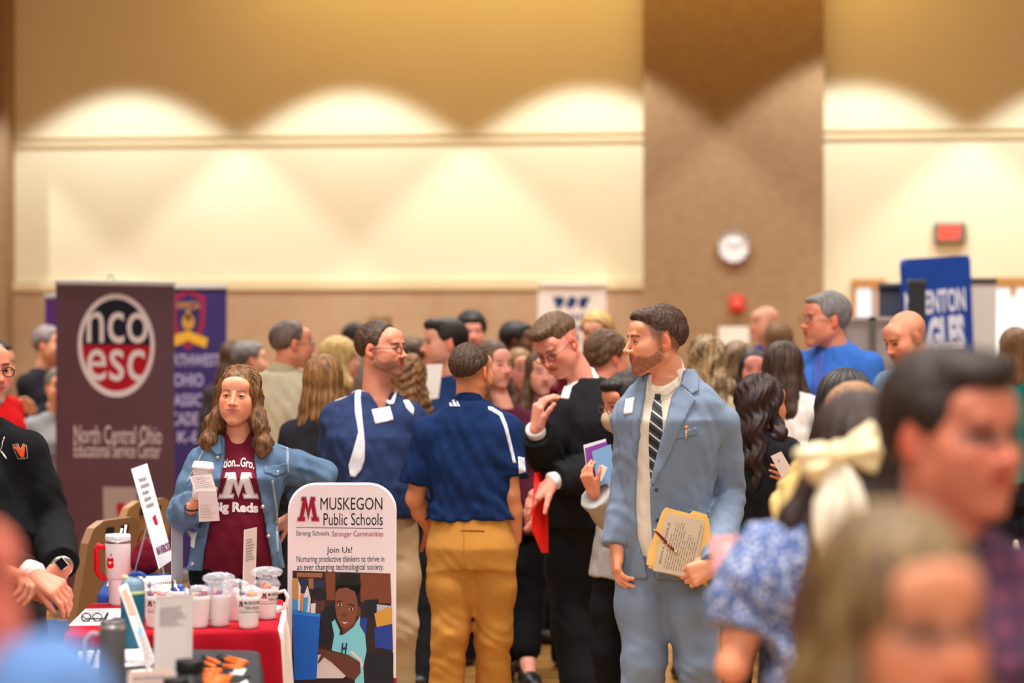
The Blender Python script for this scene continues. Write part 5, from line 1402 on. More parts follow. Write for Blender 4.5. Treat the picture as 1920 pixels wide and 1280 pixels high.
for x0, c_, n_, lb in ((0, (224, 214, 226), 'pale', 'pale lilac folder, rearmost of three the masked woman holds'), (3, (128, 60, 150), 'purple', 'purple folder between the two lighter ones the masked woman holds'), (16, (116, 156, 196), 'blue', 'light blue folder in front of the purple one against the grey blazer')):
    k = {0: 0, 3: 1, 16: 2}[x0]
    t, pl = flat_thing('folder', [P(1094+x0, 834+k*6, YM-.24-k*.012), P(1136+x0*.6, 822+k*5, YM-.22-k*.012), P(1146+x0*.5, 900, YM-.24-k*.012), P(1104+x0, 912, YM-.26-k*.012)], .003, mat('folder_'+n_, c_, .5), lb, 'folder', 'cover')
B.tops[0]['_'] = 0
ptag_m = flat_thing('name_card', [P(1128, 870, YM-.285), P(1139, 876, YM-.285), P(1128, 902, YM-.285), P(1116, 896, YM-.285)], .001, mat('sticker_white', (245, 243, 240)), 'small white name card beside the light blue folder', 'card')
# ------------------------------------------------------------------ the crowd: one call per person
def crew(**k): return ('crew', dict(k))
def short(**k): return ('short', dict(k))
def lng(L=.22, **k): return ('long', dict({'len': L}, **k))
BR = ((96, 68, 46), (58, 40, 28)); DK = ((44, 32, 28), (24, 18, 16)); BL = ((214, 184, 126), (176, 138, 78)); GY = ((128, 122, 118), (88, 82, 80)); LB = ((158, 118, 70), (104, 72, 42)); BLK = ((22, 20, 22), (40, 34, 34))
HC = {'br': BR, 'dk': DK, 'bl': BL, 'gy': GY, 'lb': LB, 'bk': BLK}
def guest(label, Y, x, ytop, yaw, fem, hair, hc, c, s=None, pitch=0, H=None, skin=SK, th=0, **k):
    s = s or (.92 if fem else 1.)
    px = FPX/Y; hy = ytop+(.118*s+.006)*px
    name = k.pop('gname', 'blouse' if fem else 'shirt'); tk = k.pop('tk', {}); bc = k.pop('bc', (34, 34, 40))
    tp = dict({'c': c, 'name': name, 'off': .018}, **tk)
    return person(label, Y, x, hy, yaw=yaw, pitch=pitch, s=s, fem=fem, skin=skin, hair=hair, hairc=HC[hc] if isinstance(hc, str) else hc, top=tp, bottom=dict({'c': bc}, **k.pop('bt', {})), **k)
# --- left
B = guest('grey-haired person in black and grey with folded arms left of the plum banner', 15.6, 94, 612, 70, False, short(), ((150, 140, 140), (110, 100, 100)), (34, 34, 40), tk={'w': 1.05}, tyaw=60,
      arms={'a': {'E': (70, 790, -.1), 'W': (96, 760, -.25)}, 'b': {'E': (84, 800, -.2), 'W': (60, 770, -.3)}}, bc=(96, 96, 100))
B = guest('bystander in a light grey jacket partly hidden by the plum banner', 15.0, 112, 690, 20, False, short(), 'gy', (150, 150, 154), H=1.62, bc=(28, 28, 32))
B = guest('person in a red top behind the man in the black quarter-zip', 13.0, -6, 640, 60, False, short(), 'dk', (214, 18, 26), tk={'w': 1.0})
B = guest('brown-haired woman seen from behind beside the indigo banner', 15.5, 436, 640, 180, True, lng(.2), 'br', (70, 56, 60))
B = guest('grey-haired man with pink ear behind the denim jacket woman', 14.8, 470, 640, 110, False, short(), 'gy', (90, 92, 100), s=.95)
B = guest('balding man in pale khaki jacket and glasses facing right', 12., 549, 600, 112, False, ('receding', {'th': .008}), ((112, 94, 86), (80, 66, 60)), (196, 186, 160), s=.98, tyaw=150, gname='jacket', skin=(214, 140, 110),
      nb=(528, 702, .03), tk={'off': .035, 'nz': .02, 'fold': .008}, face={'beard': ((150, 120, 108), .3)})
glasses(B, (60, 40, 36), .0013); collar(B, cloth('khaki_collar', (178, 166, 136)), h=.05, r=.075, dz=-.01, front=-.02)
B = guest('blonde woman with glasses behind the brown-haired woman', 13., 640, 635, 100, True, lng(.16, flare=.03, th=.022), 'bl', (120, 100, 100), skin=(230, 168, 140)); glasses(B, (150, 110, 100), .0012)
B = guest('woman with straight brown-to-golden hair and black top, back turned', 10.6, 608, 669, 172, True, lng(.27, flare=.028, th=.018, wave=.1), ((150, 104, 58), (92, 62, 38)), (38, 38, 44), s=.92, tk={'off': .02})
B = guest('dark-haired man far back above the blonde woman', 18., 672, 606, 100, False, short(), 'dk', (60, 60, 70))
B = guest('light-brown-haired tall person far behind the man in glasses', 17., 716, 588, 150, False, short(), 'lb', (120, 110, 100))
B = guest('woman with long curly golden-brown hair right of the man in glasses', 11.5, 768, 668, 150, True, lng(.30, curl=.010, flare=.02, th=.02), ((150, 108, 62), (88, 58, 36)), (70, 50, 56), s=.9)
B = guest('woman with dark brown hair and pink face behind the curly-haired woman', 14.4, 781, 634, 100, True, lng(.2), 'br', (150, 60, 80), skin=(230, 150, 132))
B = guest('dark-haired man in navy facing left, holding white papers', 12.4, 832, 598, -75, False, short(th=.010, quiff=.010), 'dk', (36, 62, 112), s=1.04, tyaw=-50, face={'beard': ((120, 84, 70), .4)}, skin=(232, 164, 138))
t, pl = flat_thing('white_folder', [P(789, 684, 12.0), P(830, 682, 12.05), P(822, 746, 12.0), P(788, 752, 11.95)], .004, mat('paper_warm', (246, 238, 228), .7), 'white folder standing upright in front of the dark-haired man in navy', 'folder', 'cover')
B = guest('man with puffy black hair in the far crowd behind the navy man', 15.6, 884, 590, 10, False, ('afro', {}), 'bk', (80, 80, 88), s=.95, skin=(226, 152, 130))
B = guest('dark-skinned man with black hair in the far crowd', 15., 972, 603, 80, False, short(), 'bk', (70, 66, 70), skin=(110, 70, 52), s=.98)
B = guest('woman in maroon dress and black cropped trousers with black loafers', 11.74, 926, 640, 42, True, lng(.25, wave=.4, th=.012), ((110, 80, 58), (74, 52, 38)), (92, 34, 52), s=.95, gname='blouse', tk={'hem': .72, 'hw': .20}, skin=(228, 158, 138), tyaw=20, pc=(975, 0), nb=(945, 765, 0),
      legs={'a': ((958, 1160, 0), (948, 1250, .05), 0), 'b': ((985, 1160, -.05), (990, 1245, -.15), 12)}, bt={'hem': .38, 'cuff': .075}, bc=(16, 16, 20), shoes=(22, 26, 34), arms={'b': {'E': (1010, 905, .0), 'W': (1006, 960, -.2)}})
for k in ('b',):
    an = B.LG[k][2]; fd = B.LG[k][3]; MB().tube([V3(an[0], an[1], .066)+fd*.08-B.r*.03, V3(an[0], an[1], .072)+fd*.08, V3(an[0], an[1], .066)+fd*.08+B.r*.03], .006, 6).build('shoe_buckle', mat('buckle', (200, 180, 130), .3, metal=.8), B.root)
B = guest('light-brown-haired woman half hidden between two brunettes', 13.2, 975, 655, 20, True, lng(.2, th=.014), 'lb', (84, 70, 74), skin=(224, 150, 128))
B = guest('woman with parted brown hair facing us behind the raised hand', 12.2, 1017, 656, 8, True, lng(.24, th=.013), ((112, 82, 56), (74, 52, 36)), (92, 80, 84), skin=(232, 168, 144), s=.96)
B = guest('tall man with tousled blond hair in front of the white banner', 14.5, 1118, 589, -20, False, ('curly', {'curl': .006}), ((206, 164, 104), (160, 118, 66)), (92, 92, 100), skin=(230, 164, 130), s=1.02)
B = guest('man with curly brown hair facing right behind the black suit', 11.9, 1141, 627, 125, False, ('curly', {'curl': .006}), ((120, 86, 58), (72, 50, 34)), (52, 92, 176), skin=(232, 148, 122), s=.98, tk={'w': .92})
# --- right of the suit
B = guest('woman with long blond-streaked wavy hair, back to us', 11.8, 1326, 634, 170, True, lng(.40, wave=1.2, flare=.05, th=.02), ((186, 156, 112), (92, 70, 52)), (190, 176, 140), s=.95, tyaw=175)
B = guest('woman with light brown wavy hair beside the blond-streaked woman', 13., 1383, 643, 175, True, lng(.34, wave=1., flare=.03, th=.018), ((150, 120, 84), (96, 74, 54)), (170, 160, 120), s=.94)
B = guest('dark-haired woman facing us between two long-haired women', 12.6, 1413, 655, 0, True, lng(.12, th=.010, backx=False), ((52, 42, 44), (36, 28, 30)), (60, 60, 66), skin=(230, 148, 132), s=.9)
B = guest('bald man with blue collar at the far pillar', 17.5, 1432, 573, -60, False, None, 'br', (40, 74, 176), skin=(226, 160, 134), s=1.02, face={'scalp': ((170, 130, 110), .4)}, tk={'nz': .03})
B = guest('woman with long brown hair in front of the bald man at the pillar', 15.5, 1461, 604, 165, True, lng(.2), ((120, 84, 50), (88, 60, 36)), (90, 80, 70), s=1.)
B = guest('woman in white blouse with brown shoulder strap, dark hair', 11.2, 1472, 643, 150, True, lng(.26, th=.016), ((76, 54, 40), (46, 32, 26)), (238, 230, 224), s=.98, tyaw=140, tk={'off': .035, 'fold': .008, 'keep': 1}, nb=(1482, 742, 0), fine=False, bc=(50, 50, 60),
      arms={'a': {'E': (1530, 850, -.05), 'W': (1500, 900, -.2)}})
patch('shoulder_strap', [(1477, 736), (1482, 736), (1473, 765), (1471, 800), (1468, 810), (1465, 800), (1467, 765)], [B.bvh['blouse']], mat('leather_brown', (128, 80, 44), .5), B.root, th=.006, step=4, Yg=11.2)
B = guest('grey-haired man in bright blue shirt and tie wearing glasses', 11.5, 1546, 549, -72, False, short(th=.012), ((142, 138, 136), (104, 100, 100)), (62, 116, 208), s=1.06, tyaw=-40, skin=(220, 140, 112), nb=(1568, 652, .02), gname='dress_shirt', tk={'off': .022, 'fold': .006, 'keep': 1}, H=1.85, sw=.168, wm=.98, belly=.03)
glasses(B, (150, 120, 110), .0014); patch('necktie', [(1532, 650), (1543, 652), (1546, 700), (1540, 770), (1522, 770), (1526, 700)], [B.bvh['dress_shirt']], mat('tie_blue', (58, 84, 170), .5), B.root, th=.008, step=5, Yg=11.5)
collar(B, cloth('blue_collar', (74, 128, 216)), h=.04, r=.064, dz=-.005, front=-.025)
B = guest('bald man in grey-blue shirt looking down to the left', 10.5, 1697, 583, -62, False, None, 'br', (132, 158, 184), s=.95, pitch=22, tyaw=-45, skin=(222, 146, 114), face={'beard': ((112, 84, 70), .6), 'scalp': ((150, 112, 92), .5)}, gname='polo_shirt', nb=(1728, 690, .04), wm=1.12, sw=.185, belly=.03)
collar(B, cloth('slate_collar', (112, 138, 166)), h=.04, r=.068, dz=-.005, front=-.02)
B = guest('woman with dark wavy hair and black top holding a white card', 9.7, 1432, 706, 120, True, lng(.36, wave=1., flare=.03, th=.018), ((58, 36, 32), (28, 18, 20)), (26, 26, 30), s=.93, tyaw=150, tk={'off': .022}, skin=(206, 130, 98), nb=(1420, 812, 0), arms={'a': {'E': (1490, 930, -.02), 'W': (1476, 900, -.22)}})
t, pl = flat_thing('white_card', [P(1445, 855, 9.1), P(1465, 846, 9.1), P(1485, 880, 9.1), P(1466, 896, 9.1)], .003, mat('card_pinkwhite', (226, 210, 202), .6), 'small white card with a round dot beside the black-topped woman', 'card', 'card_body')
mb = MB(); put_poly(mb, pl, oval(.45, .3, .06, .05, 16), .001); mb.build('dot', mat('gold_metal', (214, 170, 96)), t)
B = guest('woman with long straight black hair left of the foreground man', 7.6, 1590, 698, 150, True, lng(.26, th=.018, flare=.03), 'bk', (60, 50, 54), s=.95)
B = guest('woman with pale ginger hair in a pale yellow sweater, mostly hidden', 6.3, 1604, 722, 168, True, lng(.10, th=.014), ((178, 134, 92), (140, 100, 66)), (222, 192, 124), s=.93, gname='sweater', tk={'off': .030, 'fold': .006}, arms={'b': {'S': (1528, 900, .0), 'E': (1492, 955, .0), 'W': (1530, 1010, -.15)}})
B = guest('woman with long brown hair and teal top at the right edge', 12.8, 1904, 616, 172, True, lng(.26, flare=.03), ((138, 104, 68), (92, 66, 42)), (22, 128, 122), s=.95)
# --- near the camera
B = guest('woman with dark hair tied by a cream satin bow, floral puff sleeves', 4.6, 1604, 742, 188, True, lng(.34, th=.018, flare=.045, wx=1.15), ((62, 42, 36), (34, 24, 22)), (108, 130, 178), s=.96, gname='puff_sleeve_blouse', sw=.16,
      tk={'m': mat('blue_floral', (92, 114, 166), .85, dots=(95, (212, 218, 234), .36), vary=(26, (62, 80, 130), .8)), 'off': .02, 'sleeve': .34, 'puff': .088, 'fold': .010, 'sflare': 1.1}, skin=(226, 148, 112),
      arms={'b': {'S': (1438, 1042, .02), 'E': (1374, 1250, -.02), 'W': (1400, 1130, .22), 'hand': 1}}, tyaw=176, nb=(1600, 960, .0))
satin2 = mat('ivory_satin', (244, 236, 214), .42, spec=.4); satin = mat('cream_satin', (232, 218, 178), .42, spec=.4, vary=(9, (228, 208, 148), .5)); YBW = 4.42
t = thing('hair_bow', P(1575, 855, YBW), 'large cream satin bow with hanging tails on the dark-haired woman', 'bow')
def pillow(name, poly, depth, c0, root, m, Y, step=7, folds=9.):
    """soft flat piece with puffed middle and folds fanning from c0"""
    bp = densify(poly, step); ip = inside_pts(poly, step); co, ed, fa, _, _, _ = delaunay_2d_cdt([Vector(p) for p in bp+ip], [(i, (i+1) % len(bp)) for i in range(len(bp))], [], 1, 1e-5)
    B_ = np.array(bp); top = []; bot = []
    for p in co:
        d = np.min(np.hypot(B_[:, 0]-p[0], B_[:, 1]-p[1])); k = min(1, d/26.)**.5
        an = math.atan2(p[1]-c0[1], p[0]-c0[0]); fo_ = .009*math.sin(an*folds)*min(1, d/12.)
        q = P(p[0], p[1], Y); top.append(q+V3(0, -depth*k+fo_, 0)); bot.append(q+V3(0, depth*.7*k+.001, 0))
    n = len(top); F = [tuple(f) for f in fa]; cnt = {}
    for f in F:
        for i in range(len(f)): cnt[(f[i], f[(i+1) % len(f)])] = 1
    F2 = F+[tuple(i+n for i in reversed(f)) for f in F]+[(b, a, a+n, b+n) for a, b in cnt if (b, a) not in cnt]
    return child(name, np.array(top+bot), F2, m, root, smooth=True)
pillow('left_loop', [(1566, 836), (1540, 828), (1500, 836), (1486, 846), (1492, 870), (1508, 892), (1530, 912), (1552, 900), (1570, 868)], .035, (1572, 852), t, satin, YBW)
pillow('right_loop', [(1572, 836), (1600, 810), (1634, 788), (1644, 800), (1650, 830), (1655, 850), (1642, 888), (1622, 884), (1596, 872), (1576, 862)], .040, (1572, 850), t, satin, YBW)
MB().ball(P(1572, 850, YBW-.02), .022, 10, sc=(1, .9, 1.1)).build('knot', satin, t, smooth=True)
pillow('left_tail', [(1562, 868), (1580, 866), (1594, 940), (1596, 1000), (1560, 1044), (1536, 1046), (1524, 1010), (1524, 940), (1540, 900)], .022, (1570, 700), t, satin2, YBW-.01, folds=40.)
pillow('right_tail', [(1574, 868), (1592, 872), (1612, 900), (1630, 950), (1632, 975), (1600, 1000), (1590, 960)], .020, (1570, 760), t, satin2, YBW-.02, folds=30.)
t, pl = flat_thing('pink_folder', [P(1334, 1006, 4.82), P(1444, 998, 4.92), P(1436, 1082, 4.86), P(1350, 1098, 4.78)], .012, mat('pink_plastic', (236, 160, 158), .4), 'glossy pink folder at the blurred elbow of the floral sleeve', 'folder', 'cover')
mb = MB(); put_poly(mb, pl, [(.15, .15), (.9, .2), (.85, .85), (.25, .8)], .001); mb.build('inner_sheet', mat('pink_sheet', (222, 200, 204), .5), t)
plaid = mat('plum_plaid', (84, 42, 62), .85, grid=(.045, (44, 30, 56), .7, .2), vary=(12, (112, 56, 78), .5))
B = guest('young man with short dark hair and plaid shirt close on the right', 3.57, 1790, 663, 35, False, short(th=.016, quiff=.012, top=.004, hl=.066), ((46, 30, 24), (26, 18, 16)), (92, 44, 74), s=1.0, skin=(184, 108, 84), face={'brow': (60, 38, 30), 'blush': .8, 'eyescale': 2.4}, tyaw=25, tk={'m': plaid, 'off': .02}, gname='plaid_shirt', sw=.17, hr=.005, nb=(1762, 1010, .0), arms={'a': {'E': (1560, 1420, .1), 'W': (1600, 1650, 0)}, 'b': {'E': (2080, 1420, .1), 'W': (2080, 1650, 0)}})
B = guest('young woman with long highlighted brown hair closest to the camera', 2.5, 1693, 968, 25, True, lng(.34, th=.017, flare=.035, wave=.5, fh=.098, face=.058), ((128, 100, 56), (66, 46, 32)), (120, 110, 104), s=.93, skin=(196, 126, 92), hr=.005, face={'brow': (80, 54, 40), 'eyescale': 2.4}, tk={'off': .015})
B = guest('blurred person in light blue shirt at the near left edge', 2.3, -138, 905, 150, False, ('ring', {'th': .006}), 'br', (96, 132, 186), s=.97, skin=(214, 112, 92), tk={'off': .02}, sw=.17, hr=.008, arms={'a': {'S': (86, 1320, 0)}, 'b': {'S': (-330, 1320, 0)}})
# --- man in black quarter-zip at the left
bk = cloth('black_knit', (24, 25, 28), (18, 19, 22))
YQ = 8.1
B = guest('man in black quarter-zip with glasses and clasped hands at the left edge', YQ, -27, 628, 40, False, ('ring', {'th': .006}), 'gy', (24, 25, 28), s=.98, skin=(226, 146, 118), fine=True, face={'beard': ((170, 160, 154), .7), 'brow': (70, 50, 42)}, tyaw=18, gname='quarter_zip', tk={'m': bk, 'off': .026, 'keep': 1, 'nz': .0, 'aw': 1.1, 'cuffback': .02}, wm=1.08, belly=.05, sw=.185,
    nb=(-42, 790, .03), pc=(-18, .02), arms={'a': {'S': (-125, 850, 0), 'E': (-105, 1010, -.12), 'W': (60, 1078, -.36), 'd': (.82, -.18, -.42), 'n': (.1, .5, -.8), 'curl': (.45, .5, .5, .5), 'thumb': .3, 'hs': 1.12},
          'b': {'S': (46, 850, 0), 'E': (95, 985, .02), 'W': (116, 1062, -.28), 'd': (-.55, -.1, -.8), 'n': (-.5, .8, .1), 'curl': (.5, .55, .6, .6), 'hs': 1.05}}, bc=(72, 72, 74), bt={'rise': .02})
glasses(B, (40, 26, 30), .0016)
qb = B.bvh['quarter_zip']; bb = B.bvh['body']
collar(B, bk, h=.045, r=.070, dz=-.005, front=-.02)
surf_poly('emblem_outline', [[(24, 834), (34, 832), (38, 842), (44, 832), (50, 836), (52, 858), (44, 860), (34, 860), (28, 846)]], [qb], mat('emblem_white', (220, 220, 224), .8), B.root, .003, Yg=YQ)
surf_poly('emblem_field', [shrink([(24, 834), (34, 832), (38, 842), (44, 832), (50, 836), (52, 858), (44, 860), (34, 860), (28, 846)], 1.6)], [qb], mat('emblem_black', (20, 22, 30), .8), B.root, .004, Yg=YQ)
surf_poly('emblem', [[(25, 838), (33, 835), (39, 846), (42, 833), (47, 836), (45, 858), (39, 856), (31, 843)]], [qb], mat('emblem_orange', (240, 92, 28), .8), B.root, .005, Yg=YQ)
patch('zip', [(6, 820), (9, 820), (3, 845), (14, 860), (12, 862), (0, 846)], [qb], mat('silver', (200, 196, 190), .2, metal=1), B.root, th=.004, step=3, Yg=YQ)
cuff(B, 'a', mat('collar_white', (244, 240, 236)), r=.046, L=.03, back=.0)
S_, E_, W_, d_, n_, _ = B.A['b']; dd = nrm(W_-E_); u1 = nrm(np.cross(dd, (0, 1, 0))); u2 = np.cross(dd, u1)
MB().tube([W_+(math.cos(a)*u1+math.sin(a)*u2)*.032 for a in np.linspace(0, 6.283, 21)[:-1]], .006, 8, closed=True).build('watch_band', mat('steel', (190, 186, 180), .3, metal=.8), B.root, smooth=True)
wn = nrm(V3(.15, -1, .35)); Rw_ = np.stack([u1, -wn, nrm(np.cross(u1, -wn))], 1)
wf = MB().box(W_+wn*.034, (.034, .010, .040), R=Rw_, bev=.006).build('watch_case', mat('steel', (190, 186, 180)), B.root, smooth=True)
MB().box(W_+wn*.0395, (.029, .002, .034), R=Rw_).build('watch_face', mat('watch_glass', (16, 20, 34), .1, spec=.8), B.root)
B = guest('person beyond the left edge whose hand rests on a chair back', 7.4, -190, 640, 60, False, short(), 'br', (120, 60, 50), s=1.0, gname='shirt', skin=(220, 144, 116), arms={'b': {'S': (-120, 850, 0), 'E': (-70, 1040, -.1), 'W': (-8, 1062, -.22), 'd': (.9, -.2, -.25), 'n': (0, -.2, -1), 'hand': 1, 'curl': (.6, .65, .7, .7)}})
# ------------------------------------------------------------------ tables and what stands on them
def TP(px, py, z=.75):
    return P(px, py, (EYE-z)*FPX/(py-640))
def draped(label, c4, m, z=.75, drop=.72, group=None, name='draped_table', dz=0., part=None):
    c4 = [np.array([q[0], q[1]]) for q in c4]; cen = sum(c4)/4; t = part or thing(name, (cen[0], cen[1], 0), label, 'table', group)
    ring = []
    for i in range(4):
        a, b, c = c4[i-1], c4[i], c4[(i+1) % 4]; u = nrm(a-b); v = nrm(c-b); R_ = .035
        for k in range(5):
            q = k/4; p = (b+u*R_)*(1-q)**2+2*b*q*(1-q)+(b+v*R_)*q*q; ring.append(p)
        L = np.linalg.norm(c-b); n = int(L/.03)
        for k in range(1, n): ring.append(b+(c-b)*(R_+(L-2*R_)*k/n)/L)
    n = len(ring); V = []; lev = [(z, -.012), (z-.003, -.003), (z-.012, .002), (z-.04, .006), (z-.18, .012), (z-.4, .020), (z-drop, .028)]
    for j, (zz, o_) in enumerate(lev):
        for i, p in enumerate(ring):
            d = nrm(p-cen); w_ = .010*max(0, j-2)*(.6*math.sin(i*.9)+.4*math.sin(i*.41+1)); q = p+d*(o_+w_*.8); V.append((q[0], q[1], zz+dz))
    F = [tuple(range(n))]+[(j*n+i, (j+1)*n+i, (j+1)*n+(i+1) % n, j*n+(i+1) % n) for j in range(6) for i in range(n)]
    child('white_undercloth' if part else 'tablecloth', V, F, m, t, smooth=True)
    if part: return
    k = 0
    for q in c4:
        p = q*.86+cen*.14; MB().tube([(p[0], p[1], 0), (p[0], p[1], z-.02)], .014, 8).build('leg', mat('table_leg', (90, 90, 92), .4, metal=.6), t)
    return t
redc = cloth('crimson_cloth', (168, 14, 34), (150, 10, 28)); whc = cloth('white_cloth', (232, 220, 216)); darkc = cloth('charcoal_cloth', (58, 60, 64)); bluec = cloth('blue_cloth', (44, 70, 140))
RT = draped('front table covered in crimson cloth carrying the white mugs', [TP(118, 1190), TP(521, 1180), TP(533, 1122), TP(165, 1130)], redc)
draped('', [TP(380, 1181), TP(531, 1177), TP(538, 1124), TP(450, 1124)], whc, dz=-.006, part=RT)
draped('charcoal draped table nearest the camera with orange pens', [TP(-160, 1372), TP(496, 1372), TP(487, 1219), TP(-60, 1206)], darkc)
draped('blue draped table with notebooks left of the denim jacket woman', [TP(182, 1113), TP(328, 1113), TP(320, 1074), TP(205, 1074)], bluec)
ceram = mat('mug_ceramic', (236, 226, 224), .25, spec=.5); pm = INK('mug_maroon', (110, 18, 42)); pk = INK('ink_black', (40, 34, 36))
def lay(mb, q, th, mi=0): mb.poly(q, (0, 0, -th), mi)
def on_cyl(c, r0, r1, z0, z1, ang, u, v):
    """point of a tapering cup wall: u metres round the wall from the front angle, v metres up"""
    k = (v-z0)/(z1-z0); r = r0+(r1-r0)*k+.0008; a = ang+u/r
    return V3(c[0]+r*math.sin(a), c[1]-r*math.cos(a), c[2]+v)
CAND = [(210, 40, 50), (40, 90, 190), (240, 150, 40), (120, 60, 150), (240, 220, 80), (235, 120, 150)]
def mug(px, py, label, handle=-1.2, printed=False, candy=True, wrap=True, seed=1, ang=0., hgt=.102):
    rng = random.Random(seed); c = TP(px, py); t = thing('white_mug', c, label, 'mug', 'gift mugs on the crimson cloth' if False else None)
    r0, r1 = .0295, .0400
    mb = MB().lathe([(.001, 0), (r0-.004, 0), (r0, .003), (r0+.001, .012), (r1-.002, hgt*.85), (r1, hgt), (r1-.003, hgt), (r1-.005, hgt*.9), (r0-.003, .008), (.001, .007)], c, 32, cap=False); mb.build('cup', ceram, t, smooth=True)
    d = V3(math.sin(handle), -math.cos(handle), 0)
    MB().tube([c+d*.033+V3(0, 0, .085), c+d*.058+V3(0, 0, .092), c+d*.070+V3(0, 0, .070), c+d*.064+V3(0, 0, .042), c+d*.034+V3(0, 0, .022)], [.006, .0065, .007, .0065, .006], 10).build('handle', ceram, t, smooth=True)
    if printed:
        mb = MB()
        for poly, k, mi in ((BLOCKM, 1, 0),):
            q = [(-.036+.018*x, .088-.018*y) for x, y in poly]
            co, ed, fa, _, _, _ = delaunay_2d_cdt([Vector(p) for p in q], [(i, (i+1) % len(q)) for i in range(len(q))], [], 1, 1e-7)
            mb.add([on_cyl(c, r0, r1, 0, hgt, ang, p[0], p[1]) for p in co], [tuple(f) for f in fa])
        mb.build('printed_letter', pm, t); mb = MB()
        for s_, u0, u1, v0, v1 in (('MUSKEGON', -.015, .040, .077, .088), ('Public Schools', -.012, .036, .063, .073), ('Strong Schools, Stronger', -.036, .038, .050, .056)):
            v, F, w_, h_ = text2d(s_, .01); mb.add([on_cyl(c, r0, r1, 0, hgt, ang, u0+(u1-u0)*q[0]/w_, v0+(v1-v0)*q[1]/h_) for q in v], F)
        mb.add([on_cyl(c, r0, r1, 0, hgt, ang, -.036+.074*k/8, .0595+.0006*j) for j in (0, 1) for k in range(9)], [(k, k+1, k+10, k+9) for k in range(8)])
        mb.build('lettering', pk, t)
    if candy:
        n = 5
        for k in range(n):
            a = rng.uniform(0, 6.28); q = c+V3(math.cos(a)*.020, math.sin(a)*.020, hgt+rng.uniform(-.004, .010)); cc = CAND[rng.randrange(6)]
            o = MB().ball(q, .0105, 6, sc=(1, 1, .8)).build('wrapped_candy', mat('candy_%d' % cc[0], cc, .25, spec=.6), None, smooth=True, origin=tuple(q))
            tag(o, ('small wrapped sweet heaped in the '+label), 'candy', 'sweets in the '+label)
    if wrap:
        G = Field(c+V3(-.075, -.075, hgt-.03), c+V3(.075, .075, hgt+.085), .0042)
        G.ell(c+V3(0, 0, hgt+.010), (.043, .043, .020), 0)
        if seed in (6, 4): G.cone(c+V3(0, 0, hgt+.01), c+V3(0, 0, hgt+.035), .02, .016, .02); G.ell(c+V3(0, 0, hgt+.050), (.050, .045, .016), .012)
        s0 = seed*1.7; G.disp(lambda x, y, z: .010*np.abs(fbm(x, y, z, 95., s0))+.006*np.abs(fbm(x, y, z, 210., s0+2))-.006)
        v, F = G.mesh(0); w_ = mesh_obj('cellophane_wrap', v, F, mat('cellophane', (236, 238, 246), .06, alpha=.26, spec=1.), smooth=False, origin=tuple(c+V3(0, 0, hgt)))
        tag(w_, 'crumpled clear cellophane '+label.replace('white mug ', 'topping the white mug '), 'wrapper')
    pn = rng.uniform(-.5, .5)
    p0 = c+V3(-.018, -.012, hgt-.03); p1 = c+V3(-.024+.01*pn, -.012, hgt+.034)
    t2 = thing('pen', p0, 'dark pen in the '+label, 'pen'); MB().tube([p0, p1], .0042, 8).build('barrel', mat('pen_grey', (62, 60, 64), .35), t2, smooth=True)
    MB().tube([p1, p1+V3(0, 0, .010)], .0024, 8).build('clicker', mat('silver', (200, 196, 190)), t2)
    return c
CL = []
mugs = [(466, 1177, 'white mug with full maroon lettering, nearest the right corner', 2.8, True, 3, .15), (500, 1160, 'white mug half hidden behind the lettered corner mug', 1.5, True, 4, .6), (441, 1163, 'white mug left of the lettered corner mug', -1., False, 5, 0), (410, 1173, 'white mug bagged in clear film', -.75, False, 6, 0), (372, 1176, 'white mug left of the bagged mug', -1.7, False, 7, 0), (336, 1166, 'white mug mostly behind the upright card', 1.2, False, 8, 0), (293, 1176, 'white mug between teal bottle and card', 2.4, True, 9, .3), (277, 1160, 'white mug right behind the teal bottle', -2., False, 10, 0)]
for (x, y, lb, ha, pr, sd, an) in mugs:
    mug(x, y, lb, ha, pr, True, sd != 8, sd, an)
# bag round the bagged mug
c = TP(410, 1173); G = Field(c+V3(-.07, -.07, -.005), c+V3(.07, .07, .14), .004)
G.cone(c+V3(0, 0, .03), c+V3(0, 0, .11), .044, .052, 0); s0 = 2.; G.disp(lambda x, y, z: .004*np.abs(fbm(x, y, z, 75., 1.))+.003*np.abs(fbm(x, y, z, 190., 5.)))
G.op(lambda x, y, z: (c[2]+.002)-z+0*x+0*y, c-.1, c+V3(.1, .1, .02), 0, 'i')
v, F = G.mesh(0); tag(mesh_obj('film_bag', v, F, mat('film', (235, 235, 240), .08, alpha=.16, spec=1.), smooth=False, origin=tuple(c)), 'clear film bag wrapped round the middle white mug', 'wrapper')
# white tumbler with red handle and apple
c = TP(221, 1134); t = thing('tumbler', c, 'tall white tumbler with red handle, red apple and two straws', 'tumbler')
MB().lathe([(.001, 0), (.029, 0), (.030, .01), (.033, .085), (.036, .092), (.042, .096), (.0435, .20), (.0435, .212)], c, 32, cap=False).build('cup_body', mat('tumbler_white', (240, 234, 238), .35), t, smooth=True)
MB().lathe([(.0435, .212), (.0442, .213), (.0442, .221), (.043, .222)], c, 32, cap=False).build('steel_rim', mat('steel', (190, 186, 180)), t, smooth=True)
MB().lathe([(.043, .220), (.044, .235), (.041, .243), (.001, .240)], c, 32, cap=False).build('lid', mat('lid_clear', (226, 226, 232), .15, spec=.8), t, smooth=True)
MB().tube([c+V3(-.040, -.01, .196), c+V3(-.066, -.012, .205), c+V3(-.070, -.012, .190), c+V3(-.070, -.012, .118), c+V3(-.058, -.012, .100), c+V3(-.036, -.01, .090)], [.009, .010, .011, .011, .010, .009], 10).build('handle', mat('red_handle', (226, 22, 30), .35), t, smooth=True)
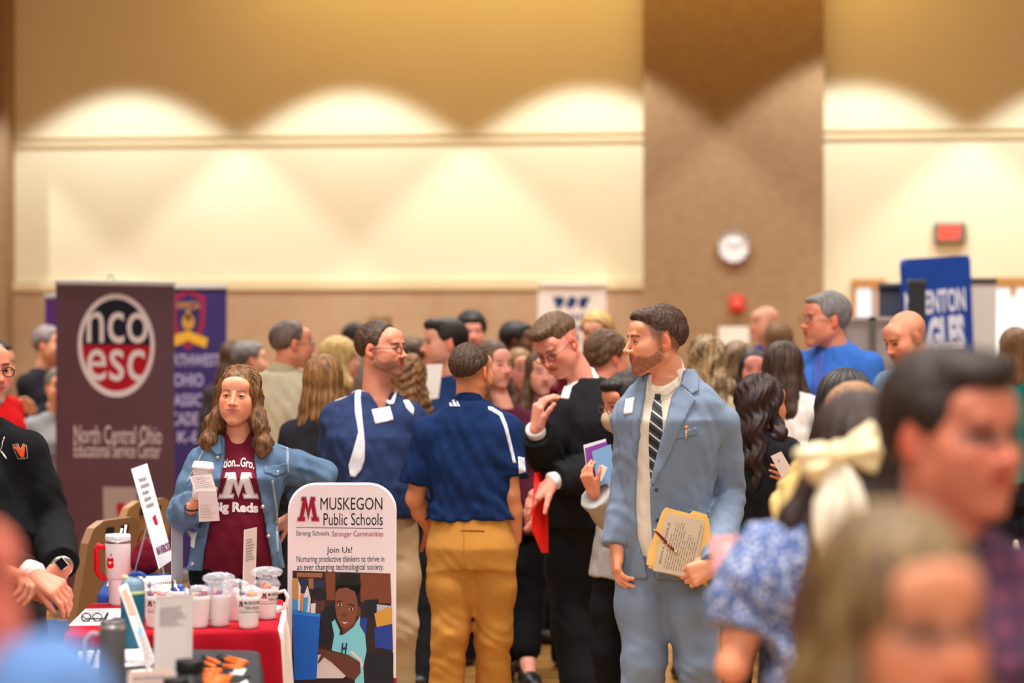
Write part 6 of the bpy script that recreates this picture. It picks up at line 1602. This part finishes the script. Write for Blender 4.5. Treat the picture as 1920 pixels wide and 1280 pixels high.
for dx, tp in ((.014, .262), (.028, .274)): MB().tube([c+V3(dx-.006, 0, .235), c+V3(dx, 0, tp)], .0045, 8).build('straw', mat('straw_white', (236, 234, 238), .3), t, smooth=True)
app = [(0, .5), (.05, .25), (.2, .12), (.35, .15), (.5, .22), (.65, .15), (.8, .12), (.95, .22), (.98, .32), (.88, .40), (.86, .52), (.92, .60), (1, .64), (.93, .85), (.78, 1), (.62, .98), (.5, .95), (.38, .98), (.22, 1), (.07, .85)]
leaf = [(.5, .08), (.55, -.12), (.75, -.28), (.72, -.08)]
mb = MB()
for poly in (app, leaf):
    q = [(-.036+.030*x, .170-.042*y) for x, y in poly]; co, ed, fa, _, _, _ = delaunay_2d_cdt([Vector(p) for p in q], [(i, (i+1) % len(q)) for i in range(len(q))], [], 1, 1e-7)
    mb.add([on_cyl(c, .0425, .0435, .096, .20, 0, p[0], p[1]) for p in co], [tuple(f) for f in fa])
mb.build('printed_apple', mat('red_handle', (226, 22, 30)), t)
# teal bottle
c = TP(249, 1214.5); t = thing('water_bottle', c, 'teal water bottle with slate lid and blue carry loop', 'bottle'); bt_m = mat('teal_bottle', (30, 98, 122), .4)
MB().lathe([(.001, 0), (.034, 0), (.036, .004), (.036, .160), (.035, .166)], c, 32, cap=False).build('bottle_body', bt_m, t, smooth=True)
MB().lathe([(.0355, .160), (.0368, .161), (.0368, .168), (.0355, .169)], c, 32, cap=False).build('lime_ring', mat('lime', (206, 222, 150), .4), t, smooth=True)
MB().lathe([(.0355, .168), (.0355, .186), (.030, .200), (.016, .206), (.001, .207)], c, 32, cap=False).build('lid', mat('slate_lid', (120, 150, 172), .4), t, smooth=True)
MB().tube([c+V3(-.004+.024*math.cos(a)+.016, -.004, .206+.014*abs(math.sin(a))) for a in np.linspace(0, math.pi, 9)], .006, 8).build('carry_loop', mat('loop_blue', (26, 70, 150), .35), t, smooth=True)
MB().box(c+V3(-.018, -.005, .208), (.026, .02, .010), R=roty(.3), bev=.003).build('spout_cover', mat('lime', (206, 222, 150)), t)
# grey travel mug with handle
c = TP(211, 1282); t = thing('travel_mug', c, 'matte grey travel mug with pale loop handle and clear lid', 'travel mug')
MB().lathe([(.001, 0), (.031, 0), (.033, .004), (.0335, .145)], c, 32, cap=False).build('mug_body', mat('gunmetal', (92, 88, 86), .5), t, smooth=True)
MB().lathe([(.0335, .145), (.0340, .146), (.0340, .155), (.033, .156)], c, 32, cap=False).build('steel_rim', mat('steel', (190, 186, 180)), t, smooth=True)
MB().lathe([(.033, .154), (.033, .166), (.028, .169), (.001, .168)], c, 32, cap=False).build('lid', mat('smoke_lid', (96, 92, 96), .2, spec=.7), t, smooth=True)
MB().box(c+V3(.012, -.01, .172), (.022, .02, .010), bev=.003).build('slider', mat('smoke_lid', (96, 92, 96)), t)
MB().tube([c+V3(-.030, -.004, .130), c+V3(-.054, -.006, .134), c+V3(-.069, -.006, .118), c+V3(-.070, -.006, .060), c+V3(-.056, -.006, .040), c+V3(-.030, -.004, .036)], .0065, 10).build('handle', mat('pale_grey_plastic', (168, 164, 166), .4), t, smooth=True)
# papers on tables
pw = mat('paper_white_sheet', (236, 232, 236), .7)
def paper(label, q, lines=0, z=.752, name='paper_sheet', m=None, th=.0015):
    pts = [TP(x, y, z) for x, y in q]; cen = sum(pts)/4; t = thing(name, cen, label, 'paper')
    MB().poly(pts, (0, 0, -th)).build('sheet', m or pw, t)
    if lines:
        pl = Plane(pts[0], pts[1], pts[3]); pl.n = V3(0, 0, 1); textlines(pl, t, lines, mat('print_grey', (150, 148, 156), .8), seed=lines)
    return t
paper('white sheet lying on the crimson cloth beside the tumbler', [(160, 1141), (228, 1140), (226, 1171), (129, 1172)], 7)
paper('printed form under the travel mug on the charcoal table', [(148, 1219), (274, 1215), (278, 1247), (144, 1251)], 8)
paper('white sheet under the orange pens on the charcoal table', [(390, 1256), (462, 1253), (452, 1268), (386, 1272)], 4)
paper('lower white sheet below the orange pens', [(386, 1276), (462, 1273), (470, 1292), (380, 1296)], 3)
paper('white papers lying behind the lettered mug at the table end', [(500, 1136), (528, 1134), (530, 1146), (497, 1148)], 3)
paper('white sheet at the left end of the blue table', [(205, 1082), (248, 1080), (250, 1096), (200, 1098)], 4)
paper('closed white booklet on the blue table before the easel', [(258, 1080), (322, 1078), (330, 1090), (262, 1092)], 0, z=.765, th=.012)
t = paper('spiral-bound notebook at the front of the blue table', [(262, 1094), (330, 1092), (338, 1108), (262, 1110)], 0, z=.760, th=.008)
mb = MB()
for k in range(16):
    p = TP(266+k*4, 1094-.1*k, .762); mb.tube([p+V3(0, .004*math.cos(a), .004*math.sin(a)) for a in np.linspace(0, 6.283, 9)[:-1]], .0009, 5, closed=True)
o = mb.build('spiral_wire', mat('wire_dark', (40, 40, 44), .4), t); o['kind'] = 'stuff'
# upright cards
acry = mat('acrylic', (222, 216, 216), .2, spec=.7)
def card(label, q, th, m, lines, z=None, name='upright_card', b1=.9, title=None):
    t, pl = flat_thing(name, q, th, m, label, 'card', 'card_sheet')
    if title: mb = MB(); put_text(mb, pl, title, .18, .07, .82, .10, .0008, bold=.02); mb.build('title', mat('print_dark2', (70, 60, 62), .8), t)
    if lines: textlines(pl, t, lines, mat('print_grey2', (150, 140, 140), .8), .12, .88, .14, b1, seed=lines)
    return t, pl
Yc = 6.33
cardm = mat('card_pinkish', (214, 200, 194), .5)
bz = .752
def upright(px0, px1, pyt, Y, d0, d1, h=None):
    a = P(px0, pyt, Y+d0); b = P(px1, pyt, Y+d1); return [a, b, V3(b[0], b[1]-.02, bz), V3(a[0], a[1]-.02, bz)]
t, pl = card('large upright printed card standing in front of the white mugs', [P(292, 1118, 6.42), P(361, 1112, 6.36), V3(P(358, 640, 6.34)[0], 6.34, bz), V3(P(288, 640, 6.38)[0], 6.38, bz)], .003, cardm, 9, b1=.36)
mb = MB()
for (a0, b0, a1, b1) in ((0, 0, 1, .012), (0, .988, 1, 1), (0, 0, .03, 1), (.97, 0, 1, 1)): put_poly(mb, pl, [(a0, b0), (a1, b0), (a1, b1), (a0, b1)], .0015)
mb.build('clear_frame', acry, t)
card('narrow printed card standing behind the mugs before the maroon tee', [P(459, 993, 8.34), P(482, 988, 8.50), V3(P(482, 640, 8.5)[0], 8.44, bz), V3(P(459, 640, 8.34)[0], 8.28, bz)], .003, cardm, 8, b1=.45)
t, pl = card('leaning acrylic card seen nearly edge-on beside the teal bottle', [P(222, 1101, 6.98), P(238, 1092, 7.02), P(291, 1238, 6.78), P(277, 1256, 6.60)], .003, acry, 0)
mb = MB(); put_poly(mb, pl, [(.2, .06), (.75, .06), (.78, .38), (.2, .36)], .001); mb.build('printed_photo', mat('photo_tan', (196, 128, 104), .5), t)
mb = MB(); put_poly(mb, pl, [(.25, .56), (.8, .53), (.8, .6), (.3, .64)], .001); mb.build('blue_mark', mat('mark_blue', (90, 150, 210), .5), t)
textlines(pl, t, 5, mat('print_grey2', (150, 140, 140)), .2, .85, .66, .95, seed=9)
card('grey upright panel standing at the right end of the blue table', [P(322, 978, 9.0), P(343, 978, 9.02), V3(P(343, 640, 9.02)[0], 9.02, bz), V3(P(322, 640, 9.0)[0], 9.0, bz)], .006, mat('panel_grey', (186, 184, 190), .5), 0, name='display_board')
te = thing('easel_sign', P(285, 1078, 9.2), 'tall narrow white sign leaning on a small easel', 'sign')
q = [P(248, 878, 9.28), P(276, 868, 9.42), P(325, 1048, 9.26), P(300, 1065, 9.12)]
pl = Plane(q[0], q[1], q[3]); MB().poly(q, -pl.n*.006).build('board', mat('board_white', (230, 226, 234), .6), te)
mb = MB(); put_text(mb, pl, 'MAVERICKS', .08, .80, .95, .88, .001, bold=.04); mb.build('lettering', INK('plum_ink', (120, 70, 110)), te)
mb = MB(); put_poly(mb, pl, [(.38, .52), (.6, .5), (.62, .60), (.42, .60)], .001); mb.build('red_mark', INK('logo_red', (186, 14, 44)), te)
textlines(pl, te, 5, mat('print_grey2', (150, 140, 140)), .2, .8, .12, .45, seed=12)
for a, b2 in (((276, 985), (252, 1076)), ((300, 1040), (308, 1080)), ((268, 930), (292, 1074))):
    p0 = P(a[0], a[1], 9.3); p1 = TP(b2[0], b2[1]); MB().tube([p0, p1], .004, 6).build('easel_leg', mat('easel_grey', (176, 172, 170), .4), te)
# sunglasses and pens on the crimson cloth
q = TP(172, 1166); t = thing('sunglasses', q, 'folded dark sunglasses on the white sheet near the tumbler', 'glasses')
for dx in (-.018, .018): MB().tube([q+V3(dx+.015*math.cos(a), 0, .016+.013*math.sin(a)) for a in np.linspace(0, 6.283, 15)[:-1]], .0022, 6, closed=True).build('rim', mat('black_gloss', (24, 22, 24), .2, spec=.7), t, smooth=True)
MB().tube([q+V3(-.032, .0, .02), q+V3(-.03, .06, .004), q+V3(.03, .065, .004)], .002, 6).build('temple', mat('black_gloss', (24, 22, 24)), t)
def pen(p0, p1, label, c, c2, r=.0046, group=None):
    u = p1-p0; t = thing('pen', (p0+p1)/2, label, 'pen', group)
    MB().tube([p0, p0+u*.62], r, 8).build('barrel', mat('penb_%d_%d' % (c[0], c[1]), c, .3, spec=.5), t, smooth=True)
    MB().tube([p0+u*.62, p0+u*.92, p1], [r*1.05, r*.8, .001], 8).build('grip', mat('peng_%d_%d' % (c2[0], c2[1]), c2, .35), t, smooth=True)
    return t
pen(TP(193, 1166, .757), TP(203, 1148, .79), 'black pen propped on the crimson cloth behind the travel mug', (40, 40, 44), (30, 30, 34))
pen(TP(172, 1246, .757), TP(184, 1208, .80), 'slim black pen propped against the travel mug handle', (30, 30, 34), (30, 30, 34))
pen(TP(142, 1237, .757), TP(132, 1240, .757), 'short orange pencil end left of the printed form', (240, 104, 40), (40, 36, 36))
og, bg = (246, 110, 24), (36, 34, 36)
PS = [((462, 1242), (408, 1227), 'rearmost, pointing up-left'), ((456, 1247), (404, 1230), 'second from the back, dark grip to the left'), ((452, 1251), (400, 1246), 'with black clip lying across the pile'), ((410, 1243), (378, 1229), 'short one at the back left'), ((402, 1250), (376, 1238), 'at the left behind the horizontal pen'), ((378, 1257), (440, 1256), 'lying level, tip to the right'), ((378, 1265), (432, 1263), 'above the lower white sheet'), ((380, 1270), (470, 1268), 'longest level pen with black tip'), ((380, 1275), (464, 1272), 'under the longest level pen'), ((384, 1281), (456, 1276), 'frontmost level pen in view')]
for a, b2, lb in PS: pen(TP(a[0], a[1], .758), TP(b2[0], b2[1], .758), 'orange pen, '+lb, og, bg, .0062)
# black cups and pale card nearest us
for (x, y, r, h, lb) in ((356, 1335, .034, .128, 'black paper cup right of its shorter twin at the lower edge'), (330, 1350, .030, .10, 'shorter black cup left of the taller black cup')):
    c = TP(x, y); t = thing('black_cup', c, lb, 'cup')
    MB().lathe([(.001, 0), (r*.78, 0), (r*.8, .003), (r*.96, h*.78), (.001, h*.78)], c, 28, cap=False).build('cup_body', mat('cup_black', (34, 30, 32), .4), t, smooth=True)
    MB().lathe([(r, h*.76), (r*1.04, h*.78), (r*1.03, h*.97), (r*.98, h), (.001, h)], c, 28, cap=False).build('lid', mat('lid_black', (22, 20, 22), .45), t, smooth=True)
card('pale tent card at the bottom edge left of the black cups', [P(240, 1258, 5.86), P(320, 1253, 5.82), V3(P(322, 640, 5.80)[0], 5.80, bz), V3(P(238, 640, 5.84)[0], 5.84, bz)], .003, mat('card_blush', (216, 182, 170), .6), 2, b1=.5, name='tent_card')
paper('small white note at the left of the pale tent card', [(246, 1256), (285, 1252), (288, 1262), (240, 1268)], 0)
# ------------------------------------------------------------------ Muskegon sign
Y0 = 8.62; sx = lambda x: (x-540)/204.; 
tl = P(540, 905, Y0); tr = P(744, 905, Y0+.02); hh = tl[2]-.02; bl = V3(tl[0]-.004, tl[1]-.012, .02)
pl = Plane(tl, tr, bl); sy = lambda y: (y-905)/(pl.h*FPX/Y0)
t = thing('fabric_sign', ((tl[0]+tr[0])/2, Y0, 0), 'white arched fabric sign of the public schools with a printed classroom photo', 'sign')
out = []
rx, ry = 52/204., sy(905+52)
for k in range(11): a = math.pi+k*math.pi/20; out.append((rx+rx*math.cos(a), ry+ry*math.sin(a)))
for k in range(11): a = 1.5*math.pi+k*math.pi/20; out.append((1-rx+rx*math.cos(a), ry+ry*math.sin(a)))
out += [(1, 1), (0, 1)]
mb = MB(); n_ = pl.n; k = len(out)
lay0 = [pl.p(.5+(a-.5)*.97, .5+(b-.5)*.99, .014) for a, b in out]; lay1 = [pl.p(.5+(a-.5)*.992, .5+(b-.5)*.997, .011) for a, b in out]; lay2 = [pl.p(a, b, .002) for a, b in out]; lay3 = [pl.p(a, b, -.012) for a, b in out]
V = lay0+lay1+lay2+lay3; F = [tuple(range(k))]+[(j*k+i, (j+1)*k+i, (j+1)*k+(i+1) % k, j*k+(i+1) % k) for j in range(3) for i in range(k)]+[tuple(range(4*k-1, 3*k-1, -1))]
child('fabric_cover', V, F, mat('sign_fabric', (238, 226, 232), .7, bump=(9, .3), vary=(4, (230, 216, 224), .5)), t, smooth=False)
E = .016
def S(pts): return [(sx(x), sy(y)) for x, y in pts]
Mp = [(557+43*x, 930+48*y) for x, y in BLOCKM]
for nm, kk, m_, e_ in (('letter_outline', 0, INK('ink_black', (40, 34, 36)), .000), ('letter_white', 1.0, INK('logo_white', (238, 228, 232)), .0006), ('letter_maroon', 2.2, INK('sign_maroon', (150, 16, 44)), .0012)):
    mb = MB(); put_poly(mb, pl, S(shrink(Mp, kk) if kk else Mp), E+e_); mb.build(nm, m_, t)
kb = INK('ink_black', (40, 34, 36)); mr = INK('sign_maroon', (150, 16, 44))
def ST(nm, s_, x0, y0, x1, y1, m_, **k_):
    mb = MB(); put_text(mb, pl, s_, sx(x0), sy(y0), sx(x1), sy(y1), E+.0004, **k_); return mb.build(nm, m_, t)
ST('heading', 'MUSKEGON', 601, 932, 717, 955, kb); ST('subheading', 'Public Schools', 607, 961, 718, 984, kb)
mb = MB(); put_poly(mb, pl, S([(555, 987.5), (718, 989.5), (718, 990.5), (555, 988.5)]), E); mb.build('rule', kb, t)
ST('tagline', 'Strong Schools,', 556, 994, 620, 1006, kb); ST('tagline', 'Stronger Communities', 623, 995, 719, 1008, mr)
ST('call_line', 'Join Us!', 613, 1024, 661, 1039, kb); ST('message_line', 'Nurturing productive thinkers to thrive in', 557, 1041, 721, 1056, kb); ST('message_line', 'an ever changing technological society.', 558, 1056, 720, 1071, kb)
C6 = lambda pts: [(sx(520+x/3.2), sy(880+y/3.2)) for x, y in pts]
OV = lambda cx, cy, rx_, ry_, n=22: [(cx+rx_*math.cos(2*math.pi*i/n), cy+ry_*math.sin(2*math.pi*i/n)) for i in range(n)]
PIC = [('photo_background', (50, 30, 30), [[(95, 603), (680, 622), (703, 1300), (93, 1300)]]), ('photo_board', (122, 66, 42), [[(500, 620), (680, 624), (688, 800), (610, 800), (500, 790)], [(290, 612), (350, 614), (350, 780), (300, 780)]]),
 ('photo_pockets', (40, 44, 76), [[(105, 650), (185, 650), (185, 740), (105, 735)], [(195, 660), (290, 660), (290, 720), (195, 720)]]), ('photo_papers', (150, 100, 60), [[(120, 615), (275, 618), (270, 645), (120, 640)], [(190, 650), (220, 650), (220, 712), (192, 712)]]),
 ('second_child', (84, 50, 44), [OV(252, 800, 38, 62)]), ('second_child_hair', (28, 22, 24), [OV(255, 745, 44, 40)]), ('second_child_shirt', (24, 24, 34), [[(240, 880), (300, 820), (360, 800), (360, 1040), (240, 1040)]]),
 ('photo_chair', (28, 28, 38), [[(525, 780), (610, 775), (605, 880), (530, 870)], [(540, 1100), (700, 1095), (700, 1300), (530, 1300)]]), ('photo_grey_paper', (180, 180, 196), [[(600, 805), (685, 815), (690, 930), (600, 930)]]), ('photo_envelope', (206, 154, 66), [[(585, 862), (665, 822), (690, 830), (690, 925), (600, 945)]]),
 ('photo_box', (34, 62, 150), [[(585, 945), (692, 922), (698, 1082), (590, 1062)], [(500, 885), (543, 890), (535, 1010), (505, 980)]]),
 ('table_paper', (214, 204, 202), [[(228, 1108), (300, 1100), (420, 1232), (400, 1247), (218, 1247)]]), ('boy_hair', (24, 18, 20), [OV(428, 690, 76, 78), [(355, 690), (500, 690), (502, 800), (480, 800), (470, 740), (362, 725)]]),
 ('boy_ear', (104, 58, 44), [OV(490, 850, 15, 34)]), ('boy_neck', (96, 54, 40), [[(385, 900), (480, 880), (480, 960), (400, 985)]]), ('boy_face', (126, 74, 54), [[(352, 740), (368, 712), (420, 704), (470, 730), (486, 800), (482, 860), (456, 925), (420, 950), (388, 940), (362, 890), (350, 820)]]),
 ('boy_shirt', (122, 202, 216), [[(330, 910), (350, 896), (380, 962), (376, 990), (405, 984), (462, 940), (500, 874), (498, 930), (530, 985), (540, 1080), (520, 1180), (528, 1300), (470, 1300), (470, 1200), (440, 1110), (330, 1080), (345, 990)]]),
 ('boy_arm', (96, 54, 42), [[(240, 1066), (300, 1078), (440, 1112), (500, 1150), (505, 1215), (470, 1258), (430, 1245), (330, 1150), (285, 1120), (250, 1160), (246, 1150), (270, 1100), (240, 1090)]]), ('sleeve_band', (226, 200, 204), [[(438, 1090), (452, 1082), (508, 1130), (522, 1180), (508, 1178), (496, 1140)]]),
 ('boy_eye_white', (220, 214, 210), [OV(378, 808, 12, 7), OV(446, 834, 12, 7)]), ('boy_pupil', (24, 16, 16), [OV(378, 808, 7, 8), OV(446, 834, 7, 8)]), ('boy_brow', (34, 22, 20), [[(360, 786), (392, 782), (394, 788), (362, 793)], [(430, 800), (470, 810), (468, 817), (430, 807)]]), ('boy_nose', (104, 56, 42), [OV(406, 868, 15, 11)]), ('boy_smile', (150, 70, 66), [[(384, 900), (405, 912), (440, 905), (430, 922), (405, 930), (390, 918)]]), ('boy_teeth', (226, 216, 212), [[(390, 906), (405, 914), (432, 908), (405, 921)]]),
 ('blue_bin', (18, 96, 196), [[(96, 845), (262, 866), (240, 1252), (108, 1258)]]), ('bin_rim', (44, 130, 222), [[(95, 840), (263, 860), (262, 880), (96, 862)]]), ('bin_papers', (216, 214, 220), [[(122, 640), (145, 700), (142, 842), (128, 842)], [(165, 745), (185, 690), (204, 770), (200, 852), (168, 848)], [(205, 800), (235, 796), (232, 856), (205, 856)]]), ('bin_folder_tan', (190, 138, 74), [[(96, 645), (130, 650), (132, 775), (96, 772)]]), ('bin_folder_orange', (236, 130, 50), [[(146, 735), (166, 740), (160, 848), (146, 842)]]), ('bin_folder_blue', (60, 150, 214), [[(96, 772), (128, 774), (130, 840), (96, 840)], [(160, 765), (190, 760), (182, 850), (156, 848)]])]
for i, (nm, c_, polys) in enumerate(PIC):
    for q in polys:
        mb = MB(); put_poly(mb, pl, C6(q), E+.0003*(i+1)); mb.build(nm, mat('pic_'+nm, c_, .6), t)
mb = MB(); put_text(mb, pl, 'H', sx(520+386/3.2), sy(880+1034/3.2), sx(520+424/3.2), sy(880+1100/3.2), E+.012, bold=.03, shear=.2); mb.build('shirt_letter', mat('pic_navy', (24, 40, 76)), t)
mb = MB(); put_poly(mb, pl, S([(539, 1256), (745, 1270), (746, 1524), (538, 1524)]), E-.001); mb.build('maroon_band', mr, t)
R0 = np.stack([nrm(pl.u), nrm(np.cross((0, 0, 1), pl.u)), V3(0, 0, 1)], 1)
MB().box(pl.p(.5, 1, -.0)+V3(0, 0, -.010), (pl.w*.9, .26, .018), R=R0, bev=.005).build('base_plate', mat('table_leg', (90, 90, 92)), t)
# ------------------------------------------------------------------ banquet chairs
def chair(px, py_top, Y, yaw, label, backc, seatc):
    q = P(px, py_top, Y); x, y = q[0], q[1]; Rc = rotz(yaw*D2R); W = lambda a, b, c: V3(x, y, 0)+Rc @ V3(a, b, c)
    t = thing('banquet_chair', (x, y, 0), label, 'chair'); fm = mat('chair_frame_%d' % backc[0], backc, .45, spec=.4)
    G = Field(V3(x-.4, y-.4, .35), V3(x+.4, y+.4, .56), .012); G.cone(W(-.14, -.12, .45), W(.14, -.12, .45), .06, .06, .0, flat=(V3(0, 0, 1), 2.)); 
    for k_ in range(5): G.cone(W(-.15, -.14+k_*.08, .45), W(.15, -.14+k_*.08, .45), .06, .06, .02, flat=(V3(0, 0, 1), 1.8))
    v, F = G.mesh(2); child('seat', v, F, cloth('seat_%d_%d' % (seatc[0], seatc[1]), seatc), t)
    mb = MB(); pts = []
    out = [(-.2, 0), (.2, 0), (.215, .40), (.19, .46), (.12, .485), (-.12, .485), (-.19, .46), (-.215, .40)]
    f0 = [W(a, .20+.10*(b/.48), .44+b) for a, b in out]; f1 = [W(a, .235+.10*(b/.48), .44+b) for a, b in out]; k = len(out)
    child('backrest', f0+f1, [tuple(range(k)), tuple(range(2*k-1, k-1, -1))]+[(i, i+k, (i+1) % k+k, (i+1) % k) for i in range(k)], fm, t, smooth=False)
    for a in (-.06, .06): MB().poly([W(a-.03, .236+.09, .86), W(a+.03, .236+.09, .86), W(a+.03, .237+.093, .895), W(a-.03, .237+.093, .895)], Rc @ V3(0, .004, 0)).build('hand_slot', mat('slot_dark', (30, 24, 22), .8), t)
    for a, b in ((-.19, -.19), (.19, -.19), (-.19, .22), (.19, .22)): MB().tube([W(a, b+(.04 if b > 0 else -.02), 0), W(a, b, .44)], .014, 8).build('leg', fm, t)
    return t
tan = (176, 134, 92)
chair(166, 945, 11.2, 248, 'tan-backed banquet chair turned sideways in front of the plum banner', tan, (52, 74, 112))
chair(88, 1100, 10.0, 250, 'dark tan banquet chair behind the man in the black quarter-zip', (150, 114, 80), (52, 74, 112))
c = TP(270, 1076); t = thing('cloth_bag', c, 'small maroon cloth bag standing on the blue table behind the easel', 'bag')
G = Field(c+V3(-.1, -.08, -.01), c+V3(.1, .12, .2), .006); G.ell(c+V3(0, .03, .05), (.062, .05, .055), 0); G.ell(c+V3(.01, .03, .10), (.045, .035, .035), .03)
G.op(lambda x, y, z: (c[2]+.002)-z+0*x+0*y, c-.2, c+V3(.2, .2, .03), 0, 'i'); G.disp(lambda x, y, z: .003*fbm(x, y, z, 60., 1.)); v, F = G.mesh(1); child('bag_body', v, F, cloth('maroon_bag', (132, 26, 48)), t)
MB().tube([c+V3(-.03, .03, .12), c+V3(-.01, .03, .165), c+V3(.03, .03, .125)], .004, 6).build('bag_handle', cloth('maroon_bag', (132, 26, 48)), t)
c = P(148, 1135, 10.4); 
t = thing('shoulder_bag', (c[0], c[1], 0), 'black bag on the floor under the tan chairs', 'bag'); G = Field(V3(c[0]-.3, c[1]-.2, -.01), V3(c[0]+.3, c[1]+.2, .4), .012)
G.ell((c[0], c[1], .13), (.20, .12, .14), 0); G.ell((c[0]+.05, c[1], .2), (.12, .09, .1), .04); G.op(lambda x, y, z: .003-z+0*x+0*y, (c[0]-.4, c[1]-.4, -.1), (c[0]+.4, c[1]+.4, .05), 0, 'i'); v, F = G.mesh(1); child('bag_body', v, F, cloth('bag_black', (26, 26, 30)), t)
MB().tube([V3(c[0]-.1, c[1], .24), V3(c[0]-.02, c[1], .38), V3(c[0]+.08, c[1], .26)], .012, 8).build('strap', cloth('bag_black', (26, 26, 30)), t, smooth=True)
